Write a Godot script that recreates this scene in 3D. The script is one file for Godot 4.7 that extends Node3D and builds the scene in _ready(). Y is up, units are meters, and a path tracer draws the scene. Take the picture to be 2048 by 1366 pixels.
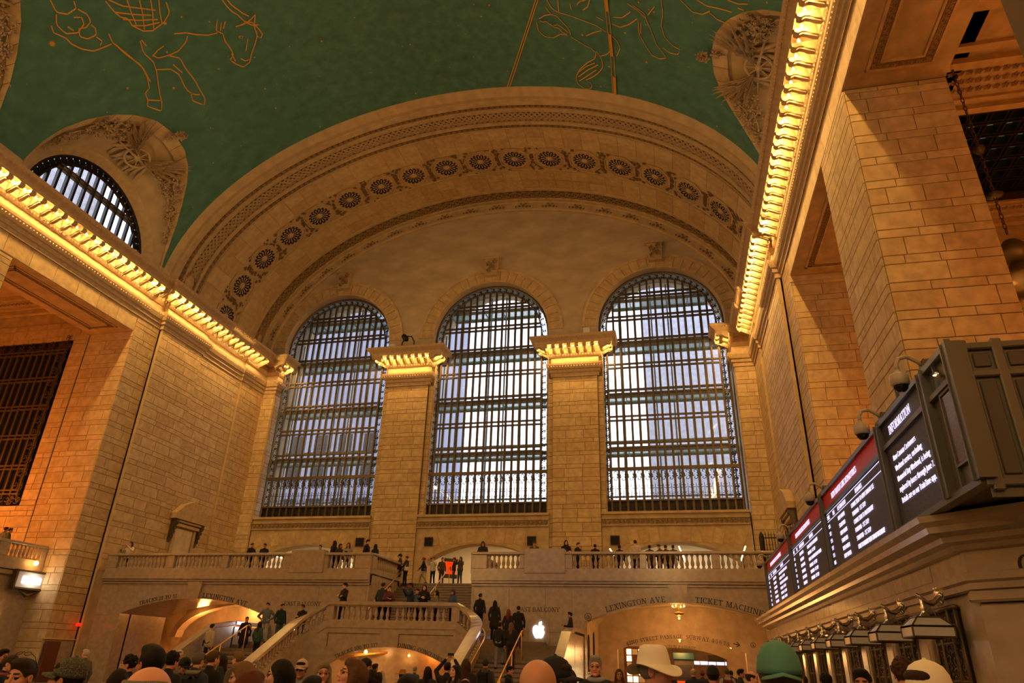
extends Node3D
# A great railway concourse seen from the floor: end wall with three tall arched windows, green vault, balcony, stairs, crowd.

const XL := -31.85      # face of the left wall
const XR := 6.71        # face of the right wall
const ZE := -46.0       # face of the end wall
const ZG := -46.6       # plane of the big window grilles
const YB := 19.55       # underside of the wall openings
const YC := 23.4        # springing of the vault
const CX := -12.6       # middle of the hall
const ZB := -34.6       # front of the end balcony
const FB := 5.5         # balcony floor
const YL := 2.95        # stair landing
const ZL := -31.4       # front of the landing

var M := {}
var stones := {}
var tally := {}
var pending := {}
var rng := RandomNumberGenerator.new()

# ---------------------------------------------------------------- mesh builder
class MB:
	var st := SurfaceTool.new()
	func _init(smooth := false) -> void:
		st.begin(Mesh.PRIMITIVE_TRIANGLES)
		st.set_smooth_group(0 if smooth else -1)
	func tri(a: Vector3, b: Vector3, c: Vector3) -> void:
		st.add_vertex(a); st.add_vertex(b); st.add_vertex(c)
	func quad(a: Vector3, b: Vector3, c: Vector3, d: Vector3) -> void:
		tri(a, b, c); tri(a, c, d)
	func box(c: Vector3, s: Vector3, b := Basis()) -> void:
		var h := s * 0.5
		var v := []
		for i in 8:
			v.append(c + b * Vector3(h.x if i & 1 else -h.x, h.y if i & 2 else -h.y, h.z if i & 4 else -h.z))
		for f in [[4, 6, 7, 5], [1, 3, 2, 0], [5, 7, 3, 1], [0, 2, 6, 4], [6, 2, 3, 7], [0, 4, 5, 1]]:
			quad(v[f[0]], v[f[1]], v[f[2]], v[f[3]])
	func span(x0: float, x1: float, y0: float, y1: float, z0: float, z1: float) -> void:
		box(Vector3(x0 + x1, y0 + y1, z0 + z1) * 0.5, Vector3(absf(x1 - x0), absf(y1 - y0), absf(z1 - z0)))
	func cbox(c: Vector3, s: Vector3, e: float, b := Basis()) -> void: # box with chamfered edges
		var h := s * 0.5
		var P := func(x, y, z): return c + b * Vector3(x, y, z)
		for a in 3:
			var u := (a + 1) % 3
			var w := (a + 2) % 3
			for sg in [1.0, -1.0]:
				var q := []
				for k in [[-1, -1], [-1, 1], [1, 1], [1, -1]]:
					var v := Vector3()
					v[a] = sg * h[a]; v[u] = k[0] * (h[u] - e); v[w] = k[1] * (h[w] - e)
					q.append(c + b * v)
				if sg > 0: quad(q[0], q[1], q[2], q[3])
				else: quad(q[3], q[2], q[1], q[0])
			for k in [[1, 1], [1, -1], [-1, -1], [-1, 1]]:
				var q := []
				for t in [[-1, 0], [1, 0], [1, 1], [-1, 1]]:
					var v := Vector3()
					v[a] = t[0] * (h[a] - e)
					v[u] = k[0] * (h[u] - (e if t[1] else 0.0)); v[w] = k[1] * (h[w] - (0.0 if t[1] else e))
					q.append(c + b * v)
				if k[0] * k[1] > 0: quad(q[0], q[1], q[2], q[3])
				else: quad(q[3], q[2], q[1], q[0])
	func tube(pts: Array, radii: Array, n := 8, caps := true) -> void:
		var rings := []
		var side := Vector3.ZERO
		for i in pts.size():
			var d: Vector3 = (pts[mini(i + 1, pts.size() - 1)] - pts[maxi(i - 1, 0)]).normalized()
			if side == Vector3.ZERO:
				side = d.cross(Vector3.UP if absf(d.y) < 0.9 else Vector3.RIGHT).normalized()
			else:
				side = (side - d * side.dot(d)).normalized()
			var up := side.cross(d)
			var r: float = radii[mini(i, radii.size() - 1)]
			var ring := []
			for k in n:
				var a := TAU * k / n
				ring.append(pts[i] + (side * cos(a) + up * sin(a)) * r)
			rings.append(ring)
		for i in rings.size() - 1:
			for k in n:
				quad(rings[i][k], rings[i + 1][k], rings[i + 1][(k + 1) % n], rings[i][(k + 1) % n])
		if caps:
			for k in range(1, n - 1):
				tri(rings[0][0], rings[0][k], rings[0][k + 1])
				tri(rings[-1][0], rings[-1][k + 1], rings[-1][k])
	func lathe(prof: Array, n := 16, xf := Transform3D()) -> void: # prof: Vector2(radius, height)
		for i in prof.size() - 1:
			for k in n:
				var a := TAU * k / n
				var b := TAU * (k + 1) / n
				var p: Vector2 = prof[i]
				var q: Vector2 = prof[i + 1]
				var v0 := xf * Vector3(p.x * cos(a), p.y, p.x * sin(a))
				var v1 := xf * Vector3(q.x * cos(a), q.y, q.x * sin(a))
				var v2 := xf * Vector3(q.x * cos(b), q.y, q.x * sin(b))
				var v3 := xf * Vector3(p.x * cos(b), p.y, p.x * sin(b))
				if q.x < 1e-5: tri(v0, v1, v3)
				elif p.x < 1e-5: tri(v0, v1, v2)
				else: quad(v0, v1, v2, v3)
	func ext(poly: PackedVector2Array, z0: float, z1: float, xf := Transform3D(), back := true) -> void:
		var t := Geometry2D.triangulate_polygon(poly)
		for i in range(0, t.size(), 3):
			var a := poly[t[i]]
			var b := poly[t[i + 1]]
			var c := poly[t[i + 2]]
			if (b - a).cross(c - a) > 0: var s := b; b = c; c = s
			tri(xf * Vector3(a.x, a.y, z1), xf * Vector3(b.x, b.y, z1), xf * Vector3(c.x, c.y, z1))
			if back: tri(xf * Vector3(a.x, a.y, z0), xf * Vector3(c.x, c.y, z0), xf * Vector3(b.x, b.y, z0))
		var cw := Geometry2D.is_polygon_clockwise(poly)
		for i in poly.size():
			var a := poly[i]
			var b := poly[(i + 1) % poly.size()]
			if cw: var s := a; a = b; b = s
			quad(xf * Vector3(a.x, a.y, z0), xf * Vector3(a.x, a.y, z1), xf * Vector3(b.x, b.y, z1), xf * Vector3(b.x, b.y, z0))
	func sweep(prof: Array, path: Array) -> void: # prof: Vector2(out, y); path: [Vector3 foot, Vector3 outward]
		for i in path.size() - 1:
			for k in prof.size() - 1:
				var p: Vector2 = prof[k]
				var q: Vector2 = prof[k + 1]
				var A = path[i]
				var B = path[i + 1]
				quad(A[0] + A[1] * p.x + Vector3(0, p.y, 0), A[0] + A[1] * q.x + Vector3(0, q.y, 0), B[0] + B[1] * q.x + Vector3(0, q.y, 0), B[0] + B[1] * p.x + Vector3(0, p.y, 0))
	func mesh(m: Mesh, xf: Transform3D) -> void:
		st.append_from(m, 0, xf)
	func done() -> ArrayMesh:
		st.generate_normals()
		return st.commit()
	func raw() -> ArrayMesh:
		return st.commit()

# ---------------------------------------------------------------- nodes
func add(called: String, m: Mesh, material, parent: Node = self, xf := Transform3D()) -> MeshInstance3D:
	var o := MeshInstance3D.new()
	o.name = called
	o.mesh = m
	if material is Material: o.material_override = material
	elif material is Array:
		for i in material.size(): o.set_surface_override_material(i, material[i])
	o.transform = xf
	parent.add_child(o, true)
	return o

func put(called: String, b: MB, material: Material, parent: Node = self, xf := Transform3D()) -> MeshInstance3D:
	return add(called, b.done(), material, parent, xf)

func base(called: String, at := Vector3.ZERO, turn := 0.0) -> Node3D:
	var o := Node3D.new()
	o.name = called
	add_child(o, true)
	o.position = at
	o.rotation.y = turn
	return o

func tag(o: Node, label: String, category: String, group := "") -> Node:
	o.set_meta("label", label)
	o.set_meta("category", category)
	if group: o.set_meta("group", group)
	return o

func stru(o: Node, label := "") -> Node:
	o.set_meta("kind", "structure")
	if label: o.set_meta("label", label)
	return o

func stuff(o: Node) -> Node:
	o.set_meta("kind", "stuff")
	return o

# ---------------------------------------------------------------- materials
func noise_tex(seed_: int, freq: float, lo: float, hi: float, oct := 4, kind := FastNoiseLite.TYPE_SIMPLEX_SMOOTH, size := 512) -> NoiseTexture2D:
	var n := FastNoiseLite.new()
	n.seed = seed_
	n.noise_type = kind
	n.frequency = freq
	n.fractal_octaves = oct
	var t := NoiseTexture2D.new()
	t.width = size; t.height = size
	t.seamless = true
	t.noise = n
	var g := Gradient.new()
	g.set_color(0, Color(lo, lo, lo)); g.set_color(1, Color(hi, hi, hi))
	t.color_ramp = g
	return t

func mat(key: String, c: Color, rough := 0.8, o := {}) -> StandardMaterial3D:
	var m := StandardMaterial3D.new()
	m.resource_name = key
	m.albedo_color = c
	m.roughness = rough
	m.metallic = o.get("metal", 0.0)
	m.metallic_specular = o.get("spec", 0.5)
	if o.has("tex"):
		m.albedo_texture = o.tex
		m.uv1_triplanar = true
		m.uv1_world_triplanar = true
		var s: float = o.get("scale", 0.3)
		m.uv1_scale = Vector3(s, o.get("sy", s), s)
	if o.has("bump"):
		m.heightmap_enabled = true
		m.heightmap_texture = o.bump
		m.heightmap_scale = o.get("bh", 1.0)
		m.uv1_triplanar = true
		m.uv1_world_triplanar = not o.has("own")
		var s: float = o.get("scale", 0.3)
		m.uv1_scale = Vector3(s, o.get("sy", s), s)
	if o.has("emit"):
		m.emission_enabled = true
		m.emission = o.emit
		m.emission_energy_multiplier = o.get("e", 1.0)
	if o.has("coat"):
		m.clearcoat_enabled = true
		m.clearcoat = o.coat
		m.clearcoat_roughness = 0.08
	if o.has("alpha"):
		m.transparency = BaseMaterial3D.TRANSPARENCY_ALPHA
		m.albedo_color.a = o.alpha
	if o.has("back"):
		m.backlight_enabled = true
		m.backlight = o.back
	if o.has("rim"):
		m.rim_enabled = true
		m.rim = o.rim
	M[key] = m
	return m

func materials() -> void:
	var grain := noise_tex(3, 0.012, 0.82, 1.0, 5)
	var vein := noise_tex(8, 0.012, 0.86, 1.0, 5)
	var fine := noise_tex(5, 0.08, 0.0, 1.0, 3)
	var wipe := noise_tex(12, 0.008, 0.86, 1.0, 4)
	# walls of imitation limestone: four tones of block, one of mortar behind
	var tone := [Color(0.79, 0.685, 0.51), Color(0.775, 0.665, 0.49), Color(0.80, 0.70, 0.525), Color(0.755, 0.645, 0.47)]
	for i in 4:
		mat("stone%d" % i, tone[i], 0.75, {"tex": grain, "scale": 0.22 + 0.05 * i, "spec": 0.35})
	mat("wall", Color(0.76, 0.665, 0.51), 0.8, {"tex": grain, "scale": 0.16, "spec": 0.3})
	mat("mortar", Color(0.36, 0.29, 0.2), 0.9)
	mat("carved", Color(0.74, 0.64, 0.5), 0.8, {"tex": vein, "scale": 0.5, "spec": 0.3})
	mat("carved_leaf", Color(0.62, 0.52, 0.38), 0.85, {"tex": vein, "scale": 0.5, "spec": 0.25})  # leaf stone made darker: shadow in the carving plus grime, as colour
	mat("grimy_shaded", Color(0.50, 0.405, 0.29), 0.9, {"tex": vein, "scale": 0.5, "spec": 0.2})  # darkest stone: grime and painted crevice shadow together
	mat("streaked", Color(0.74, 0.67, 0.56), 0.8, {"tex": wipe, "scale": 0.07, "sy": 0.17, "spec": 0.3})
	mat("marble", Color(0.66, 0.595, 0.52), 0.2, {"tex": vein, "scale": 0.45, "spec": 0.5})
	mat("marble_floor", Color(0.55, 0.50, 0.44), 0.3, {"tex": vein, "scale": 0.5})
	mat("tread", Color(0.50, 0.43, 0.36), 0.4, {"tex": vein, "scale": 0.8})
	mat("vault", Color(0.33, 0.52, 0.47), 0.75, {"tex": noise_tex(21, 0.02, 0.78, 1.0, 5), "scale": 0.1, "spec": 0.3})
	mat("gilt", Color(0.78, 0.56, 0.2), 0.5, {"spec": 0.5})
	mat("bronze", Color(0.36, 0.30, 0.19), 0.45, {"metal": 0.55})
	mat("iron", Color(0.13, 0.11, 0.085), 0.5, {"metal": 0.5})
	mat("brass", Color(0.95, 0.74, 0.38), 0.3, {"metal": 0.75})
	mat("silver", Color(0.82, 0.78, 0.72), 0.25, {"metal": 1.0})
	mat("painted_dark", Color(0.07, 0.055, 0.04), 0.9)  # near-black; stands for the shade inside openings, and colours the board dots
	mat("glass", Color(0.9, 0.95, 0.95), 0.03, {"alpha": 0.06})
	mat("outer_glass", Color(0.9, 0.94, 1.0), 0.03, {"alpha": 0.06})
	mat("black_glass", Color(0.05, 0.06, 0.055), 0.1)
	mat("walkway", Color(0.66, 0.86, 0.76), 0.2, {"alpha": 0.5})
	mat("laylight", Color(0.62, 0.68, 0.56), 0.4, {"back": Color(0.8, 0.85, 0.7)})
	mat("steel_grey", Color(0.55, 0.56, 0.55), 0.5, {"metal": 0.1})
	mat("bulb", Color(1, 0.9, 0.7), 0.5, {"emit": Color(1.0, 0.75, 0.36), "e": 9.0})
	mat("lamp_glow", Color(1, 0.95, 0.85), 0.5, {"emit": Color(1.0, 0.86, 0.6), "e": 5.0})
	mat("white_glow", Color(1, 1, 1), 0.5, {"emit": Color(1.0, 0.98, 1.0), "e": 6.0})
	mat("tube_glow", Color(1, 1, 1), 0.5, {"emit": Color(1.0, 0.86, 0.55), "e": 6.0})
	mat("led", Color(0.9, 0.88, 1.0), 0.5, {"emit": Color(0.86, 0.84, 1.0), "e": 1.15})
	mat("led_red", Color(0.35, 0.06, 0.05), 0.5, {"emit": Color(0.75, 0.07, 0.06), "e": 0.28})
	mat("led_panel", Color(0.15, 0.135, 0.12), 0.55, {"emit": Color(0.4, 0.38, 0.42), "e": 0.03})
	mat("frame_metal", Color(0.36, 0.35, 0.31), 0.4, {"metal": 0.35})
	mat("frame_dark", Color(0.27, 0.25, 0.215), 0.5, {"metal": 0.2})
	mat("letter", Color(0.10, 0.08, 0.06), 0.7)
	mat("shade_glass", Color(0.8, 0.78, 0.74), 0.35, {"back": Color(0.5, 0.5, 0.5)})
	mat("plaster", Color(0.84, 0.77, 0.66), 0.85, {"tex": grain, "scale": 0.2})
	mat("white_wall", Color(0.86, 0.83, 0.78), 0.85)
	mat("wood_door", Color(0.36, 0.15, 0.06), 0.5, {"tex": grain, "scale": 0.9, "sy": 0.2})
	mat("red_glow", Color(1, 0.1, 0.05), 0.5, {"emit": Color(1.0, 0.07, 0.03), "e": 3.0})
	mat("orange_sign", Color(0.95, 0.25, 0.05), 0.5, {"emit": Color(1.0, 0.2, 0.02), "e": 0.8})
	mat("teal_sign", Color(0.06, 0.22, 0.2), 0.5, {"emit": Color(0.08, 0.35, 0.32), "e": 0.15})
	mat("facade", Color(0.82, 0.82, 0.88), 0.8, {"tex": grain, "scale": 0.2})
	mat("facade_dark", Color(0.56, 0.56, 0.63), 0.8)
	mat("paint_box", Color(0.8, 0.8, 0.78), 0.5)
	mat("vent", Color(0.2, 0.17, 0.13), 0.6)
	mat("cam_white", Color(0.6, 0.56, 0.5), 0.35)
	mat("cam_glass", Color(0.03, 0.03, 0.03), 0.05)
	mat("screen_blue", Color(0.1, 0.1, 0.3), 0.4, {"emit": Color(0.35, 0.35, 0.9), "e": 0.5})
	mat("lace", Color(0.10, 0.085, 0.06), 0.5, {"metal": 0.4})

# ---------------------------------------------------------------- masonry
func stone_mesh(w: float, h: float, d := 0.05, e := 0.014) -> ArrayMesh:
	var key := "%d_%d_%d" % [roundi(w * 100), roundi(h * 100), roundi(d * 100)]
	if stones.has(key): return stones[key]
	var b := MB.new()
	var x := w * 0.5 - 0.009
	var y := h * 0.5 - 0.009
	var o := [Vector2(-x, -y), Vector2(-x, y), Vector2(x, y), Vector2(x, -y)]
	for i in 4:
		var p: Vector2 = o[i]
		var q: Vector2 = o[(i + 1) % 4]
		var pi := p - Vector2(signf(p.x), signf(p.y)) * e
		var qi := q - Vector2(signf(q.x), signf(q.y)) * e
		b.quad(Vector3(p.x, p.y, 0), Vector3(q.x, q.y, 0), Vector3(q.x, q.y, d - e), Vector3(p.x, p.y, d - e))
		b.quad(Vector3(p.x, p.y, d - e), Vector3(q.x, q.y, d - e), Vector3(qi.x, qi.y, d), Vector3(pi.x, pi.y, d))
	b.quad(Vector3(-x + e, -y + e, d), Vector3(-x + e, y - e, d), Vector3(x - e, y - e, d), Vector3(x - e, -y + e, d))
	stones[key] = b.done()
	return stones[key]

# courses of block on the plane through O with axes U and up, facing N; skip(u, v, w, h) leaves a block out
func ashlar(parent: Node, O: Vector3, U: Vector3, N: Vector3, w: float, h: float, sd: int, skip = null, d := 0.05, called := "stone") -> void:
	var r := RandomNumberGenerator.new()
	r.seed = sd
	var bs := Basis(U, Vector3.UP, N)
	var v := 0.0
	var k := int(floor(O.y / 0.46))
	while v < h - 0.05:
		var ch := 0.62 if k % 2 == 0 else 0.30
		if v + ch > h - 0.12: ch = h - v
		var u := 0.0
		var first := true
		while u < w - 0.02:
			var bw: float = [1.05, 1.35, 1.65, 1.25][r.randi() % 4] if k % 2 == 0 else [0.95, 1.45, 1.15][r.randi() % 3]
			if first: bw *= [0.5, 0.75, 1.0][r.randi() % 3]
			first = false
			if u + bw > w - 0.4: bw = w - u
			if skip == null or not skip.call(u, v, bw, ch):
				var at := O + U * (u + bw * 0.5) + Vector3(0, v + ch * 0.5, 0)
				var m: Material = M["stone%d" % (r.randi() % 4)]
				var n: int = tally.get(parent, 0)
				if n < 290:
					tally[parent] = n + 1
					add(called, stone_mesh(bw, ch, d), m, parent, Transform3D(bs, at))
				else:
					if not pending.has(parent): pending[parent] = MB.new()
					pending[parent].mesh(stone_mesh(bw, ch, d), Transform3D(bs, at))
			u += bw
		v += ch
		k += 1

func finish_masonry() -> void:
	for p in pending:
		stuff(add("far_stones", pending[p].raw(), M.stone1, p))

func text(s: String, size: float, depth := 0.02, font := "Droid Serif") -> TextMesh:
	var f := SystemFont.new()
	f.font_names = PackedStringArray([font])
	var t := TextMesh.new()
	t.font = f
	t.text = s
	t.font_size = 48
	t.pixel_size = size / 34.0
	t.depth = depth
	t.curve_step = 2.0
	return t

# ---------------------------------------------------------------- entablature with its bulbs
const ENT := [Vector2(-0.1, 20.6), Vector2(0.10, 20.6), Vector2(0.10, 20.86), Vector2(0.20, 20.90), Vector2(0.20, 21.10), Vector2(0.30, 21.15), Vector2(0.40, 21.42), Vector2(0.42, 21.56), Vector2(0.08, 21.62), Vector2(0.08, 22.12), Vector2(0.15, 22.14), Vector2(0.33, 22.36), Vector2(0.33, 22.80), Vector2(1.15, 22.80), Vector2(1.15, 23.0), Vector2(1.20, 23.04), Vector2(1.28, 23.1), Vector2(1.45, 23.22), Vector2(1.52, 23.32), Vector2(1.52, 23.38), Vector2(-0.7, 23.44)]
var modillion: ArrayMesh
var bulb_mesh: ArrayMesh
var bead: ArrayMesh
var leaf_bead: ArrayMesh

func small_meshes() -> void:
	var b := MB.new()
	b.ext(PackedVector2Array([Vector2(0.3, 22.81), Vector2(1.08, 22.81), Vector2(1.12, 22.72), Vector2(1.10, 22.62), Vector2(1.0, 22.56), Vector2(0.86, 22.62), Vector2(0.7, 22.58), Vector2(0.56, 22.46), Vector2(0.44, 22.40), Vector2(0.3, 22.36)]), -0.14, 0.14, Transform3D(Basis(), Vector3(0, 0, 0)))
	b.ext(PackedVector2Array([Vector2(0.34, 22.3), Vector2(0.62, 22.44), Vector2(0.84, 22.56), Vector2(0.98, 22.5), Vector2(0.9, 22.62), Vector2(0.5, 22.62)]), -0.07, 0.07)
	modillion = b.done()
	b = MB.new(true)
	b.lathe([Vector2(0, -0.075), Vector2(0.045, -0.06), Vector2(0.062, -0.02), Vector2(0.055, 0.03), Vector2(0.028, 0.07), Vector2(0.026, 0.1), Vector2(0, 0.1)], 10)
	bulb_mesh = b.done()
	b = MB.new()
	for k in 6: # an egg
		var a := TAU * k / 6
		var c := TAU * (k + 1) / 6
		b.tri(Vector3(0, 0, 0.06), Vector3(cos(a) * 0.06, sin(a) * 0.09, 0), Vector3(cos(c) * 0.06, sin(c) * 0.09, 0))
	bead = b.done()
	b = MB.new()
	for k in 5: # a small leaf cluster
		var a := TAU * k / 5 + 0.3
		var d := Vector3(cos(a), sin(a), 0)
		var e := Vector3(-sin(a), cos(a), 0)
		b.quad(d * 0.05, d * 0.3 + e * 0.14 + Vector3(0, 0, 0.08), d * 0.56 + Vector3(0, 0, 0.02), d * 0.3 - e * 0.14 + Vector3(0, 0, 0.08))
		b.tri(d * 0.05, d * 0.3 + e * 0.14 + Vector3(0, 0, 0.08), d * 0.3 + e * 0.2 - Vector3(0, 0, 0.05))
		b.tri(d * 0.05, d * 0.3 - e * 0.14 + Vector3(0, 0, 0.08), d * 0.3 - e * 0.2 - Vector3(0, 0, 0.05))
	b.lathe([Vector2(0.0, 0.1), Vector2(0.09, 0.07), Vector2(0.11, 0.0)], 6, Transform3D(Basis(Vector3.RIGHT, PI / 2), Vector3.ZERO))
	leaf_bead = b.done()

# a cornice run: stations of the path, and the legs that carry brackets and bulbs [from, to, outward]
func entablature(parent: Node, path: Array, legs: Array) -> void:
	var b := MB.new()
	b.sweep(ENT, path)
	put("cornice", b, M.carved, parent)
	var orn := MB.new()
	for L in legs:
		var A: Vector3 = L[0]
		var B: Vector3 = L[1]
		var n: Vector3 = L[2]
		var along := (B - A).normalized()
		var len := A.distance_to(B)
		var step: float = L[3] if L.size() > 3 else 0.68
		var cnt := maxi(1, roundi(len / step))
		var bs := Basis(n, Vector3.UP, n.cross(Vector3.UP))
		for i in cnt + 1:
			add("modillion", modillion, M.carved, parent, Transform3D(bs, A + along * len * i / cnt))
			if i < cnt:
				var q := A + along * len * (i + 0.5) / cnt + n * 0.9 + Vector3(0, 22.66, 0)
				add("bulb", bulb_mesh, M.bulb, parent, Transform3D(Basis(), q))
				lamp(q + Vector3(0, -0.01, 0), BULB, Color(1.0, 0.77, 0.43))
		var eb := Basis(along, Vector3.UP, n)
		if n.cross(Vector3.UP).dot(along) > 0: eb = Basis(-along, Vector3.UP, n)
		var m := int(len / 0.21)
		for i in m:
			var p := A + along * (i + 0.5) * len / m
			orn.mesh(bead, Transform3D(eb, p + n * 0.27 + Vector3(0, 22.25, 0)))
			orn.mesh(bead, Transform3D(eb.scaled_local(Vector3(0.9, 0.9, 0.8)), p + n * 0.37 + Vector3(0, 21.3, 0)))
			orn.mesh(bead, Transform3D(eb.scaled_local(Vector3(1.2, 1.0, 0.9)), p + n * 1.4 + Vector3(0, 23.2, 0)))
	stuff(add("egg_moulding", orn.raw(), M.carved, parent))

var BULB := 3.2
func lamp(p: Vector3, e: float, c: Color, size := 0.05) -> void:
	var l := OmniLight3D.new()
	l.name = "lamp_light"
	l.light_energy = e
	l.light_color = c
	l.light_size = size
	l.omni_range = 120.0
	l.omni_attenuation = 2.0
	l.shadow_enabled = true
	l.position = p
	add_child(l, true)

# ---------------------------------------------------------------- side walls
const PIERS := [[-23.2, -19.33], [-10.6, -6.73], [2.0, 5.87], [14.6, 18.47], [27.2, 38.0]]

func side_wall(sg: float, X: float, called: String, side: String) -> void:
	var n := Vector3(sg, 0, 0)
	var U := Vector3(0, 0, -sg)
	var back := X - sg * 3.15
	var wall: Node3D = stru(base(called), "%s wall of pale blocks with a lamp-lit cornice along its top" % side)
	var b := MB.new()
	b.span(back, X - sg * 0.02, 0, 20.6, -47.3, -31.95)        # the solid end by the windows
	b.span(X - sg * 0.02, X + sg * 0.13, 0, 20.6, -46.0, -33.9)
	b.span(X, X + sg * 0.28, 0, 20.6, -38.0, -33.9)
	b.span(X, X + sg * 0.28, 0, 20.6, -46.0, -43.0)
	b.span(back, X, YB, 23.44, -31.9, 38.0)                   # the long beam over the openings
	b.span(back, X, 20.6, 23.44, -47.3, -31.9)
	b.span(X - sg * 0.75, X - sg * 6.0, 23.4, 24.6, -47.3, 38.0)
	put("backing", b, M.wall, wall)
	# blocks on the solid end
	var z0 := func(a, c): return a if sg > 0 else c
	ashlar(wall, Vector3(X + sg * 0.28, 5.6, z0.call(-33.9, -38.0)), U, n, 4.1, 15.0, 11)
	ashlar(wall, Vector3(X + sg * 0.13, 5.6, z0.call(-38.0, -43.0)), U, n, 5.0, 15.0, 12)
	ashlar(wall, Vector3(X + sg * 0.28, 5.6, z0.call(-43.0, -46.0)), U, n, 3.0, 15.0, 13)
	var wp: Node3D = tag(base("corner_pier"), "%s stone pier between the wall and the far opening" % side, "pier")
	ashlar(wp, Vector3(X, 0.0, z0.call(-31.9, -33.9)), U, n, 2.0, 20.6, 14)
	ashlar(wp, Vector3(minf(X, back), 0.0, -31.95), Vector3.RIGHT, Vector3(0, 0, 1), 3.15, YB, 15)
	var cap := MB.new()
	cap.span(back + sg * 0.1, X + sg * 0.1, YB - 0.35, YB - 0.02, -31.93, -31.84)
	put("cap_band", cap, M.stone0, wp)
	# free-standing piers between the openings
	for k in PIERS.size():
		var za: float = PIERS[k][0]
		var zb: float = PIERS[k][1]
		var p: Node3D = tag(base("stone_pier"), "massive %s pier of pale blocks, %s along the wall" % [side, ["nearest the far end", "second from the far end", "third from the far end", "fourth from the far end", "closing the near end"][k]], "pier")
		var c := MB.new()
		c.span(back, X, 0, YB, za, zb)
		put("core", c, M.mortar if k < 2 else M.wall, p)
		if k < 1:
			ashlar(p, Vector3(X, 0, z0.call(zb, za)), U, n, zb - za, YB - 0.05, 20 + k)
			ashlar(p, Vector3(minf(X, back), 0, zb), Vector3.RIGHT, Vector3(0, 0, 1), 3.15, YB - 0.05, 30 + k)
	# blocks of the flat band under the cornice
	var band := MB.new()
	for i in 20:
		var w := 1.55
		var zz := -31.9 + w * (i + 0.5)
		add("voussoir", stone_mesh(w, 1.03, 0.03), M["stone%d" % (i * 7 % 4)], wall, Transform3D(Basis(U, Vector3.UP, n), Vector3(X, 20.08, zz)))
	# soffit panels under the beam
	for z in [[-31.9, -23.2], [-19.33, -10.6], [-6.73, 2.0]]:
		var s: Node3D = tag(base("soffit_panel"), "framed stone panel under the beam of the %s opening, %s" % [side, ["nearest the far end" , "beside the second pier", "over the near floor"][int(z[0] > -25) + int(z[0] > -10)]], "panel")
		var f := MB.new()
		var xa := back + sg * 0.55
		var xb := X - sg * 0.55
		var fr := func(m: MB, ins: float, wd: float, y: float):
			var x0 := minf(xa, xb) + ins
			var x1 := maxf(xa, xb) - ins
			var a: float = z[0] + 0.7 + ins
			var d: float = z[1] - 0.7 - ins
			m.span(x0, x0 + wd, y, YB, a, d)
			m.span(x1 - wd, x1, y, YB, a, d)
			m.span(x0, x1, y, YB, a, a + wd)
			m.span(x0, x1, y, YB, d - wd, d)
		fr.call(f, 0.0, 0.1, YB - 0.05)
		fr.call(f, 0.36, 0.07, YB - 0.06)
		put("frame", f, M.stone0, s)
		var o := MB.new()
		fr.call(o, 0.12, 0.2, YB - 0.03)
		for e in [[Vector3(xa + sg * 0.22, YB - 0.04, z[0] + 0.9), Vector3(xa + sg * 0.22, YB - 0.04, z[1] - 0.9)], [Vector3(xb - sg * 0.22, YB - 0.04, z[0] + 0.9), Vector3(xb - sg * 0.22, YB - 0.04, z[1] - 0.9)], [Vector3(xa + sg * 0.3, YB - 0.04, z[0] + 0.92), Vector3(xb - sg * 0.3, YB - 0.04, z[0] + 0.92)]]:
			var m := int(e[0].distance_to(e[1]) / 0.22)
			for i in m:
				o.mesh(leaf_bead, Transform3D(Basis(Vector3.RIGHT, PI / 2).scaled_local(Vector3.ONE * 0.24), e[0].lerp(e[1], (i + 0.5) / m)))
		stuff(put("leaf_moulding", o, M.carved_leaf, s))
	# the cornice
	var e: Node3D = tag(base("cornice_run"), "long %s cornice of brackets with a bare bulb glowing in every gap" % side, "cornice")
	var S := n + Vector3(0, 0, 1)
	var T := n - Vector3(0, 0, 1)
	var xe := -30.5 if sg > 0 else 5.05
	var P := [[Vector3(X, 0, 38), n], [Vector3(X, 0, -33.9), S], [Vector3(X + sg * 0.3, 0, -33.9), S], [Vector3(X + sg * 0.3, 0, -38), T], [Vector3(X + sg * 0.15, 0, -38), T], [Vector3(X + sg * 0.15, 0, -43), S], [Vector3(X + sg * 0.3, 0, -43), S], [Vector3(X + sg * 0.3, 0, -46), S], [Vector3(xe, 0, -46), S], [Vector3(xe, 0, -47.4), n]]
	entablature(e, P, [[Vector3(X, 0, -12.0), Vector3(X, 0, -32.4), n], [Vector3(X + sg * 0.3, 0, -32.7), Vector3(X + sg * 0.3, 0, -44.4), n], [Vector3(X + sg * 1.75, 0, -46), Vector3(xe + sg * 0.75, 0, -46), Vector3(0, 0, 1), 0.6], [Vector3(xe, 0, -44.9), Vector3(xe, 0, -46.4), n, 0.7]])
	for i in 16: # the same bulbs go on over the near part of the hall
		lamp(Vector3(X + sg * 0.9, 22.6, -11.0 + i * 2.6), BULB * 2.6, Color(1.0, 0.77, 0.43), 0.2)

# ---------------------------------------------------------------- end wall
const WX := [-25.7, -12.76, 0.19]
func arc(c: Vector2, r: float, a0: float, a1: float, n: int) -> PackedVector2Array:
	var p := PackedVector2Array()
	for i in n + 1:
		var a := lerpf(a0, a1, float(i) / n)
		p.append(c + Vector2(cos(a), sin(a)) * r)
	return p

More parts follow.
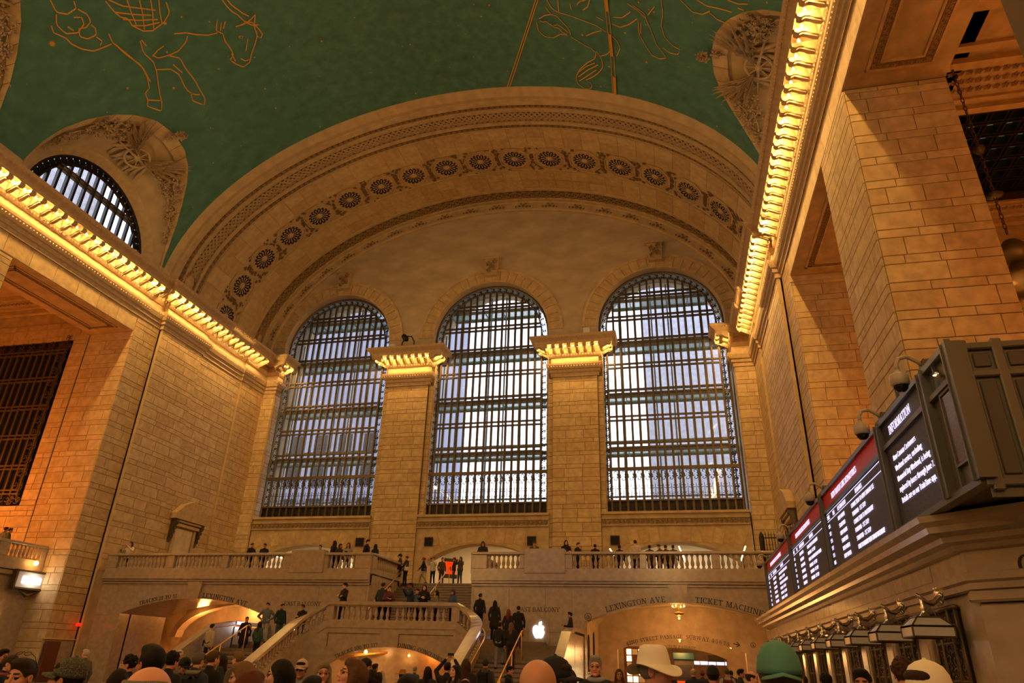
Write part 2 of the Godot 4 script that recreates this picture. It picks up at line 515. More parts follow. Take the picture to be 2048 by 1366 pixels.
func tympanum_poly(hw: float, y0: float, r: float) -> PackedVector2Array:
	var p := PackedVector2Array()
	p.append(Vector2(CX - 20.3, y0))
	for w in WX:
		p.append(Vector2(w - hw, y0))
		p.append_array(arc(Vector2(w, 24.57), r, PI, 0, 24))
		p.append(Vector2(w + hw, y0))
	p.append(Vector2(CX + 20.3, y0))
	for i in 41:
		var a := PI * i / 40
		p.append(Vector2(CX + 20.3 * cos(a), 23.6 + 14.0 * sin(a)))
	return p

func end_wall() -> void:
	var wall: Node3D = stru(base("wall_far"), "far end wall of pale stone around three tall arched windows")
	var b := MB.new()
	b.ext(tympanum_poly(4.6, 23.3, 4.6), -47.3, ZE)
	put("tympanum", b, M.streaked, wall)
	var s := MB.new()
	for i in 3: # under each window, with a flat arch at balcony level
		var w: float = WX[i]
		var p := PackedVector2Array([Vector2(w - 4.7, 5.4)])
		p.append(Vector2(w - 3.75, 5.4))
		p.append_array(flat_arch(w, 3.75, 7.75, 8.8, 20))
		p.append(Vector2(w + 3.75, 5.4))
		p.append_array(PackedVector2Array([Vector2(w + 4.7, 5.4), Vector2(w + 4.7, 10.75), Vector2(w - 4.7, 10.75)]))
		s.ext(p, -47.3, ZE - 0.12)
		s.span(w - 4.7, w + 4.7, 10.62, 10.78, -46.9, -45.98)
		s.span(w - 4.7, w + 4.7, 10.3, 10.36, -46.1, -46.0)
		s.span(w - 4.7, w + 4.7, 9.86, 9.92, -46.1, -46.0)
		var o := MB.new()
		for k in 30:
			o.mesh(leaf_bead, Transform3D(Basis(Vector3.BACK, 0.6 * (k % 2)).scaled_local(Vector3(0.36, 0.34, 0.5)), Vector3(w - 4.5 + k * 0.31, 10.11, -46.1)))
		stuff(put("scroll_frieze", o, M.carved_leaf, wall))
		for k in 13: # fan of long joint-lined stones over the flat arch
			if k == 6: continue
			var a := lerpf(-1, 1, k / 12.0)
			var bx := stone_mesh(0.62, 0.95, 0.02)
			add("fan_stone", bx, M["stone%d" % (k % 4)], wall, Transform3D(Basis(Vector3(cos(-a * 0.42), sin(-a * 0.42), 0), Vector3(sin(a * 0.42), cos(a * 0.42), 0), Vector3.BACK), Vector3(w + a * 4.05, 9.34 - absf(a) * 0.28, ZE - 0.12)))
	put("spandrel", s, M.wall, wall)
	# piers between the windows, and their capitals
	for k in 2:
		var x0: float = [-21.1, -8.16][k]
		var x1: float = x0 + 4.0
		var p: Node3D = tag(base("window_pier"), "tall stone pier between the middle and %s windows, with a bulb-lit capital" % ["left", "right"][k], "pier")
		var c := MB.new()
		c.span(x0, x1, 5.4, 23.4, -47.3, ZE - 0.25)
		c.span(x0 + 0.36, x1 - 0.36, 5.4, 20.6, ZE - 0.26, ZE - 0.05)
		put("core", c, M.mortar, p)
		ashlar(p, Vector3(x0 + 0.36, FB, ZE - 0.05), Vector3.RIGHT, Vector3.BACK, 3.28, 20.6 - FB, 40 + k)
		ashlar(p, Vector3(x0, FB, ZE - 0.25), Vector3.RIGHT, Vector3.BACK, 0.36, 20.6 - FB, 42 + k)
		ashlar(p, Vector3(x1 - 0.36, FB, ZE - 0.25), Vector3.RIGHT, Vector3.BACK, 0.36, 20.6 - FB, 44 + k)
		ashlar(p, Vector3(x0, FB, -46.9), Vector3.BACK, Vector3.LEFT, 0.65, 17.8, 46 + k)
		ashlar(p, Vector3(x1, FB, -46.25), Vector3.FORWARD, Vector3.RIGHT, 0.65, 17.8, 48 + k)
		var L := Vector3.LEFT
		var R := Vector3.RIGHT
		var F := Vector3.BACK
		var q0 := x0 + 0.33
		var q1 := x1 - 0.33
		entablature(p, [[Vector3(q0, 0, -47.4), L], [Vector3(q0, 0, ZE), L + F], [Vector3(q1, 0, ZE), R + F], [Vector3(q1, 0, -47.4), R]],
			[[Vector3(q0 - 0.35, 0, ZE), Vector3(q1 + 0.35, 0, ZE), F, 0.56], [Vector3(q0, 0, ZE + 1.0), Vector3(q0, 0, ZE - 0.3), L, 0.65], [Vector3(q1, 0, ZE + 1.0), Vector3(q1, 0, ZE - 0.3), R, 0.65]])
	for sg in [-1.0, 1.0]: # narrow piers in the corners
		var x0 := XL - 0.2 if sg < 0 else 5.05
		var x1 := -30.5 if sg < 0 else XR + 0.2
		var p: Node3D = tag(base("corner_pilaster"), "narrow stone pilaster in the %s corner beside the tall window" % ["left", "right"][int(sg > 0)], "pilaster")
		var c := MB.new()
		c.span(x0, x1, 5.4, 23.4, -47.3, ZE)
		put("core", c, M.mortar, p)
		ashlar(p, Vector3(x0, FB, ZE), Vector3.RIGHT, Vector3.BACK, x1 - x0, 20.6 - FB, 50)
		if sg < 0: ashlar(p, Vector3(x1, FB, ZE), Vector3.FORWARD, Vector3.RIGHT, 0.9, 17.8, 51)
		else: ashlar(p, Vector3(x0, FB, ZE - 0.9), Vector3.BACK, Vector3.LEFT, 0.9, 17.8, 51)
	# archivolts of the three windows with their keystones
	for i in 3:
		var w: float = WX[i]
		var a: Node3D = tag(base("archivolt"), "ring of wedge stones with a carved keystone over the %s tall window" % ["left", "middle", "right"][i], "arch")
		for k in 24:
			var v := MB.new()
			var a0 := PI * k / 24 + 0.004
			var a1 := PI * (k + 1) / 24 - 0.004
			var pl := PackedVector2Array()
			for t in 3: pl.append(Vector2(cos(lerpf(a0, a1, t / 2.0)), sin(lerpf(a0, a1, t / 2.0))) * 5.55)
			for t in 3: pl.append(Vector2(cos(lerpf(a1, a0, t / 2.0)), sin(lerpf(a1, a0, t / 2.0))) * 4.62)
			v.ext(pl, 0.0, 0.06, Transform3D(Basis(), Vector3(w, 24.57, ZE)), false)
			put("voussoir", v, M["stone%d" % (k % 2)], a)
		for e in [[5.55, 5.75, 0.11], [4.6, 4.7, 0.09]]:
			var rim := MB.new()
			for k in 36:
				var t0 := PI * k / 36
				var t1 := PI * (k + 1) / 36
				rim.ext(PackedVector2Array([Vector2(cos(t0), sin(t0)) * e[0], Vector2(cos(t1), sin(t1)) * e[0], Vector2(cos(t1), sin(t1)) * e[1], Vector2(cos(t0), sin(t0)) * e[1]]), 0, e[2], Transform3D(Basis(), Vector3(w, 24.57, ZE)), false)
			put("rim", rim, M.stone0, a)
		var key := MB.new()
		key.ext(PackedVector2Array([Vector2(-0.48, -0.75), Vector2(0.48, -0.75), Vector2(0.58, 0.7), Vector2(-0.58, 0.7)]), 0, 0.42, Transform3D(Basis(), Vector3(w, 30.5, ZE)))
		key.cbox(Vector3(w, 31.24, ZE + 0.26), Vector3(1.4, 0.16, 0.62), 0.03)
		key.cbox(Vector3(w, 29.72, ZE + 0.22), Vector3(1.02, 0.12, 0.54), 0.03)
		put("keystone", key, M.carved, a)
		var kl := MB.new()
		for t in 5:
			kl.mesh(leaf_bead, Transform3D(Basis().scaled(Vector3(0.5, 0.6, 0.8)), Vector3(w + [-0.22, 0.22, 0.0, -0.25, 0.25][t], 30.1 + t * 0.2, ZE + 0.43)))
		put("keystone_leaf", kl, M.carved_leaf, a)
	# vents, pipe and box on the wall
	for i in 4:
		var v := MB.new()
		var at := Vector3([-21.61, -16.47, -9.21, -3.66][i], 8.93, ZE + 0.04)
		var n: Node3D = tag(base("wall_vent"), "square dark vent grille on the wall %s" % ["right of the left balcony arch", "left of the middle balcony arch", "right of the middle balcony arch", "left of the right balcony arch"][i], "vent")
		v.span(at.x - 0.3, at.x + 0.3, at.y - 0.3, at.y + 0.3, at.z - 0.12, at.z - 0.02)
		put("plate", v, M.vent, n)
		for t in 6:
			var l := MB.new()
			l.box(at + Vector3(0, -0.22 + t * 0.088, 0.0), Vector3(0.54, 0.03, 0.05), Basis(Vector3.RIGHT, 0.5))
			put("louvre", l, M.iron, n)

func flat_arch(cx: float, hw: float, ys: float, yt: float, n := 16) -> PackedVector2Array: # shallow arc from left spring to right spring
	var p := PackedVector2Array()
	var h := yt - ys
	var R := (hw * hw + h * h) / (2.0 * h)
	var a := asin(hw / R)
	for i in n + 1:
		var t := lerpf(-a, a, float(i) / n)
		p.append(Vector2(cx + R * sin(t), yt - R + R * cos(t)))
	return p

# ---------------------------------------------------------------- the three great windows
const LEVELS := [27.28, 25.36, 23.46, 21.46, 19.45, 17.43, 15.45]
func scroll(b: MB, xf: Transform3D, s: float) -> void: # a flat C-scroll pair of cast iron
	for sg in [-1.0, 1.0]:
		var prev := Vector3.ZERO
		for i in 9:
			var a := i * 0.72
			var r := 0.05 + 0.042 * i
			var p := Vector3(sg * (0.42 - r * cos(a) * 0.85), r * sin(a), 0) * s
			if i > 0:
				var d := (p - prev).normalized()
				var e := Vector3(-d.y, d.x, 0) * 0.045 * s
				b.quad(xf * (prev + e), xf * (p + e), xf * (p - e), xf * (prev - e))
				b.quad(xf * (prev + e), xf * (prev + e - Vector3(0, 0, 0.05)), xf * (p + e - Vector3(0, 0, 0.05)), xf * (p + e))
			prev = p

func window_big(i: int) -> void:
	var w: float = WX[i]
	var win: Node3D = stru(base("window_%d" % (i + 1)), "%s tall arched window with dark bronze grille and scrolled iron border" % ["left", "middle", "right"][i])
	var f := MB.new()
	var lace := MB.new()
	# border: outer and inner rails with scrolls between
	var path := func(r: float, y0: float) -> Array:
		var p := [Vector3(w - r, y0, ZG)]
		for k in 8: p.append(Vector3(w - r, lerpf(y0, 24.57, (k + 1) / 9.0), ZG))
		for k in 33: p.append(Vector3(w - r * cos(PI * k / 32), 24.57 + r * sin(PI * k / 32), ZG))
		for k in 9: p.append(Vector3(w + r, lerpf(24.57, y0, (k + 1) / 9.0), ZG))
		return p
	f.tube(path.call(4.5, 10.8), [0.09], 6)
	f.tube(path.call(4.0, 10.8), [0.07], 6)
	put("border_rail", f, M.bronze, win)
	var n := 76
	for k in n: # scrolls up one side, round the arch, down the other
		var t := (k + 0.5) / n * (13.77 * 2 + PI * 4.25)
		var p: Vector3
		var a := 0.0
		if t < 13.77: p = Vector3(w - 4.25, 10.8 + t, ZG)
		elif t < 13.77 + PI * 4.25:
			a = (t - 13.77) / 4.25
			p = Vector3(w - 4.25 * cos(a), 24.57 + 4.25 * sin(a), ZG)
		else:
			a = PI
			p = Vector3(w + 4.25, 24.57 - (t - 13.77 - PI * 4.25), ZG)
		var bs := Basis(Vector3.BACK, -a + PI / 2)
		scroll(lace, Transform3D(bs, p), 0.52)
		scroll(lace, Transform3D(bs * Basis(Vector3.BACK, PI / 2), p), 0.4)
	for k in 15: # bottom panel and the frieze of scrolls above the lights
		var x := w - 4.0 + 8.0 * (k + 0.5) / 15
		scroll(lace, Transform3D(Basis(), Vector3(x, 11.22, ZG)), 0.62)
		scroll(lace, Transform3D(Basis(Vector3.BACK, PI / 2), Vector3(x, 11.22, ZG)), 0.7)
		scroll(lace, Transform3D(Basis(), Vector3(x, 13.36, ZG)), 0.6)
		scroll(lace, Transform3D(Basis(Vector3.BACK, PI / 2), Vector3(x, 13.3, ZG)), 0.5)
		scroll(lace, Transform3D(Basis(), Vector3(x, 12.55, ZG)), 0.4)
		lace.box(Vector3(x, 12.2, ZG), Vector3(0.035, 1.0, 0.04))
		scroll(lace, Transform3D(Basis(), Vector3(x, 12.1, ZG)), 0.28)
	stuff(add("iron_scrollwork", lace.done(), M.lace, win))
	var bp := MB.new()
	bp.span(w - 4.5, w + 4.5, 10.8, 11.55, ZG - 0.12, ZG - 0.06)
	put("bottom_panel", bp, M.iron, win)
	# mullions
	for k in 16:
		var x := -4.0 + 8.0 * k / 15
		var top := 24.57 + sqrt(maxf(0.0, 16.0 - x * x))
		var m := MB.new()
		m.span(w + x - 0.075, w + x + 0.075, 10.8, top, ZG - 0.16, ZG + 0.02)
		m.span(w + x - 0.03, w + x + 0.03, 10.8, top, ZG + 0.02, ZG + 0.08)
		put("mullion", m, M.bronze, win)
	for y in LEVELS:
		var hw := 4.0 if y < 24.57 else sqrt(16.0 - (y - 24.57) ** 2)
		var m := MB.new()
		m.span(w - hw, w + hw, y + 0.1, y + 0.2, ZG - 0.14, ZG + 0.06)
		m.span(w - hw, w + hw, y - 0.2, y - 0.1, ZG - 0.14, ZG + 0.06)
		put("transom", m, M.bronze, win)
	var m2 := MB.new()
	m2.span(w - 4.5, w + 4.5, 13.68, 13.88, ZG - 0.2, ZG + 0.1)
	m2.span(w - 4.5, w + 4.5, 11.55, 11.66, ZG - 0.2, ZG + 0.1)
	put("transom", m2, M.bronze, win)
	# panes
	var rows := [11.64, 13.77, 15.45, 17.43, 19.45, 21.46, 23.46, 25.36, 27.28, 28.6]
	for r in 9:
		for k in 15:
			var x := -4.0 + 8.0 * (k + 0.5) / 15
			var lim := 24.57 + sqrt(maxf(0.0, 16.0 - (absf(x) + 0.27) ** 2))
			var y0: float = rows[r]
			var y1 := minf(rows[r + 1], lim)
			if y1 - y0 < 0.2: continue
			add("pane", stone_mesh(0.5, y1 - y0, 0.012, 0.003), M.glass, win, Transform3D(Basis(), Vector3(w + x, (y0 + y1) * 0.5, ZG - 0.1)))
	# the glass-floored walkways between this window and the outer one
	for y in [23.2, 19.2, 15.2, 27.0]:
		var hw := 4.6 if y < 25 else 3.6
		var k: Node3D = tag(base("glass_walkway"), "greenish glass walkway floor inside the %s window, %s" % [["left", "middle", "right"][i], {23.2: "just under the springing of its arch", 19.2: "at mid height", 15.2: "the lowest of the stack", 27.0: "inside the arch itself"}[y]], "walkway")
		var s := MB.new()
		s.span(w - hw, w + hw, y, y + 0.12, -48.35, -47.0)
		put("glass_floor", s, M.walkway, k)
		var e := MB.new()
		e.span(w - hw, w + hw, y - 0.12, y + 0.16, -48.4, -48.3)
		e.span(w - hw, w + hw, y - 0.12, y + 0.16, -47.02, -46.92)
		for t in 6: e.span(w - hw + t * hw * 0.4 - 0.03, w - hw + t * hw * 0.4 + 0.03, y - 0.1, y, -48.35, -47.0)
		put("floor_beam", e, M.steel_grey, k)
		var h := MB.new()
		for hy in [1.05]: h.tube([Vector3(w - hw, y + hy, -48.2), Vector3(w + hw, y + hy, -48.2)], [0.025], 5)
		put("hand_rail", h, M.steel_grey, k)
	# outer window
	var out: Node3D = stru(base("window_%d" % (i + 11)), "outer frosted window behind the %s tall window" % ["left", "middle", "right"][i])
	for k in 8:
		var x := -4.4 + 8.8 * k / 7
		var m := MB.new()
		m.span(w + x - 0.055, w + x + 0.055, 10.6, 24.57 + sqrt(maxf(0.05, 21.2 - x * x)), -48.7, -48.55)
		put("mullion", m, M.steel_grey, out)
	for y in [27.9, 24.3, 20.3, 16.3, 12.3]:
		var m := MB.new()
		m.span(w - 4.6, w + 4.6, y - 0.06, y + 0.06, -48.7, -48.53)
		put("transom", m, M.steel_grey, out)
	var g := MB.new()
	g.span(w - 4.6, w + 4.6, 10.6, 29.3, -48.64, -48.62)
	put("pane", g, M.outer_glass, out)

# ---------------------------------------------------------------- vault
const VA := 20.0
const VB := 13.75
func on_vault(th: float, z: float, d := 0.0) -> Vector3:
	return Vector3(CX + (VA + d) * cos(th), YC + (VB + d) * sin(th), z)

const LUN := [Vector2(5.6, 23.4), Vector2(5.5, 25.1), Vector2(5.2, 26.6), Vector2(4.75, 27.9), Vector2(4.1, 29.0), Vector2(3.3, 29.95), Vector2(2.4, 30.65), Vector2(1.35, 31.08), Vector2(0, 31.25)]
const LZ := [-27.75, -14.75]
func outline() -> Array: # (dz, y) from the near foot over the top to the far foot, dz runs to the far end
	var c := Curve2D.new()
	var p := []
	for i in LUN.size(): p.append(Vector2(-LUN[i].x, LUN[i].y))
	for i in range(LUN.size() - 2, -1, -1): p.append(Vector2(LUN[i].x, LUN[i].y))
	for i in p.size():
		var t: Vector2 = (p[mini(i + 1, p.size() - 1)] - p[maxi(i - 1, 0)]) * 0.17
		c.add_point(p[i], -t, t)
	var o := []
	var n := 48
	for i in n + 1: o.append(c.sample_baked(c.get_baked_length() * i / n))
	return o

func vault() -> void:
	var v: Node3D = stru(base("ceiling"), "green barrel vault painted with gold stars and figures")
	var holes := []
	var o := outline()
	for z in LZ:
		for side in 2:
			var h := PackedVector2Array()
			for p in o:
				var th := asin(clampf((p.y - YC) / VB, 0, 1))
				h.append(Vector2(PI - th if side == 0 else th, z - p.x))
			h.append(Vector2(PI + 0.2 if side == 0 else -0.2, z - 5.6)); h.append(Vector2(PI + 0.2 if side == 0 else -0.2, z + 5.6))
			holes.append(h)
	var b := MB.new()
	var n := 64
	var low := asin((25.1 - YC) / VB)
	for i in n:
		var t0 := lerpf(low, PI - low, float(i) / n)
		var t1 := lerpf(low, PI - low, float(i + 1) / n)
		var strips := [PackedVector2Array([Vector2(t0, -33.5), Vector2(t1, -33.5), Vector2(t1, 38.0), Vector2(t0, 38.0)])]
		for h in holes:
			var out := []
			for s in strips: out.append_array(Geometry2D.clip_polygons(s, h))
			strips = out
		for s in strips:
			var t := Geometry2D.triangulate_polygon(s)
			for k in range(0, t.size(), 3):
				var q := []
				for m in 3: q.append(on_vault(s[t[k + m]].x, s[t[k + m]].y))
				b.tri(q[0], q[1], q[2])
	put("painted_vault", b, M.vault, v)
	var shell := MB.new() # thickness above the paint
	for i in 24:
		var t0 := lerpf(0.62, PI - 0.62, i / 24.0)
		var t1 := lerpf(0.62, PI - 0.62, (i + 1) / 24.0)
		shell.quad(on_vault(t0, -50, 6.0), on_vault(t1, -50, 6.0), on_vault(t1, 38.2, 6.0), on_vault(t0, 38.2, 6.0))
	put("roof_shell", shell, M.wall, v)
	var foot := MB.new() # plain stone feet of the vault between the lunettes
	for side in 2:
		for k in LZ.size() + 1:
			var za: float = -33.5 if k == 0 else LZ[k - 1] + 5.5
			var zb: float = LZ[k] - 5.5 if k < LZ.size() else 38.0
			for m in 3:
				var a := low * m / 3
				var c := low * (m + 1) / 3
				if side == 0: a = PI - a; c = PI - c
				foot.quad(on_vault(a, za, -0.03), on_vault(c, za, -0.03), on_vault(c, zb, -0.03), on_vault(a, zb, -0.03))
	put("vault_foot", foot, M.wall, v)
	var dot := func(m: MB, th: float, z: float, r: float, spikes: int):
		var c := on_vault(th, z, -0.02)
		var u := Vector3(-VA * sin(th), VB * cos(th), 0).normalized()
		for k in spikes:
			var a := TAU * k / spikes
			var a1 := TAU * (k + 0.5) / spikes
			var a2 := TAU * (k - 0.5) / spikes
			m.quad(c, c + (u * cos(a2) + Vector3.BACK * sin(a2)) * r * 0.4, c + (u * cos(a) + Vector3.BACK * sin(a)) * r, c + (u * cos(a1) + Vector3.BACK * sin(a1)) * r * 0.4)
	var st := MB.new()
	rng.seed = 77
	for k in 620:
		var r := 0.018 + 0.075 * pow(rng.randf(), 5.0)
		dot.call(st, lerpf(0.2, PI - 0.2, rng.randf()), lerpf(-33.2, -12.0, rng.randf()), r, 6)
	for p in [[2.62, -19.6, 0.2], [2.3, -22.0, 0.14], [2.42, -25.4, 0.12], [1.0, -31.2, 0.1], [0.93, -28.4, 0.1], [0.86, -30.2, 0.11], [1.08, -29.0, 0.1]]:
		dot.call(st, p[0], p[1], p[2], 12)
	stuff(add("gold_stars", st.done(), M.gilt, v))
	# line drawings in gold, laid on the plaster as ribbons: points are (angle in degrees, z)
	var draw := func(called: String, lines: Array, wd: float):
		var m := MB.new()
		for l in lines:
			var c := Curve2D.new()
			for i in range(0, l.size(), 2):
				var a := Vector2(l[i], l[i + 1])
				var pv := Vector2(l[maxi(i - 2, 0)], l[maxi(i - 1, 1)])
				var nx := Vector2(l[mini(i + 2, l.size() - 2)], l[mini(i + 3, l.size() - 1)])
				var t := (nx - pv) * 0.17
				c.add_point(a, -t, t)
			var len := c.get_baked_length()
			var k := maxi(2, int(len / 0.35))
			var prev := Vector3.ZERO
			var pe := Vector3.ZERO
			for i in k + 1:
				var s := c.sample_baked(len * i / k)
				var p := on_vault(deg_to_rad(s.x), s.y, -0.03)
				if i > 0:
					var nrm := (Vector3(CX, YC, p.z) - p).normalized()
					var e := (p - prev).cross(nrm).normalized() * wd
					if pe == Vector3.ZERO: pe = e
					m.quad(prev + pe, p + e, p - e, prev - pe)
					pe = e
				prev = p
		put(called, m, M.gilt, v)
	constellations(draw)

func constellations(draw) -> void: # generic gold star figures: [angle, z, angle, z, ...]
	draw.call("winged_horse_figure", [
		[123.80, -23.24, 125.07, -23.74, 124.39, -24.09, 124.92, -24.59, 124.85, -25.14, 125.22, -25.58, 126.28, -25.70, 125.85, -26.10, 124.99, -26.52, 123.45, -26.43, 122.12, -25.97, 120.51, -25.51, 119.21, -25.07, 118.82, -24.50, 117.37, -23.86, 118.55, -24.03, 120.19, -24.13, 121.66, -24.04],
		[120.89, -22.33, 120.86, -22.82, 120.62, -23.20, 120.01, -23.51, 119.87, -23.97, 118.65, -24.24, 118.33, -24.73, 118.22, -25.12, 119.04, -25.34, 119.30, -25.10],
		[120.13, -22.45, 120.04, -22.81, 119.59, -23.16, 119.18, -23.51, 118.55, -23.82],
		[120.92, -24.09, 119.66, -24.07, 118.87, -24.42, 117.91, -24.50],
		[123.40, -23.45, 124.42, -23.86],
		[122.67, -23.50, 123.76, -23.83],
		[122.34, -24.70, 121.66, -24.63, 121.61, -24.82, 122.24, -24.86, 122.34, -24.70],
		[125.30, -25.40, 125.56, -25.96],
		[121.08, -25.03, 122.76, -25.67],
		[124.39, -25.94, 123.93, -26.26, 123.20, -26.23],
		[131.70, -22.74, 129.76, -23.04, 128.47, -23.42, 126.66, -23.78, 125.08, -23.89],
		[129.97, -23.22, 130.90, -23.48, 133.18, -23.70, 135.07, -23.62, 137.14, -23.42, 137.46, -23.10],
		[135.23, -23.59, 133.76, -24.12, 134.24, -24.73, 134.30, -25.69, 134.78, -26.39, 135.06, -27.02, 136.13, -27.41, 137.42, -26.73, 136.65, -26.27, 136.26, -26.47, 135.44, -26.65],
		[138.76, -23.92, 136.54, -24.37, 136.01, -24.91, 136.71, -25.66, 136.82, -26.06, 136.55, -26.29],
		[135.63, -24.20, 135.27, -24.91],
		[141.09, -20.87, 141.62, -21.32, 141.33, -22.19, 140.50, -23.23, 141.17, -23.94, 142.35, -24.55, 143.75, -24.63, 144.28, -25.05, 145.31, -25.31, 143.83, -26.10, 142.26, -25.60, 144.28, -25.05],
		[141.54, -21.47, 140.92, -22.54, 140.61, -23.44, 141.34, -24.30],
		[137.49, -22.10, 138.55, -22.72, 138.21, -23.43, 139.03, -24.02, 140.47, -24.66, 141.87, -25.32, 142.32, -25.59],
		[137.21, -22.09, 137.24, -22.51],
		[134.69, -23.03, 136.10, -23.04, 137.64, -23.17],
		[137.52, -19.48, 137.61, -20.10, 137.36, -20.54, 136.48, -20.78, 136.77, -21.20, 135.84, -21.75, 134.46, -22.00, 131.87, -21.93, 129.92, -21.64, 129.26, -21.06],
		[136.98, -19.51, 135.74, -20.13, 133.70, -20.65, 131.63, -21.16],
		[137.59, -20.17, 135.28, -20.75, 132.80, -21.28],
		[137.32, -20.68, 135.14, -21.17, 132.40, -21.63],
		[136.62, -21.23, 134.88, -21.57, 132.46, -21.82],
		[134.46, -19.99, 135.32, -20.60, 136.06, -21.27],
		[132.77, -20.30, 133.74, -20.90, 135.52, -21.72],
		[131.19, -20.58, 132.30, -21.17, 134.19, -21.98],
		[130.04, -20.79, 131.28, -21.36, 132.28, -21.93],
		[144.73, -18.01, 145.46, -18.61, 144.22, -18.98, 142.31, -18.99, 141.77, -18.66],
		[145.72, -18.68, 147.03, -19.04, 147.00, -19.63, 145.20, -19.95, 143.31, -19.81, 142.69, -19.48, 143.79, -19.26],
		[142.22, -19.07, 141.61, -19.51, 141.95, -19.89, 143.42, -19.99, 144.53, -19.82, 145.45, -20.16, 144.59, -20.48, 142.93, -20.56, 142.16, -20.25, 142.38, -20.03],
		[147.84, -18.93, 148.46, -19.25, 147.54, -19.78, 147.52, -20.19, 146.80, -20.69, 145.36, -21.14, 143.38, -21.29, 141.97, -21.38],
		[145.79, -19.43, 145.49, -19.75],
		[143.19, -20.64, 142.93, -20.97, 143.74, -21.10]], 0.035)
	draw.call("giant_figure", [
		[70.15, -28.23, 70.20, -28.85, 69.14, -29.29, 67.55, -29.36, 66.08, -29.05, 64.79, -29.09],
		[69.53, -27.98, 68.28, -27.73, 66.98, -27.66, 66.08, -27.77, 65.32, -28.17, 64.25, -28.64, 64.12, -29.07],
		[69.44, -28.11, 69.03, -28.22, 68.20, -28.16, 67.69, -28.40],
		[67.65, -28.33, 67.14, -28.57, 66.19, -28.62, 65.69, -28.92, 64.93, -29.03],
		[67.07, -28.45, 66.23, -28.37, 65.37, -28.60, 64.53, -28.89],
		[67.95, -27.14, 67.26, -27.60],
		[67.38, -26.67, 66.76, -27.24, 65.64, -27.52, 63.80, -27.66, 61.35, -27.94, 58.84, -28.19, 56.98, -28.58],
		[64.18, -29.20, 62.98, -29.48, 61.45, -29.80, 60.32, -29.95],
		[60.35, -30.01, 59.58, -30.24, 60.10, -30.73, 61.61, -31.07, 63.63, -31.78, 64.62, -32.46, 64.49, -32.97, 63.22, -33.36, 61.96, -33.33, 61.35, -32.97, 61.90, -32.70],
		[59.53, -30.10, 58.67, -30.58, 58.55, -31.25, 59.41, -31.71, 60.62, -32.13, 62.56, -32.59],
		[63.69, -31.92, 62.10, -31.43, 60.23, -31.07],
		[64.05, -32.37, 61.86, -31.70, 59.57, -31.17],
		[64.03, -32.73, 61.85, -32.12, 60.08, -31.61],
		[58.98, -30.47, 57.52, -30.25, 56.74, -29.95],
		[61.14, -29.03, 59.36, -28.70, 57.96, -28.51],
		[65.61, -27.46, 65.35, -26.65],
		[63.25, -26.83, 63.15, -27.29],
		[62.03, -26.91, 61.45, -26.67, 60.12, -26.51],
		[61.05, -27.23, 59.98, -26.96, 59.48, -26.49],
		[58.62, -27.59, 57.37, -27.77],
		[56.34, -28.67, 55.11, -29.08, 54.55, -29.55, 55.44, -30.25],
		[55.77, -27.92, 54.15, -28.06, 52.39, -27.76, 50.59, -27.23],
		[55.29, -27.43, 53.63, -27.38, 51.85, -26.87],
		[52.38, -26.36, 50.47, -26.67, 48.87, -27.10, 47.95, -27.82, 47.00, -28.68, 45.60, -29.15, 44.82, -29.43, 46.39, -29.66, 48.19, -29.53],
		[50.44, -27.33, 50.45, -28.26, 49.19, -29.00, 47.85, -29.62],
		[51.41, -26.40, 49.16, -26.79, 48.42, -27.52],
		[45.63, -25.65, 45.36, -26.47, 45.79, -27.28, 45.14, -28.02, 43.35, -28.43, 41.87, -28.50, 42.25, -28.90, 44.12, -28.99, 45.57, -28.78],
		[49.95, -27.41, 50.10, -28.24],
		[47.04, -26.19, 48.49, -26.85]], 0.03)
	draw.call("gold_line_pair", [
		[69.40, -26.68, 79.70, -33.78],
		[69.00, -26.68, 79.18, -33.79]], 0.028)
	draw.call("gold_strokes", [
		[41.81, -25.30, 39.25, -25.78, 37.06, -25.66, 35.55, -25.29],
		[35.76, -25.38, 33.90, -25.58, 31.08, -25.51],
		[38.44, -24.96, 36.25, -25.07, 33.13, -24.87, 30.82, -24.75],
		[31.92, -24.20, 29.60, -24.12, 27.29, -23.81],
		[29.52, -24.34, 28.09, -24.26]], 0.03)
	draw.call("gold_band_dash", [
		[56.44, -26.14, 56.51, -27.12],
		[56.55, -28.68, 56.58, -30.32],
		[56.57, -31.95, 56.87, -33.72]], 0.16)
	draw.call("gold_band_edge", [
		[56.67, -26.15, 56.71, -27.73, 56.73, -30.47, 57.25, -33.75],
		[56.12, -26.13, 56.11, -27.94, 56.05, -30.42, 56.57, -33.72]], 0.025)

# ---------------------------------------------------------------- the broad arch before the end wall
const AA := 19.75
const AB := 13.35
func on_arch(t: float, z: float, d := 0.0) -> Vector3:
	return Vector3(CX + (AA + d) * cos(t), YC + (AB + d) * sin(t), z)

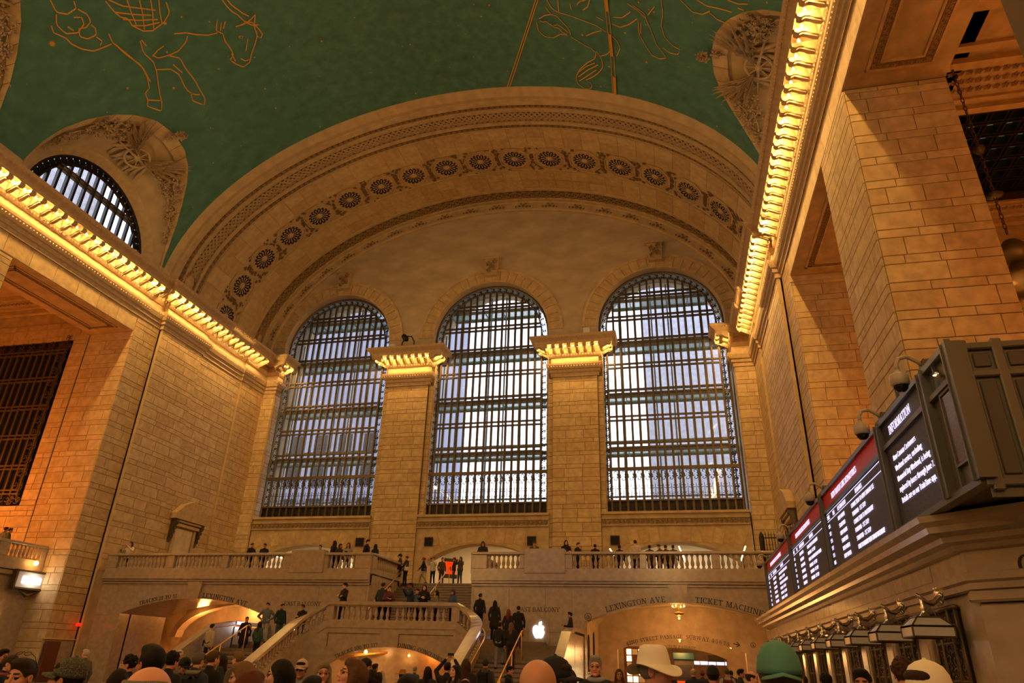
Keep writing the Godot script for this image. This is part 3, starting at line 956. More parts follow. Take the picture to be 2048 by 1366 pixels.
func broad_arch() -> void:
	var a: Node3D = tag(base("broad_arch"), "wide stone arch with carved bands and a row of dark round rosettes under the vault", "arch")
	var prof := [Vector2(-33.2, 0.6), Vector2(-33.35, 0.5), Vector2(-33.46, 0.3), Vector2(-33.62, 0.12), Vector2(-33.9, 0.0), Vector2(-34.18, 0.04), Vector2(-34.22, -0.1), Vector2(-34.62, -0.1), Vector2(-34.66, 0.06), Vector2(-35.02, 0.06), Vector2(-35.06, -0.07), Vector2(-35.18, -0.07), Vector2(-35.22, -0.02), Vector2(-35.38, -0.02), Vector2(-35.42, 0.08), Vector2(-36.34, 0.08), Vector2(-36.38, -0.08), Vector2(-36.57, -0.08), Vector2(-36.6, 0.05), Vector2(-36.98, 0.05), Vector2(-37.02, 0.0), Vector2(-39.1, 0.0), Vector2(-39.14, 0.06), Vector2(-41.7, 0.06), Vector2(-41.74, 0.0), Vector2(-44.0, 0.0), Vector2(-44.05, -0.05), Vector2(-44.3, -0.05), Vector2(-44.36, 0.05), Vector2(-45.35, 0.05), Vector2(-45.4, -0.06), Vector2(-45.7, -0.06), Vector2(-45.75, -0.16), Vector2(-45.75, -0.75), Vector2(-45.85, -0.85), Vector2(-46.1, -0.85)]
	var b := MB.new()
	var n := 96
	for i in n:
		for k in prof.size() - 1:
			var p: Vector2 = prof[k]
			var q: Vector2 = prof[k + 1]
			b.quad(on_arch(PI * i / n, p.x, p.y), on_arch(PI * i / n, q.x, q.y), on_arch(PI * (i + 1) / n, q.x, q.y), on_arch(PI * (i + 1) / n, p.x, p.y))
	put("soffit", b, M.wall, a)
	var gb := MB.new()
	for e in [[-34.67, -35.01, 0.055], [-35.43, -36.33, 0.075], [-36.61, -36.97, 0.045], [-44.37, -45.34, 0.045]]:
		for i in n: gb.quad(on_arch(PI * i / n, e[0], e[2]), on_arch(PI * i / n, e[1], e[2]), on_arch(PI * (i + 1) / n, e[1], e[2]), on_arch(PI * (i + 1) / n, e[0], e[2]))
	put("grime_and_shade_ground", gb, M.grimy_shaded, a)  # dark strips behind the leaves: painted shadow as well as grime
	# thin joints of the plain bands: proud slabs
	var al := PackedFloat32Array([0.0]) # arc length table
	for i in range(1, 721):
		al.append(al[i - 1] + on_arch(PI * i / 720, 0).distance_to(on_arch(PI * (i - 1) / 720, 0)))
	var at := func(s: float) -> float:
		var k := clampi(al.bsearch(s), 1, 720)
		return PI * (k - 1 + (s - al[k - 1]) / (al[k] - al[k - 1])) / 720
	var L: float = al[720]
	var slab := func(s0: float, s1: float, z0: float, z1: float, called: String, m: Material):
		var g := MB.new()
		var t0: float = at.call(s0 + 0.012)
		var t1: float = at.call(s1 - 0.012)
		var tm := (t0 + t1) * 0.5
		for e in [[t0, tm], [tm, t1]]:
			g.quad(on_arch(e[0], z0, -0.035), on_arch(e[0], z1, -0.035), on_arch(e[1], z1, -0.035), on_arch(e[1], z0, -0.035))
			g.quad(on_arch(e[0], z0, -0.035), on_arch(e[1], z0, -0.035), on_arch(e[1], z0, 0.02), on_arch(e[0], z0, 0.02))
		g.quad(on_arch(t0, z0, -0.035), on_arch(t0, z0, 0.02), on_arch(t0, z1, 0.02), on_arch(t0, z1, -0.035))
		g.quad(on_arch(t1, z0, -0.035), on_arch(t1, z1, -0.035), on_arch(t1, z1, 0.02), on_arch(t1, z0, 0.02))
		put(called, g, m, a)
	rng.seed = 5
	for r in [[-39.05, -38.05], [-38.02, -37.05], [-43.95, -42.9], [-42.86, -41.8]]:
		var cnt := 38
		for k in cnt:
			slab.call(L * k / cnt, L * (k + 1) / cnt, r[0], r[1], "slab", M["stone%d" % (rng.randi() % 4)])
	# carved bands
	var leafb := func(z: float, sz: float, step: float, alt: float, called: String):
		var m := MB.new()
		var cnt := int(L / step)
		for k in cnt:
			var s := L * (k + 0.5) / cnt
			var t: float = at.call(s)
			var nrm := Vector3(-cos(t) / AA, -sin(t) / AB, 0).normalized()
			var tg := Vector3(-AA * sin(t), AB * cos(t), 0).normalized()
			var bs := Basis(tg, tg.cross(nrm) * -1.0, nrm)
			m.mesh(leaf_bead, Transform3D(bs * Basis(Vector3.BACK, k * 1.3).scaled_local(Vector3(sz, sz, sz * 1.4)), on_arch(t, z + alt * (1 if k % 2 else -1), 0.02)))
		stuff(add(called, m.raw(), M.carved_leaf, a))
	leafb.call(-34.84, 0.36, 0.42, 0.0, "leaf_band")
	leafb.call(-36.79, 0.36, 0.42, 0.0, "leaf_band")
	leafb.call(-44.62, 0.5, 0.36, 0.1, "leaf_band")
	leafb.call(-45.08, 0.5, 0.36, 0.1, "leaf_band")
	var lat := MB.new() # woven lattice
	var cl := 66
	for k in cl * 2:
		for sg in [-1.0, 1.0]:
			var s0 := L * (k * 0.5 + 0.05) / cl
			var s1 := s0 + L / cl * 1.2
			if s1 > L: continue
			for e in [[0.0, 0.12], [0.12, 0.24]]:
				var pts := []
				for q in 5:
					var f := q / 4.0
					var t: float = at.call(lerpf(s0, s1, f))
					pts.append(on_arch(t, -35.88 + sg * (0.40 - 0.8 * f) + e[0], 0.06 - 0.10 * sin(PI * f)))
				lat.tube(pts, [0.035], 4, false)
	for k in cl:
		var t: float = at.call(L * (k + 0.5) / cl)
		var nrm := Vector3(-cos(t) / AA, -sin(t) / AB, 0).normalized()
		var tg := Vector3(-AA * sin(t), AB * cos(t), 0).normalized()
		for z in [-35.6, -36.16]:
			lat.mesh(leaf_bead, Transform3D(Basis(tg, tg.cross(nrm) * -1.0, nrm).scaled_local(Vector3.ONE * 0.28), on_arch(t, z, 0.05)))
	stuff(add("lattice_band", lat.done(), M.carved, a))
	# rosettes: an octagon frame, a solid disc painted as shaded holes and stone petals
	var frame := MB.new()
	for k in 24:
		var t0 := TAU * k / 24
		var t1 := TAU * (k + 1) / 24
		for e in [[0.90, 0.98, 0.09], [0.98, 1.10, 0.04]]:
			frame.ext(PackedVector2Array([Vector2(cos(t0), sin(t0)) * e[0], Vector2(cos(t1), sin(t1)) * e[0], Vector2(cos(t1), sin(t1)) * e[1], Vector2(cos(t0), sin(t0)) * e[1]]), -0.04, e[2], Transform3D(), false)
	for k in 8:
		var c0 := Vector2(cos(TAU * (k + 0.5) / 8), sin(TAU * (k + 0.5) / 8))
		var c1 := Vector2(cos(TAU * (k + 1.5) / 8), sin(TAU * (k + 1.5) / 8))
		frame.ext(PackedVector2Array([c0 * 1.2, c1 * 1.2, c1 * 1.3, c0 * 1.3]), -0.04, 0.08, Transform3D(), false)
	var fm := frame.done()
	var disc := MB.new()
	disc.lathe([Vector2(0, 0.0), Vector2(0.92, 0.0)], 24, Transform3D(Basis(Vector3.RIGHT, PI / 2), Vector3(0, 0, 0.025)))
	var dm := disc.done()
	var pet := MB.new()
	for k in 16:
		var d := Vector2.from_angle(TAU * k / 16)
		var e := Vector2(-d.y, d.x)
		pet.ext(PackedVector2Array([d * 0.22 - e * 0.012, d * 0.52 - e * 0.028, d * 0.60 - e * 0.06, d * 0.70 - e * 0.03, d * 0.70 + e * 0.03, d * 0.60 + e * 0.06, d * 0.52 + e * 0.028, d * 0.22 + e * 0.012]), -0.02, 0.05, Transform3D(), false)
		var g := Vector2.from_angle(TAU * (k + 0.5) / 16)
		var h := Vector2(-g.y, g.x)
		pet.ext(PackedVector2Array([g * 0.74 - h * 0.02, g * 0.92 - h * 0.085, g * 0.92 + h * 0.085, g * 0.74 + h * 0.02]), 0.0, 0.09, Transform3D(), false)
	pet.lathe([Vector2(0, 0.16), Vector2(0.12, 0.13), Vector2(0.2, 0.08), Vector2(0.26, 0.02)], 12, Transform3D(Basis(Vector3.RIGHT, PI / 2), Vector3.ZERO))
	var pm := pet.done()
	for k in range(-9, 10):
		var t: float = at.call(L * 0.5 - k * 2.745)
		var nrm := Vector3(-cos(t) / AA, -sin(t) / AB, 0).normalized()
		var tg := Vector3(-AA * sin(t), AB * cos(t), 0).normalized()
		var xf := Transform3D(Basis(tg, tg.cross(nrm) * -1.0, nrm), on_arch(t, -40.38, 0.05))
		var r := add("rosette", fm, M.stone1, a, xf)
		add("hole_shade_disc", dm, M.painted_dark, r)
		add("petals", pm, M.carved, r)
		if k < 9: # leafage between two rosettes
			var m := MB.new()
			var t2: float = at.call(L * 0.5 - (k + 0.5) * 2.745)
			var n2 := Vector3(-cos(t2) / AA, -sin(t2) / AB, 0).normalized()
			var g2 := Vector3(-AA * sin(t2), AB * cos(t2), 0).normalized()
			var bs := Basis(g2, g2.cross(n2) * -1.0, n2)
			rng.seed = 300 + k
			for q in 34:
				var y := rng.randf_range(-1.3, 1.3)
				var x := rng.randf_range(-1, 1) * (0.16 + 0.42 * y * y)
				var z := rng.randf_range(0.2, 0.36)
				m.mesh(leaf_bead, Transform3D((bs * Basis(Vector3.BACK, rng.randf() * TAU)).scaled_local(Vector3(z, z, z * 1.5)), on_arch(t2, -40.38, 0.04) + bs.x * x + bs.y * y))
			add("leafage", m.raw(), M.grimy_shaded, a)  # colour holds shadow between the leaves as well as grime
	# ornaments on the ring against the end wall, and cartouches at the feet
	for k in range(-10, 11):
		var t: float = at.call(L * 0.5 - k * 2.35)
		if t < 0.06 or t > PI - 0.06: continue
		var m := MB.new()
		var tg := Vector3(-AA * sin(t), AB * cos(t), 0).normalized()
		var bs := Basis(tg, Vector3(-tg.y, tg.x, 0), Vector3.BACK)
		for q in [[0.0, 0.0, 0.36], [0.32, 0.06, 0.28], [-0.32, 0.06, 0.28], [0.6, 0.08, 0.2], [-0.6, 0.08, 0.2], [0.2, -0.2, 0.2], [-0.2, -0.2, 0.2]]:
			m.mesh(leaf_bead, Transform3D(bs.scaled_local(Vector3.ONE * q[2]), on_arch(t, -45.74, -0.46) + bs.x * q[0] + bs.y * q[1]))
		add("palmette", m.raw(), M.grimy_shaded, a)  # dark by colour: relief shadow and grime painted in
	for e in [[0.13, -35.75, 1.0, 0.02], [PI - 0.13, -35.75, 1.0, 0.02], [0.13, -44.9, 0.62, 0.02], [PI - 0.13, -44.9, 0.62, 0.02]]:
		var t: float = e[0]
		var nrm := Vector3(-cos(t) / AA, -sin(t) / AB, 0).normalized()
		var tg := Vector3(-AA * sin(t), AB * cos(t), 0).normalized()
		var up := tg if t < 1.5 else -tg
		var bs := Basis(up.cross(nrm), up, nrm).scaled_local(Vector3.ONE * e[2])
		var m := MB.new(true)
		var at0 := on_arch(t, e[1], e[3])
		m.lathe([Vector2(0, 0.2), Vector2(0.35, 0.18), Vector2(0.55, 0.08), Vector2(0.62, 0.0)], 16, Transform3D((bs * Basis(Vector3.RIGHT, PI / 2)).scaled_local(Vector3(0.75, 1, 1.1)), at0))
		var c := add("cartouche", m.done(), M.carved, a)
		var g := MB.new()
		for q in 20:
			var w := TAU * q / 20
			g.mesh(leaf_bead, Transform3D((bs * Basis(Vector3.BACK, w)).scaled_local(Vector3.ONE * (0.42 if q % 2 else 0.55)), at0 + bs * Vector3(cos(w) * 0.68, sin(w) * 0.95 + (0.2 if q % 3 == 0 else 0.0), 0.06)))
		for q in 6: g.mesh(leaf_bead, Transform3D(bs.scaled_local(Vector3.ONE * 0.5), at0 + bs * Vector3([-0.4, 0.4, 0, -0.5, 0.5, 0][q], [1.35, 1.35, 1.6, -1.2, -1.2, -1.4][q], 0.05)))
		add("cartouche_leaves", g.raw(), M.carved_leaf, c)

# ---------------------------------------------------------------- lunettes
func lunette(sg: float, z0: float, number: int) -> void:
	var side := "left" if sg < 0 else "right"
	var which := "nearest the end wall" if z0 < -20 else "second from the end wall" if z0 < -10 else "over the near floor"
	var xw := CX + sg * 20.0 # plane of the window
	var l: Node3D = tag(base("lunette"), "curved stone lunette hood at the %s foot of the vault, %s" % [side, which], "lunette")
	var o := outline()
	var n := o.size()
	var O := []
	var I := []
	var W := []
	var V := []
	for i in n:
		var p: Vector2 = o[i]
		var th := asin(clampf((p.y - YC) / VB, 0, 1))
		O.append(Vector3(CX + sg * (VA - 0.04) * cos(th), YC + (VB - 0.04) * sin(th), z0 - p.x))
		var p2 := Vector2(p.x * 0.86, lerpf(p.y, 24.0, 0.13 if p.y > 24.2 else 0.0))
		var th2 := asin(clampf((p2.y - YC) / (VB + 0.1), 0, 1))
		I.append(Vector3(CX + sg * (VA + 0.25) * cos(th2) + sg * 0.0, YC + (VB + 0.1) * sin(th2), z0 - p2.x))
		var f := float(i) / (n - 1)
		var a := PI * clampf((f - 0.04) / 0.92, 0, 1)
		var y := 24.3 if f > 0.04 and f < 0.96 else lerpf(23.4, 24.3, minf(f, 1 - f) / 0.04)
		W.append(Vector3(xw + sg * 0.15, y + 5.0 * sin(a), z0 + 5.0 * cos(a)))
		V.append(Vector3(xw + sg * 0.75, y + 4.5 * sin(a), z0 + 4.5 * cos(a)))
	# I keeps on the way from O to W
	for i in n: I[i] = O[i].lerp(W[i], 0.2) + Vector3(sg * 0.06, 0.10, 0)
	var b := MB.new(true)
	for i in n - 1:
		for k in 4:
			b.quad(I[i].lerp(W[i], k / 4.0), I[i].lerp(W[i], (k + 1) / 4.0), I[i + 1].lerp(W[i + 1], (k + 1) / 4.0), I[i + 1].lerp(W[i + 1], k / 4.0))
	put("panel", b, M.wall, l)
	var rv := MB.new(true)
	for i in n - 1: rv.quad(W[i], V[i], V[i + 1], W[i + 1])
	put("reveal", rv, M.stone2, l)
	for k in 24: # border stones
		var g := MB.new()
		var i0 := k * 2
		for i in 2:
			var c0 := 0.03 if i == 0 else 0.0
			var c1 := 0.97 if i == 1 else 1.0
			var a0: Vector3 = O[i0 + i].lerp(O[i0 + i + 1], c0)
			var a1: Vector3 = O[i0 + i].lerp(O[i0 + i + 1], c1)
			var b0: Vector3 = I[i0 + i].lerp(I[i0 + i + 1], c0) - Vector3(sg * 0.06, 0.16, 0)
			var b1: Vector3 = I[i0 + i].lerp(I[i0 + i + 1], c1) - Vector3(sg * 0.06, 0.16, 0)
			g.quad(a0, b0, b1, a1)
			g.quad(b0, b0 + Vector3(sg * 0.1, 0.2, 0), b1 + Vector3(sg * 0.1, 0.2, 0), b1)
			g.quad(a0, a1, a1 + Vector3(sg * 0.1, 0.15, 0), a0 + Vector3(sg * 0.1, 0.15, 0))
		put("border_stone", g, M["stone%d" % (k * 3 % 4)], l)
	# carved winged wheel and sprays, on the panel
	var F := func(t: float, f: float) -> Transform3D: # t along the hood 0..1, f from window to border
		var x := clampf(t, 0, 1) * (n - 1)
		var i := mini(int(x), n - 2)
		var u := x - i
		var w0: Vector3 = W[i].lerp(W[i + 1], u)
		var o0: Vector3 = O[i].lerp(O[i + 1], u)
		var p := w0.lerp(o0, f)
		var tg: Vector3 = (O[i + 1].lerp(W[i + 1], 0.5) - O[i].lerp(W[i], 0.5)).normalized()
		var up := (o0 - w0).normalized()
		var nr := tg.cross(up).normalized()
		if nr.x * sg > 0 or nr.y > 0.5: nr = -nr
		return Transform3D(Basis(tg, (up - tg * up.dot(tg)).normalized(), nr), p)
	var rel: Node3D = tag(base("relief_carving"), "carved winged wheel and leaf sprays on the %s lunette %s" % [side, which], "sculpture")
	rng.seed = 60 + int(z0)
	var mid: Transform3D = F.call(0.5, 0.36)
	var wheel := MB.new(true)
	var ring := []
	for k in 25: ring.append(mid * Vector3(cos(TAU * k / 24) * 0.72, sin(TAU * k / 24) * 0.72, 0.42))
	wheel.tube(ring, [0.08], 6, false)
	for k in 8: wheel.tube([mid * Vector3(0, 0, 0.46), mid * Vector3(cos(TAU * k / 8) * 0.7, sin(TAU * k / 8) * 0.7, 0.42)], [0.05], 5)
	wheel.lathe([Vector2(0, 0.2), Vector2(0.16, 0.15), Vector2(0.2, 0)], 10, mid * Transform3D(Basis(Vector3.RIGHT, PI / 2), Vector3(0, 0, 0.42)))
	put("wheel", wheel, M.carved, rel)
	for s in [-1.0, 1.0]: # wings of three rows of feathers
		var wg := MB.new()
		for row in 3:
			for q in 7:
				var ang := lerpf(0.15, 1.15, q / 6.0)
				var len := (2.5 - row * 0.75) * lerpf(0.75, 1.0, sin(PI * q / 7.0 + 0.4))
				var d := Vector3(s * cos(ang) * 0.62, sin(ang), 0.0).normalized()
				var e := Vector3(-d.y, d.x, 0) * 0.13
				var r0 := Vector3(s * (0.35 + 0.10 * q), 0.25 + 0.05 * q, 0.40 + 0.10 * row)
				var tip := r0 + d * len + Vector3(0, 0, 0.30 - 0.1 * row)
				var m := r0 + d * len * 0.6 + Vector3(0, 0, 0.26)
				wg.quad(mid * (r0 - e * 0.5), mid * (m - e), mid * (tip), mid * (m + Vector3(0, 0, 0.08)))
				wg.quad(mid * (r0 + e * 0.5), mid * (m + Vector3(0, 0, 0.08)), mid * tip, mid * (m + e))
				wg.quad(mid * (r0 - e * 0.5), mid * (m + Vector3(0, 0, 0.08)), mid * (m + Vector3(0, 0, 0.08)), mid * (r0 + e * 0.5))
				wg.tri(mid * (r0 - e * 0.5), mid * (m + Vector3(0, 0, 0.08)), mid * (r0 + e * 0.5))
				wg.quad(mid * (m - e), mid * (r0 - e * 0.5), mid * (r0 - Vector3(0, 0, 0.2)), mid * (m - e - Vector3(0, 0, 0.2)))
				wg.quad(mid * (m + e), mid * (m + e - Vector3(0, 0, 0.2)), mid * (r0 - Vector3(0, 0, 0.2)), mid * (r0 + e * 0.5))
		put("wing", wg, M.carved, rel)
	var bolt := MB.new()
	bolt.tube([mid * Vector3(-1.7, -0.25, 0.25), mid * Vector3(-0.3, 0.0, 0.5), mid * Vector3(1.9, 0.1, 0.3)], [0.05, 0.09, 0.05], 6)
	put("staff", bolt, M.carved, rel)
	var drape := MB.new(true) # cloth swag behind the wheel
	for q in 9:
		var x := lerpf(-0.9, 0.9, q / 8.0)
		var pts := []
		for k in 6: pts.append(mid * Vector3(x * (1.0 + 0.12 * k) + 0.06 * sin(q * 2.1 + k), 0.3 - 0.34 * k + 0.2 * absf(x), 0.2 + 0.07 * sin(q * 1.7 + k * 1.2)))
		drape.tube(pts, [0.10, 0.13, 0.14, 0.13, 0.11, 0.06], 6)
	put("drapery", drape, M.carved, rel)
	for s in [[0.44, 0.16, 46, 0.62], [0.56, 0.84, 46, 0.62], [0.50, 0.5, 16, 1.02], [0.62, 0.72, 16, 0.75], [0.38, 0.28, 16, 0.75]]:
		var sp := MB.new()
		for k in s[2]:
			var f: float = float(k) / s[2]
			var t: float = lerpf(s[0], s[1], f) + rng.randf_range(-0.016, 0.016)
			var h: float = s[3] + rng.randf_range(-0.24, 0.24) * (1.0 - 0.4 * f)
			var x: Transform3D = F.call(t, clampf(h, 0.12, 1.12))
			var sz := rng.randf_range(0.34, 0.62) * (1.0 - 0.3 * f)
			sp.mesh(leaf_bead, x * Transform3D((Basis(Vector3.BACK, rng.randf() * TAU) * Basis(Vector3.RIGHT, rng.randf_range(-0.4, 0.4))).scaled_local(Vector3(sz, sz, sz * 2.2)), Vector3(0, 0, rng.randf_range(0.08, 0.34))))
		if s[0] != s[1]:
			var pts := []
			for k in 9:
				var x: Transform3D = F.call(lerpf(s[0], s[1], k / 8.0), s[3] + 0.06 * sin(k * 1.4))
				pts.append(x * Vector3(0, 0, 0.12))
			sp.tube(pts, [0.05], 5)
			sp.st.generate_normals()
		add("leaf_spray", sp.done(), M.carved, rel)

func lunette_window(sg: float, z0: float, number: int) -> void:
	var side := "left" if sg < 0 else "right"
	var xw := CX + sg * 20.75
	var w: Node3D = stru(base("window_%d" % number), "half-round clerestory window above the %s cornice" % side)
	var bs := Basis(Vector3.UP, PI / 2 if sg < 0 else -PI / 2) # local x runs along the wall, z into the hall
	var xf := Transform3D(bs, Vector3(xw, 24.3, z0))
	var f := MB.new()
	var lace := MB.new()
	for r in [4.5, 4.0]:
		var p := []
		for k in 29: p.append(xf * Vector3(-r * cos(PI * k / 28), r * sin(PI * k / 28), 0))
		f.tube(p, [0.1], 6)
	put("border_rail", f, M.iron, w)
	for k in 30:
		var a := PI * (k + 0.5) / 30
		scroll(lace, xf * Transform3D(Basis(Vector3.BACK, PI / 2 - a), Vector3(-4.25 * cos(a), 4.25 * sin(a), 0)), 0.5)
		lace.ext(PackedVector2Array([Vector2(-0.19, -0.2), Vector2(0.19, -0.2), Vector2(0.19, 0.2), Vector2(-0.19, 0.2)]), -0.1, -0.06, xf * Transform3D(Basis(Vector3.BACK, PI / 2 - a), Vector3(-4.25 * cos(a), 4.25 * sin(a), 0)))
	stuff(add("iron_scrollwork", lace.done(), M.lace, w))
	for k in 13:
		var x := -4.0 + 8.0 * (k + 0.5) / 13
		var x2 := -4.0 + 8.0 * k / 13
		var top := sqrt(maxf(0.0, 16.0 - x2 * x2))
		var m := MB.new()
		if k > 0:
			m.box(xf * Vector3(x2, (top - 0.9) * 0.5, 0), Vector3(0.15, top + 0.9, 0.22), bs)
			put("mullion", m, M.iron, w)
		var t2 := sqrt(maxf(0.2, 16.0 - (absf(x) + 0.26) ** 2))
		for e in [[-0.9, minf(2.7, t2)], [2.75, t2]]:
			if e[1] - e[0] < 0.3: continue
			add("pane", stone_mesh(0.56, e[1] - e[0], 0.012, 0.003), M.glass, w, xf * Transform3D(Basis(), Vector3(x, (e[0] + e[1]) * 0.5, -0.05)))
	var t := MB.new()
	t.box(xf * Vector3(0, 2.85, 0.03), Vector3(5.8, 0.1, 0.24), bs)
	t.box(xf * Vector3(0, 2.6, 0.03), Vector3(6.1, 0.1, 0.24), bs)
	put("transom", t, M.bronze, w)

# ---------------------------------------------------------------- balustrades
var baluster_mesh: ArrayMesh
func make_baluster() -> void:
	var b := MB.new(true)
	b.lathe([Vector2(0.09, 0.0), Vector2(0.09, 0.05), Vector2(0.055, 0.07), Vector2(0.05, 0.1), Vector2(0.085, 0.2), Vector2(0.092, 0.27), Vector2(0.06, 0.4), Vector2(0.042, 0.52), Vector2(0.06, 0.57), Vector2(0.05, 0.6), Vector2(0.085, 0.62), Vector2(0.085, 0.67)], 10)
	baluster_mesh = b.done()

func balusters(parent: Node, A: Vector3, B: Vector3, sp := 0.25) -> void: # feet from A to B (may climb)
	var n := maxi(1, roundi(A.distance_to(B) / sp))
	for i in n:
		add("baluster", baluster_mesh, M.marble, parent, Transform3D(Basis(Vector3.UP, 0.2), A.lerp(B, (i + 0.5) / n)))

func level_balustrade(label: String, spans: Array, blocks: Array, x0: float, x1: float, turn := Transform3D(), grp := "") -> Node3D: # along x at local z 0
	var t: Node3D = tag(base("balustrade"), label, "balustrade", grp)
	t.transform = turn
	var r := MB.new()
	r.cbox(Vector3((x0 + x1) / 2, 6.50, 0), Vector3(x1 - x0, 0.14, 0.42), 0.03)
	r.span(x0, x1, 6.43, 6.46, -0.16, 0.16)
	put("rail", r, M.marble, t)
	var p := MB.new()
	p.span(x0, x1, 5.54, 5.77, -0.18, 0.17)
	put("plinth", p, M.marble, t)
	var last := x0
	for s in spans:
		var d := MB.new()
		if s[0] - last > 0.02: d.cbox(Vector3((last + s[0]) / 2, 6.1, 0), Vector3(s[0] - last, 0.66, 0.36), 0.02)
		last = s[1]
		if s[0] - last < 90: put("pedestal", d, M.marble, t)
		balusters(t, Vector3(s[0], 5.77, 0), Vector3(s[1], 5.77, 0))
	if x1 - last > 0.02:
		var d := MB.new()
		d.cbox(Vector3((last + x1) / 2, 6.1, 0), Vector3(x1 - last, 0.66, 0.36), 0.02)
		put("pedestal", d, M.marble, t)
	for k in blocks:
		var d := MB.new()
		d.cbox(Vector3((k[0] + k[1]) / 2, 6.12, 0.02), Vector3(k[1] - k[0], 1.18, 0.52), 0.03)
		put("high_pedestal", d, M.marble, t)
	return t

func curved_text(parent: Node, s: String, cx: float, yt: float, R: float, off: float, c0: float, z: float, size: float) -> void: # letters set round an arc; c0 = signed start distance along the arc
	var d := c0
	for ch in s:
		var m := text(ch, size, 0.012)
		var w := m.get_aabb().size.x if ch != " " else size * 0.36
		if ch != " ":
			var a := (d + w * 0.5) / (R + off)
			add("letter", m, M.letter, parent, Transform3D(Basis(Vector3.BACK, -a), Vector3(cx + (R + off) * sin(a), yt - R + (R + off) * cos(a), z)) * Transform3D(Basis(), -m.get_aabb().get_center() * Vector3(1, 0, 0)))
		d += w + size * 0.13

func arch_radius(hw: float, h: float) -> float:
	return (hw * hw + h * h) / (2 * h)

func balcony() -> void:
	var w: Node3D = stru(base("wall_balcony"), "polished marble wall under the end balcony with two shallow arches")
	var b := MB.new()
	var la := flat_arch(-25.55, 4.45, 3.4, 4.22, 24)
	var ra := flat_arch(0.09, 4.4, 3.4, 4.28, 24)
	var p := PackedVector2Array([Vector2(-33.2, 0), Vector2(-30.0, 0)])
	p.append_array(la)
	p.append_array(PackedVector2Array([Vector2(-21.1, 0), Vector2(-15.5, 0), Vector2(-15.5, 5.5), Vector2(-33.2, 5.5)]))
	b.ext(p, ZB - 0.9, ZB)
	p = PackedVector2Array([Vector2(-9.85, 0), Vector2(-4.31, 0)])
	p.append_array(ra)
	p.append_array(PackedVector2Array([Vector2(4.49, 0), Vector2(XR + 0.2, 0), Vector2(XR + 0.2, 5.5), Vector2(-9.85, 5.5)]))
	b.ext(p, ZB - 0.9, ZB)
	b.span(-15.5, -9.85, 0, YL, ZB - 0.9, ZB)
	for x in [[XL, -15.42], [-9.93, XR]]: # mouldings of the balcony edge
		b.span(x[0], x[1], 5.2, 5.54, ZB - 0.2, ZB + 0.24)
		b.span(x[0], x[1], 5.08, 5.2, ZB - 0.2, ZB + 0.16)
		b.span(x[0], x[1], 4.96, 5.05, ZB - 0.2, ZB + 0.09)
	put("marble_face", b, M.marble, w)
	var slabs := MB.new() # thin raised slabs whose joints show
	var par: Array = [[-20.9, -18.2, 0.1, 3.2], [-20.9, -18.2, 3.22, 4.9], [-18.18, -15.55, 0.1, 3.2], [-18.18, -15.55, 3.22, 4.9], [-9.8, -8.0, 2.9, 4.9], [-7.98, -6.2, 2.9, 4.9], [-6.18, -4.9, 2.9, 4.9], [-9.8, -8.0, 0.1, 2.88], [-7.98, -6.2, 0.1, 2.88], [-31.7, -30.5, 3.3, 4.9], [-31.7, -30.5, 0.1, 3.28], [5.0, 6.5, 0.1, 3.2]]
	for s in par:
		add("marble_slab", stone_mesh(s[1] - s[0], s[3] - s[2], 0.02, 0.006), M.marble, w, Transform3D(Basis(), Vector3((s[0] + s[1]) / 2, (s[2] + s[3]) / 2, ZB)))
	for k in [[-25.55, 4.45, 4.22], [0.09, 4.4, 4.28]]: # keystones
		var g := MB.new()
		g.ext(PackedVector2Array([Vector2(-0.34, k[2] - 0.02), Vector2(0.34, k[2] - 0.02), Vector2(0.44, 5.06), Vector2(-0.44, 5.06)]), ZB - 0.1, ZB + 0.16, Transform3D(Basis(), Vector3(k[0], 0, 0)))
		put("keystone", g, M.marble, w)
	# deck
	var deck: Node3D = stru(base("floor_balcony"), "floor of the end balcony")
	var d := MB.new()
	d.span(XL, -15.5, 5.0, FB, -47.2, ZB - 0.1)
	d.span(-9.85, XR, 5.0, FB, -47.2, ZB - 0.1)
	d.span(-15.5, -9.85, 5.0, FB, -47.2, -39.0)
	put("deck", d, M.marble_floor, deck)
	var f := Vector3(0, 0, ZB)
	level_balustrade("left balcony balustrade of turned marble balusters over the arch to the tracks", [[-30.9, -27.6], [-27.2, -24.2], [-23.8, -20.45], [-17.85, -16.3]], [[-19.99, -18.05]], -31.9, -15.4, Transform3D(Basis(), f))
	level_balustrade("right balcony balustrade of turned marble balusters above the ticket machine arch", [[-9.17, -7.5], [-4.85, -1.6], [-1.3, 1.72], [2.1, 4.9]], [[-7.24, -5.2]], -9.95, 5.2, Transform3D(Basis(), f))
	level_balustrade("short marble balustrade running back along the left edge of the upper stairs", [[0.5, 4.0]], [], 0.0, 4.4, Transform3D(Basis(Vector3.UP, PI / 2), Vector3(-15.5, 0, -34.6)))
	level_balustrade("short marble balustrade running back along the right edge of the upper stairs", [[0.5, 4.0]], [], 0.0, 4.4, Transform3D(Basis(Vector3.UP, PI / 2), Vector3(-9.85, 0, -34.6)))
	# cheeks of the upper flight
	var c := MB.new()
	c.span(-16.1, -15.42, YL - 0.4, 5.5, -39.2, ZB)
	c.span(-9.93, -9.3, YL - 0.4, 5.5, -39.2, ZB)
	put("stair_cheeks", c, M.marble, w)
	# cut lettering
	for t in [["EAST BALCONY", -19.05, 4.02, 0.2], ["EAST BALCONY", -6.55, 3.9, 0.2]]:
		var m := text(t[0], t[3], 0.012)
		add("inscription", m, M.letter, w, Transform3D(Basis(), Vector3(t[1], t[2], ZB + 0.02)))
	var R := arch_radius(4.45, 0.82)
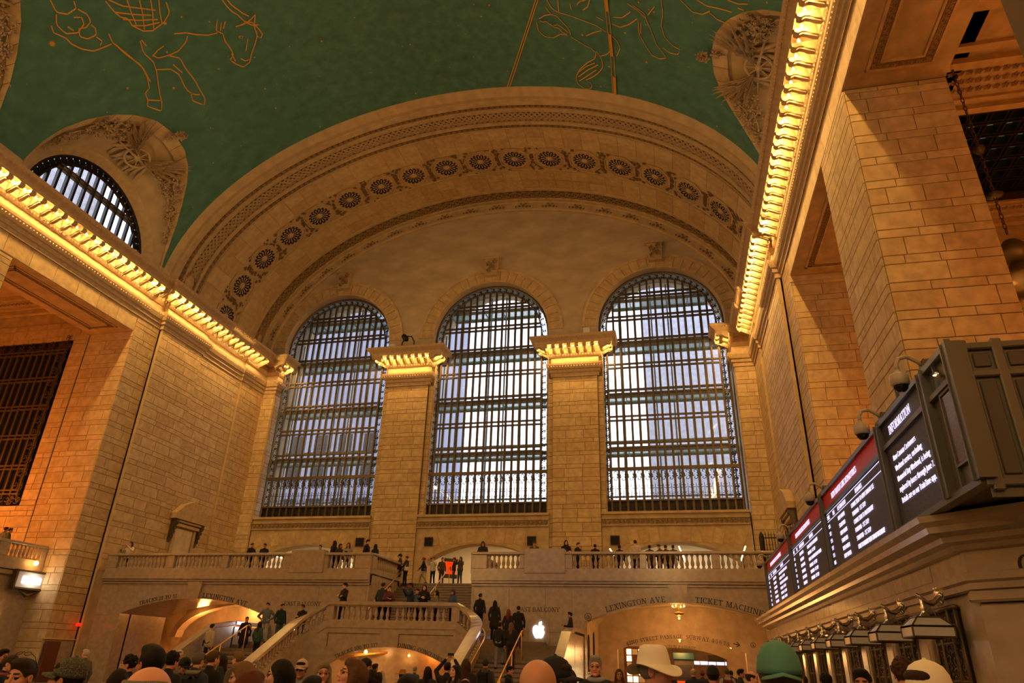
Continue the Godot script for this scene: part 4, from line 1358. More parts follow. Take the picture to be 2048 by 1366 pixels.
	curved_text(w, "TRACKS 21 TO 11", -25.55, 4.22, R, 0.16, -3.4, ZB + 0.01, 0.195)
	curved_text(w, "LEXINGTON AVE", -25.55, 4.22, R, 0.16, 0.5, ZB + 0.01, 0.235)
	R = arch_radius(4.4, 0.88)
	curved_text(w, "LEXINGTON AVE", 0.09, 4.28, R, 0.16, -3.45, ZB + 0.01, 0.235)
	curved_text(w, "TICKET MACHINES", 0.09, 4.28, R, 0.16, 0.75, ZB + 0.01, 0.235)
	wheelchair(w, Vector3(-4.15, 3.62, ZB + 0.02), 0.16)
	for k in 2: # glowing fruit signs
		var x: float = [-19.02, -6.5][k]
		fruit_sign(Vector3(x, 2.95, ZB + 0.05), ["left", "right"][k])

func wheelchair(parent: Node, at: Vector3, s: float) -> void:
	var b := MB.new()
	var ring := []
	for k in 17: ring.append(at + Vector3(cos(TAU * k / 16), sin(TAU * k / 16), 0) * s)
	b.tube(ring, [s * 0.06], 4, false)
	var wh := []
	for k in 11: wh.append(at + Vector3(cos(PI + 2.6 * k / 5.0 - 0.6) * 0.38 - 0.05, sin(PI + 2.6 * k / 5.0 - 0.6) * 0.38 - 0.2, 0) * s)
	b.tube(wh, [s * 0.05], 4)
	b.tube([at + Vector3(-0.05, 0.5, 0) * s, at + Vector3(-0.02, 0.0, 0) * s, at + Vector3(0.3, 0.0, 0) * s, at + Vector3(0.42, -0.45, 0) * s], [s * 0.06], 4)
	b.lathe([Vector2(0, s * 0.12), Vector2(s * 0.1, 0), Vector2(0, -s * 0.12)], 6, Transform3D(Basis(), at + Vector3(-0.06, 0.66, 0) * s))
	put("access_symbol", b, M.letter, parent)

func fruit_sign(at: Vector3, which: String) -> void:
	var n: Node3D = tag(base("fruit_sign"), "glowing white bitten fruit sign on the marble wall %s" % ("beside the left stair flight" if which == "left" else "above the right stair flight"), "sign")
	var body := PackedVector2Array()
	var half := [[0.0, 0.33], [0.09, 0.36], [0.2, 0.4], [0.32, 0.37], [0.42, 0.27], [0.46, 0.1], [0.44, -0.1], [0.37, -0.3], [0.27, -0.46], [0.17, -0.52], [0.08, -0.49], [0.0, -0.47]]
	for p in half: body.append(Vector2(p[0], p[1]))
	for i in range(half.size() - 2, 0, -1): body.append(Vector2(-half[i][0], half[i][1]))
	var bite := PackedVector2Array()
	for k in 16: bite.append(Vector2(0.56, 0.1) + Vector2.from_angle(TAU * k / 16) * 0.21)
	var res := Geometry2D.clip_polygons(body, bite)
	var b := MB.new()
	var xf := Transform3D(Basis().scaled(Vector3(0.62, 0.62, 1)), at)
	for r in res: b.ext(r, 0, 0.03, xf)
	put("glowing_fruit", b, M.white_glow, n)
	var lf := PackedVector2Array()
	for k in 7: lf.append(Vector2(0.0, 0.42) + Vector2(0.22 * k / 6.0 - 0.07 * sin(PI * k / 6.0), 0.26 * k / 6.0 + 0.05 * sin(PI * k / 6.0)))
	for k in range(5, 0, -1): lf.append(Vector2(0.0, 0.42) + Vector2(0.22 * k / 6.0 + 0.09 * sin(PI * k / 6.0), 0.26 * k / 6.0 - 0.07 * sin(PI * k / 6.0)))
	var l := MB.new()
	l.ext(lf, 0, 0.03, xf)
	put("glowing_leaf", l, M.white_glow, n)
	var pl := MB.new()
	pl.cbox(at + Vector3(0, 0, -0.03), Vector3(1.0, 1.15, 0.05), 0.01)
	put("backing_plate", pl, M.marble, n)
	var a := AreaLight3D.new()
	a.name = "fruit_light"
	a.area_size = Vector2(0.5, 0.6)
	a.light_energy = 1.6
	a.light_color = Color(1.0, 0.97, 1.0)
	a.shadow_enabled = true
	a.position = at + Vector3(0, 0, 0.08)
	a.rotation.y = PI
	add_child(a, true)

# ---------------------------------------------------------------- stairs
func stairs() -> void:
	var T := 0.164
	# upper flight
	var up: Node3D = tag(base("upper_stairs"), "broad upper flight of marble steps from the landing to the balcony", "stairs")
	for k in 16:
		var y := YL + (5.5 - YL) * (k + 1) / 16.0
		var z0 := -34.6 - 4.6 * k / 16.0
		var b := MB.new()
		b.cbox(Vector3(-12.68, y - 0.05, z0 - 0.14), Vector3(5.6, 0.1, 0.36), 0.012)
		put("step", b, M.tread, up)
		var r := MB.new()
		r.span(-15.45, -9.9, YL - 0.3, y - 0.09, z0 - 0.3, z0)
		put("riser", r, M.tread, up)
	var ld: Node3D = tag(base("stair_landing"), "stair landing behind the middle marble balustrade", "landing")
	var lb := MB.new()
	lb.span(-15.8, -9.6, YL - 0.35, YL, -34.65, ZL - 0.1)
	put("landing_slab", lb, M.marble_floor, ld)
	# two curved flights, mirrored about the middle line
	for sg in [1.0, -1.0]:
		var side := "right" if sg > 0 else "left"
		var mx := -12.7
		var X := func(x: float) -> float: return mx + sg * x # x measured from the middle
		var fl: Node3D = tag(base("curved_stairs"), "%s curved flight of marble steps sweeping from the landing to the floor" % side, "stairs")
		for k in 7:
			var a0 := PI / 2 * k / 7
			var a1 := PI / 2 * (k + 1) / 7
			var y := YL - T * (k + 1)
			var q := PackedVector2Array()
			for a in [a0, a1]:
				var d := Vector2(sin(a), -cos(a))
				var inn := Vector2(3.1, -30.2) + d * 1.2
				var t := minf((7.9 - 3.1) / maxf(d.x, 1e-4), (-34.6 + 30.2) / minf(d.y, -1e-4))
				var o := Vector2(3.1, -30.2) + d * t
				if a == a0: q.append(inn); q.append(o)
				else:
					if q[1].y < -34.5 and o.x > 7.85 and o.y > -34.5: q.append(Vector2(7.9, -34.6))
					q.append(o); q.append(inn)
			var pl := PackedVector2Array()
			for v in q: pl.append(Vector2(X.call(v.x), -v.y))
			var b := MB.new()
			b.ext(pl, 0.0, y, Transform3D(Basis(Vector3.RIGHT, Vector3(0, 0, -1), Vector3.UP), Vector3.ZERO))
			put("step", b, M.tread, fl)
		for k in 11:
			var y := YL - T * (k + 8)
			if y < 0.02: continue
			var z0 := -30.2 + 0.32 * k
			var b := MB.new()
			var xa: float = X.call(4.3)
			var xb: float = X.call(8.1)
			b.cbox(Vector3((xa + xb) / 2, y - 0.05, z0 + 0.17), Vector3(absf(xb - xa), 0.1, 0.37), 0.012)
			b.span(minf(xa, xb), maxf(xa, xb), 0, y - 0.09, z0, z0 + 0.31)
			put("step", b, M.tread, fl)
		# outer parapet
		var op: Node3D = tag(base("stair_parapet"), "outer sloping marble parapet of the %s flight with its flat coping" % side, "parapet")
		var xo: float = X.call(8.2)
		var oc := MB.new()
		var pp := PackedVector2Array([Vector2(31.6, 0), Vector2(26.6, 0), Vector2(26.6, 0.85), Vector2(30.0, 2.62), Vector2(31.6, 2.8)])
		oc.ext(pp, -0.13, 0.13, Transform3D(Basis(Vector3(0, 0, -1), Vector3.UP, Vector3.RIGHT), Vector3(xo, 0, 0)))
		oc.span(xo - 0.13, xo + 0.13, 0, 2.75, -34.6, -31.5)
		put("parapet_wall", oc, M.marble, op)
		var cp := MB.new()
		cp.sweep([Vector2(-0.2, 0.0), Vector2(-0.2, 0.13), Vector2(0.2, 0.13), Vector2(0.2, 0.0), Vector2(-0.2, 0.0)], [[Vector3(xo, 0.82, -26.5), Vector3.RIGHT], [Vector3(xo, 2.66, -30.0), Vector3.RIGHT], [Vector3(xo, 2.86, -31.6), Vector3.RIGHT]])
		cp.span(xo - 0.2, xo + 0.2, 2.84, 2.99, -34.6, -31.5)
		cp.quad(Vector3(xo - 0.2, 0.82, -26.5), Vector3(xo + 0.2, 0.82, -26.5), Vector3(xo + 0.2, 0.95, -26.5), Vector3(xo - 0.2, 0.95, -26.5))
		put("coping", cp, M.marble, op)
		# brass rails
		var br: Node3D = tag(base("brass_handrail"), "brass handrail on posts down the middle of the %s curved flight" % side, "handrail")
		var rb := MB.new(true)
		var xm: float = X.call(6.35)
		rb.tube([Vector3(xm, 2.58, -30.3), Vector3(xm, 2.78, -30.1), Vector3(xm, 2.74, -29.9), Vector3(xm, 0.95, -26.1), Vector3(xm, 0.8, -26.0)], [0.03], 8)
		put("rail", rb, M.brass, br)
		for z in [-29.9, -28.2, -26.3]:
			var pz := MB.new(true)
			pz.tube([Vector3(xm, maxf(0.0, 1.75 - 0.47 * (z + 29.9)) - 0.1, z), Vector3(xm, 2.72 - 0.47 * (z + 29.9), z)], [0.022], 8)
			put("post", pz, M.brass, br)
		var wr: Node3D = tag(base("brass_wall_rail"), "brass wall rail along the stair side of the %s inner balustrade" % side, "handrail")
		var wb := MB.new(true)
		var pts := []
		for k in 9:
			var a := PI / 2 * k / 8
			pts.append(Vector3(X.call(3.1 + 1.56 * sin(a)), 3.55 - 1.15 * k / 8.0, -30.2 - 1.56 * cos(a)))
		pts.append(Vector3(X.call(4.66), 0.62, -26.7))
		wb.tube(pts, [0.03], 8)
		put("rail", wb, M.brass, wr)
	for k in 2: # rails of the upper flight
		var x: float = [-15.2, -12.5][k]
		var n: Node3D = tag(base("brass_handrail"), ["brass handrail along the left cheek of the upper flight", "brass handrail on posts down the middle of the upper flight"][k], "handrail")
		var rb := MB.new(true)
		rb.tube([Vector3(x, 5.5 + 0.7, -39.1), Vector3(x, 6.42, -38.95), Vector3(x, 3.98, -34.5), Vector3(x, 3.8, -34.35)], [0.03], 8)
		put("rail", rb, M.brass, n)
		for z in [-38.8, -36.6, -34.6]:
			var pz := MB.new(true)
			pz.tube([Vector3(x, 2.9 - (z + 34.6) * 0.55, z), Vector3(x, 4.0 - (z + 34.6) * 0.55, z)], [0.022], 8)
			put("post", pz, M.brass, n)
	inner_balustrade()

func inner_balustrade() -> void: # the U-shaped wall and balustrade between the flights
	var n: Node3D = tag(base("landing_balustrade"), "curving marble balustrade of the landing sweeping down both flights", "balustrade")
	var path := [] # [x from middle, z, rail top, outward2]
	for k in 8: path.append([4.3, -26.6 - 3.6 * k / 8.0, 1.02 + 1.83 * k / 8.0, Vector2(1, 0)])
	for k in 9:
		var a := PI / 2 * (8 - k) / 8.0
		path.append([3.1 + 1.2 * sin(a), -30.2 - 1.2 * cos(a), 2.85 + 1.07 * k / 8.0, Vector2(sin(a), -cos(a))])
	path.append([0.0, ZL, 3.92, Vector2(0, -1)])
	var full := []
	for p in path: full.append(p)
	for i in range(path.size() - 2, -1, -1):
		var p: Array = path[i]
		full.append([-p[0], p[1], p[2], Vector2(-p[3].x, p[3].y)])
	var P := func(i: int, off: float, y: float) -> Vector3:
		var p: Array = full[i]
		return Vector3(-12.7 + p[0] + p[3].x * off, p[2] + y, p[1] + p[3].y * off)
	var rail := MB.new()
	var plinth := MB.new()
	var wall := MB.new()
	for i in full.size() - 1:
		for e in [[rail, -0.24, 0.24, -0.15, 0.0], [plinth, -0.19, 0.19, -1.12, -0.78], [rail, -0.16, 0.16, -0.21, -0.15]]:
			var A := [P.call(i, e[1], e[3]), P.call(i, e[1], e[4]), P.call(i, e[2], e[4]), P.call(i, e[2], e[3])]
			var B := [P.call(i + 1, e[1], e[3]), P.call(i + 1, e[1], e[4]), P.call(i + 1, e[2], e[4]), P.call(i + 1, e[2], e[3])]
			for k in 4: e[0].quad(A[k], A[(k + 1) % 4], B[(k + 1) % 4], B[k])
			if i == 0 or i == full.size() - 2:
				var C: Array = A if i == 0 else B
				e[0].quad(C[0], C[1], C[2], C[3])
		var straight: bool = absf(full[i][1] - ZL) < 0.01 and absf(full[i + 1][1] - ZL) < 0.01
		if not straight:
			for off in [-0.15, 0.15]:
				var a: Vector3 = P.call(i, off, -1.1)
				var b: Vector3 = P.call(i + 1, off, -1.1)
				wall.quad(Vector3(a.x, 0, a.z), a, b, Vector3(b.x, 0, b.z))
			var a: Vector3 = P.call(i, -0.19, -1.12)
			var b: Vector3 = P.call(i + 1, -0.19, -1.12)
	put("rail", rail, M.marble, n)
	put("plinth", plinth, M.marble, n)
	var ap := PackedVector2Array([Vector2(-15.82, 0), Vector2(-15.78, 0)])
	ap.append_array(flat_arch(-12.7, 3.02, 1.2, 2.04, 24))
	ap.append_array(PackedVector2Array([Vector2(-9.62, 0), Vector2(-9.58, 0), Vector2(-9.58, 2.82), Vector2(-15.82, 2.82)]))
	wall.ext(ap, ZL - 0.15, ZL + 0.15)
	wall.quad(Vector3(-8.4 - 0.15, 0, -26.6), Vector3(-8.4 + 0.15, 0, -26.6), Vector3(-8.4 + 0.15, 0, -26.6) + Vector3(0, -0.08, 0), Vector3(-8.4 - 0.15, -0.08, -26.6))
	put("wall", wall, M.marble, n)
	for x in [[-15.7, -13.15], [-12.25, -9.7]]: # sunk frame lines on the wall
		var fr := MB.new()
		fr.span(x[0], x[1], 2.55, 2.58, ZL + 0.15, ZL + 0.17)
		fr.span(x[0] if x[0] < -14 else x[0], x[0] + 0.03, 2.0, 2.58, ZL + 0.15, ZL + 0.17)
		put("panel_line", fr, M.mortar, n)
	# balusters: level, then on the slopes
	for s in [[-15.6, -9.8]]:
		for e in [[s[0] + 0.3, -12.7 - 0.1], [-12.6, s[1] - 0.3]]:
			balusters(n, Vector3(e[0], 3.14, ZL), Vector3(e[1], 3.14, ZL), 0.27)
	for sg in [1.0, -1.0]:
		for i in range(1, path.size() - 2):
			var a: Array = path[i]
			var b: Array = path[i + 1]
			var d := Vector2(a[0] - b[0], a[1] - b[1]).length()
			var c := maxi(1, roundi(d / 0.26))
			for k in c:
				var t := (k + 0.5) / c
				add("baluster", baluster_mesh, M.marble, n, Transform3D(Basis(), Vector3(-12.7 + sg * lerpf(a[0], b[0], t), lerpf(a[2], b[2], t) - 0.80, lerpf(a[1], b[1], t))))
	for x in [-15.75, -9.65]:
		var d := MB.new()
		d.cbox(Vector3(x, 3.45, ZL), Vector3(0.4, 0.66, 0.36), 0.02)
		put("pedestal", d, M.marble, n)
	var R := arch_radius(3.02, 0.84)
	curved_text(n, "TRACKS 100 TO 117", -12.7, 2.04, R, 0.1, -2.6, ZL + 0.155, 0.155)
	curved_text(n, "DINING CONCOURSE", -12.7, 2.04, R, 0.1, 0.45, ZL + 0.155, 0.165)

# ---------------------------------------------------------------- rooms behind the arches
func room(called: String, label: String, x0: float, x1: float, y0: float, y1: float, z0: float, z1: float, m: Material, open_front := true) -> Node3D:
	var r: Node3D = stru(base(called), label)
	var b := MB.new()
	b.span(x0 - 0.2, x0, y0, y1, z0, z1)
	b.span(x1, x1 + 0.2, y0, y1, z0, z1)
	b.span(x0, x1, y1, y1 + 0.2, z0, z1)
	b.span(x0, x1, y0, y1, z0 - 0.2, z0)
	put("shell", b, m, r)
	return r

func passages() -> void:
	# right: towards the ticket machines
	var r: Node3D = room("wall_passage", "warm lit passage behind the right arch", -4.35, 4.5, 0, 5.0, -62, ZB - 0.9, M.plaster)
	var b := MB.new()
	for a in [[-41.0, 0.0, 3.35, 2.35, 2.95, -4.35, 4.5], [-47.0, -0.2, 2.9, 2.05, 2.62, -4.35, 4.5]]:
		var p := PackedVector2Array([Vector2(a[5], 0), Vector2(a[1] - a[2], 0)])
		p.append_array(flat_arch(a[1], a[2], a[3], a[4], 20))
		p.append_array(PackedVector2Array([Vector2(a[1] + a[2], 0), Vector2(a[6], 0), Vector2(a[6], 5.0), Vector2(a[5], 5.0)]))
		b.ext(p, a[0] - 0.6, a[0])
	put("arched_wall", b, M.plaster, r)
	var v := MB.new() # vault of the first bay
	for i in 16:
		var q := func(t: float, z: float): return Vector3(0.09 + 4.45 * cos(t), 3.4 + 1.15 * sin(t), z)
		v.quad(q.call(PI * i / 16, -35.4), q.call(PI * (i + 1) / 16, -35.4), q.call(PI * (i + 1) / 16, -41.0), q.call(PI * i / 16, -41.0))
	put("bay_vault", v, M.plaster, r)
	var R := arch_radius(3.35, 0.6)
	curved_text(r, "42ND STREET PASSAGE  SUBWAY 4·5·6·7·S", 0.0, 2.95, R, 0.1, -2.9, -40.985, 0.185)
	var ar := MB.new()
	ar.tube([Vector3(2.75, 2.78, -40.98), Vector3(3.08, 2.70, -40.98)], [0.02], 4)
	ar.tube([Vector3(2.95, 2.85, -40.98), Vector3(3.08, 2.70, -40.98), Vector3(2.9, 2.62, -40.98)], [0.02], 4)
	put("arrow", ar, M.letter, r)
	wheelchair(r, Vector3(3.75, 2.72, -40.98), 0.13)
	R = arch_radius(2.9, 0.57)
	curved_text(r, "LEXINGTON PASSAGE", -0.2, 2.62, R, 0.07, -1.35, -46.985, 0.16)
	for k in 2: # chandeliers of bare bulbs
		chandelier_small(Vector3([0.05, 0.0][k], [3.95, 3.05][k], [-37.0, -43.8][k]), ["in the first bay behind the ticket machine arch", "in the second bay beyond the inner arch"][k], 1.0 - 0.25 * k)
	for k in 4:
		var at := Vector3([-2.6, 2.7, 2.2, 0.6][k], [2.75, 2.65, 2.35, 2.0][k], [-42.0, -42.2, -48.5, -53.0][k])
		var n: Node3D = tag(base("ceiling_lamp"), "bare bulb lamp under the passage ceiling, %s" % ["left of the inner arch", "right of the inner arch", "right of the far passage", "deep down the passage"][k], "lamp")
		bulb_on(n, at, 0.09, 0.9)
	var shop: Node3D = tag(base("shop_window"), "glowing shop window of small square shelves at left of the passage", "window")
	for i in 4:
		for j in 6:
			if i == 1 and j > 2 and j < 5: continue
			var g := MB.new()
			g.cbox(Vector3(-2.95 + i * 0.34, 0.5 + j * 0.36, -44.3), Vector3(0.27, 0.29, 0.05), 0.01)
			put("lit_shelf", g, M.lamp_glow if (i + j) % 3 else M.white_wall, shop)
	var fr := MB.new()
	fr.span(-3.25, -1.75, 0.2, 2.6, -44.5, -44.36)
	put("frame", fr, M.wood_door, shop)
	var ks: Node3D = tag(base("ticket_machine"), "dark ticket machine kiosk with a teal header in the passage", "kiosk")
	b = MB.new()
	b.cbox(Vector3(0.15, 1.0, -45.0), Vector3(1.15, 2.0, 0.7), 0.03)
	put("cabinet", b, M.frame_dark, ks)
	b = MB.new(); b.cbox(Vector3(0.15, 2.15, -44.9), Vector3(1.2, 0.36, 0.8), 0.02); put("header", b, M.teal_sign, ks)
	b = MB.new(); b.cbox(Vector3(0.15, 1.35, -44.63), Vector3(0.8, 0.7, 0.04), 0.01); put("screen", b, M.led_panel, ks)
	b = MB.new(); b.cbox(Vector3(0.15, 0.72, -44.63), Vector3(0.85, 0.25, 0.06), 0.01); put("tray", b, M.orange_sign, ks)
	var ts: Node3D = tag(base("sign_strip"), "row of bright white screens deep in the passage", "sign")
	for k in 5:
		b = MB.new(); b.cbox(Vector3(1.0 + k * 0.55, 1.85, -54), Vector3(0.5, 0.22, 0.05), 0.01); put("screen", b, M.led, ts)
	var hs: Node3D = tag(base("hanging_sign"), "dark hanging sign board at right of the far passage", "sign")
	b = MB.new(); b.cbox(Vector3(2.1, 2.1, -48.0), Vector3(0.95, 0.38, 0.08), 0.01); put("board", b, M.frame_dark, hs)
	b = MB.new(); b.span(2.05, 2.15, 2.28, 2.6, -48.02, -47.98); put("hanger", b, M.iron, hs)
	for k in 2:
		var pd: Node3D = tag(base("side_niche"), ["dark narrow arched niche on the left jamb, nearer the hall", "dark narrow window on the left jamb, deeper in the bay"][k], "niche")
		b = MB.new()
		b.ext(PackedVector2Array([Vector2(-0.3, 0), Vector2(0.3, 0), Vector2(0.3, 1.9), Vector2(0.2, 2.1), Vector2(0, 2.2), Vector2(-0.2, 2.1), Vector2(-0.3, 1.9)]), 0, 0.03, Transform3D(Basis(Vector3.UP, PI / 2), Vector3(-4.34, 0.7 + 0.2 * k, -36.2 - 2.2 * k)))
		put("niche_dark_plate", b, M.painted_dark, pd)  # flat plate; the dark depth of the niche is only painted
	for k in 3: lamp(Vector3([0.0, 0.0, 0.3][k], [3.0, 2.4, 2.2][k], [-38.5, -44.0, -52.0][k]), [4.0, 3.5, 6.0][k], Color(1.0, 0.68, 0.36), 0.3)
	# left: towards the tracks
	var l: Node3D = room("wall_passage", "warm vaulted passage behind the left arch", -33.0, -17.4, 0, 5.0, -47.5, ZB - 0.9, M.plaster)
	b = MB.new()
	b.span(-30.2, -30.0, 0, 5.0, -38.4, ZB - 0.8)
	b.span(-21.1, -20.9, 0, 5.0, -38.4, ZB - 0.8)
	var q := flat_arch(-25.55, 4.45, 3.4, 4.22, 20)
	for i in q.size() - 1: b.quad(Vector3(q[i].x, q[i].y, ZB - 0.5), Vector3(q[i + 1].x, q[i + 1].y, ZB - 0.5), Vector3(q[i + 1].x, q[i + 1].y, -38.4), Vector3(q[i].x, q[i].y, -38.4))
	put("deep_reveal", b, M.marble, l)
	b = MB.new()
	for a in [[-42.5, -24.0, 2.4, 2.5, 3.9]]:
		var p := PackedVector2Array([Vector2(-33, 0), Vector2(-29.2, 0), Vector2(-29.2, 2.6)])
		p.append_array(flat_arch(-27.6, 1.6, 2.6, 2.9, 10))
		p.append_array(PackedVector2Array([Vector2(-26.0, 0), Vector2(-23.9, 0)]))
		p.append_array(flat_arch(-22.1, 1.8, 2.35, 2.75, 10))
		p.append_array(PackedVector2Array([Vector2(-20.3, 0), Vector2(-17.4, 0), Vector2(-17.4, 5.0), Vector2(-33, 5.0)]))
		b.ext(p, a[0] - 0.5, a[0])
	put("inner_wall", b, M.plaster, l)
	for k in 3: # ribs of the vault
		var rb := MB.new()
		for i in 16:
			var f := func(t: float, e: float, z: float): return Vector3(-25.5 + (5.6 - e) * cos(t), 2.4 + (2.4 - e) * sin(t), z)
			var za: float = -39.0 - k * 1.5
			rb.quad(f.call(PI * i / 16, 0.0, za), f.call(PI * (i + 1) / 16, 0.0, za), f.call(PI * (i + 1) / 16, 0.4, za), f.call(PI * i / 16, 0.4, za))
			rb.quad(f.call(PI * i / 16, 0.4, za), f.call(PI * (i + 1) / 16, 0.4, za), f.call(PI * (i + 1) / 16, 0.4, za - 0.7), f.call(PI * i / 16, 0.4, za - 0.7))
		if k == 1: put("vault_rib", rb, M.plaster, l)
	R = arch_radius(1.8, 0.4)
	curved_text(l, "21 TRACKS 11", -22.1, 2.75, R, 0.08, -0.95, -42.48, 0.17)
	var kb: Node3D = tag(base("train_kiosk"), "tall bronze framed train screen with an old board cornice inside the left arch", "sign")
	b = MB.new()
	b.cbox(Vector3(-26.2, 1.35, -40.4), Vector3(1.55, 2.7, 0.5), 0.03)
	b.cbox(Vector3(-26.2, 2.82, -40.3), Vector3(2.0, 0.16, 0.75), 0.03)
	put("frame", b, M.bronze, kb)
	b = MB.new(); b.cbox(Vector3(-26.2, 2.55, -40.12), Vector3(1.4, 0.26, 0.06), 0.01); put("header", b, M.frame_dark, kb)
	b = MB.new(); b.cbox(Vector3(-26.55, 2.2, -40.12), Vector3(0.62, 0.22, 0.05), 0.01); put("logo_screen", b, M.screen_blue, kb)
	b = MB.new(); b.cbox(Vector3(-25.75, 1.3, -40.12), Vector3(0.5, 2.0, 0.05), 0.01); put("blank_panel", b, M.wood_door, kb)
	for k in 9:
		b = MB.new(); b.cbox(Vector3(-26.55 + 0.03 * (k % 3), 1.95 - k * 0.2, -40.12), Vector3(0.55 - 0.06 * (k % 3), 0.06, 0.04), 0.008); put("text_row", b, M.led, kb)
	for k in 2: # wall washers that make the two scallops of light
		var at := Vector3([-26.6, -24.0][k], 4.15, -41.9)
		var n: Node3D = tag(base("wall_washer"), "small round wall washer lamp over the kiosk, %s" % ["above it", "to its right"][k], "lamp")
		b = MB.new(true); b.lathe([Vector2(0.16, 0.0), Vector2(0.2, 0.08), Vector2(0.1, 0.16), Vector2(0, 0.17)], 12, Transform3D(Basis(), at)); put("housing", b, M.bronze, n)
		b = MB.new(true); b.lathe([Vector2(0.0, -0.01), Vector2(0.15, 0.0)], 12, Transform3D(Basis(), at)); put("lens", b, M.lamp_glow, n)
		lamp(at + Vector3(0, -0.12, 0.0), 2.2, Color(1.0, 0.68, 0.36), 0.12)
	lamp(Vector3(-22.5, 3.4, -40.0), 4.5, Color(1.0, 0.62, 0.3), 0.3)
	lamp(Vector3(-29.0, 3.4, -40.5), 3.0, Color(1.0, 0.62, 0.3), 0.3)
	lamp(Vector3(-24.5, 3.0, -45.0), 3.0, Color(1.0, 0.62, 0.3), 0.3)
	# middle: down to the lower concourse
	var m: Node3D = room("wall_passage", "orange lit passage under the landing", -15.9, -9.5, 0, 2.5, -40, ZL - 0.15, M.plaster)
	b = MB.new(true)
	b.tube([Vector3(-15.7, 1.6, -32.6), Vector3(-12.6, 2.05, -36.5), Vector3(-10.5, 2.2, -39.5)], [0.06], 6)
	put("ceiling_moulding", b, M.brass, m)
	for k in 3:
		var n: Node3D = tag(base("passage_lamp"), "bare bulb lamp in the orange passage under the landing, %s" % ["bright one at upper left", "small one in the middle", "low one at left"][k], "lamp")
		bulb_on(n, Vector3([-14.6, -12.9, -14.9][k], [1.82, 1.72, 0.8][k], [-33.2, -34.5, -33.4][k]), [0.09, 0.06, 0.06][k], [1.6, 0.6, 0.6][k])
	lamp(Vector3(-11.6, 1.9, -34.5), 3.2, Color(1.0, 0.55, 0.2), 0.3)
	# balcony level: bright rooms behind the flat arches
	for i in 3:
		var x: float = WX[i]
		var k: Node3D = room("wall_shop", "white shop room behind the %s balcony arch" % ["left", "middle", "right"][i], x - 5.5, x + 5.5, 5.3, 9.9, -55, -47.25, M.white_wall)
		var fl := MB.new(); fl.span(x - 5.5, x + 5.5, 5.2, FB, -55, -47.2); put("floor", fl, M.marble_floor, k)
		var a := AreaLight3D.new()
		a.name = "shop_light"
		a.area_size = Vector2(6, 3)
		a.light_energy = [22.0, 14.0, 26.0][i]
		a.light_color = [Color(1.0, 0.93, 0.8), Color(1.0, 0.72, 0.42), Color(1.0, 0.95, 0.85)][i]
		a.position = Vector3(x, 9.75, -51)
		a.rotation.x = -PI / 2
		a.shadow_enabled = true
		add_child(a, true)
		var gl := MB.new(); gl.span(x - 3, x + 3, 9.82, 9.88, -52.5, -49.5); put("ceiling_light", gl, M.lamp_glow, k)
	var os: Node3D = tag(base("orange_banner"), "slanting orange display board behind the stair head", "sign")
	b = MB.new(); b.cbox(Vector3(-14.3, 7.0, -44.6), Vector3(0.75, 0.8, 0.1), 0.02, Basis(Vector3.UP, 0.75)); put("orange_face", b, M.orange_sign, os)
	b = MB.new()
	for e in [[0.5, 0.2], [-0.5, 0.25]]: b.cbox(Vector3(-14.3, 7.0 + e[0], -44.6), Vector3(0.95, e[1], 0.16), 0.02, Basis(Vector3.UP, 0.75))
	b.box(Vector3(-15.0, 6.2, -44.6), Vector3(0.1, 1.5, 0.1))
	put("frame", b, M.frame_dark, os)
	for k in 6: # slanting light tubes on the balcony
		var at: Vector3 = [Vector3(-23.2, 6.9, -38.5), Vector3(-7.2, 6.75, -38.0), Vector3(-3.1, 6.9, -38.3), Vector3(0.45, 6.95, -38.3), Vector3(3.5, 6.95, -38.3), Vector3(-18.6, 6.55, -38.5)][k]
		var tilt: float = [1.35, 0.9, 0.6, 0.35, -0.4, 1.2][k]
		var n: Node3D = tag(base("light_tube"), "slanting lit tube lamp on a balcony stand, %s" % ["lying low before the left arch", "tiny one beside the middle pedestal", "left of the right arch", "in front of the right arch", "rightmost by the corner", "left of the stair head"][k], "lamp")
		b = MB.new(true)
		var d := Vector3(-sin(tilt), cos(tilt), 0)
		b.tube([at - d * 0.5, at + d * 0.45], [0.035], 8)
		put("tube", b, M.tube_glow, n)
		b = MB.new(); b.tube([Vector3(at.x, FB, at.z - 0.05), at - Vector3(0, 0.1, 0.05)], [0.03], 6); put("stand", b, M.iron, n)

func bulb_on(n: Node3D, at: Vector3, r: float, e: float) -> void:
	var b := MB.new(true)
	b.lathe([Vector2(0, -r), Vector2(r * 0.7, -r * 0.7), Vector2(r, 0), Vector2(r * 0.7, r * 0.7), Vector2(0, r)], 10, Transform3D(Basis(), at))
	put("bulb", b, M.bulb, n)
	b = MB.new(true)
	b.lathe([Vector2(0, r * 0.8), Vector2(r * 0.5, r * 0.9), Vector2(r * 0.6, r * 2.0), Vector2(0, r * 2.1)], 8, Transform3D(Basis(), at))
	put("socket", b, M.brass, n)
	lamp(at, e, Color(1.0, 0.70, 0.38), 0.06)

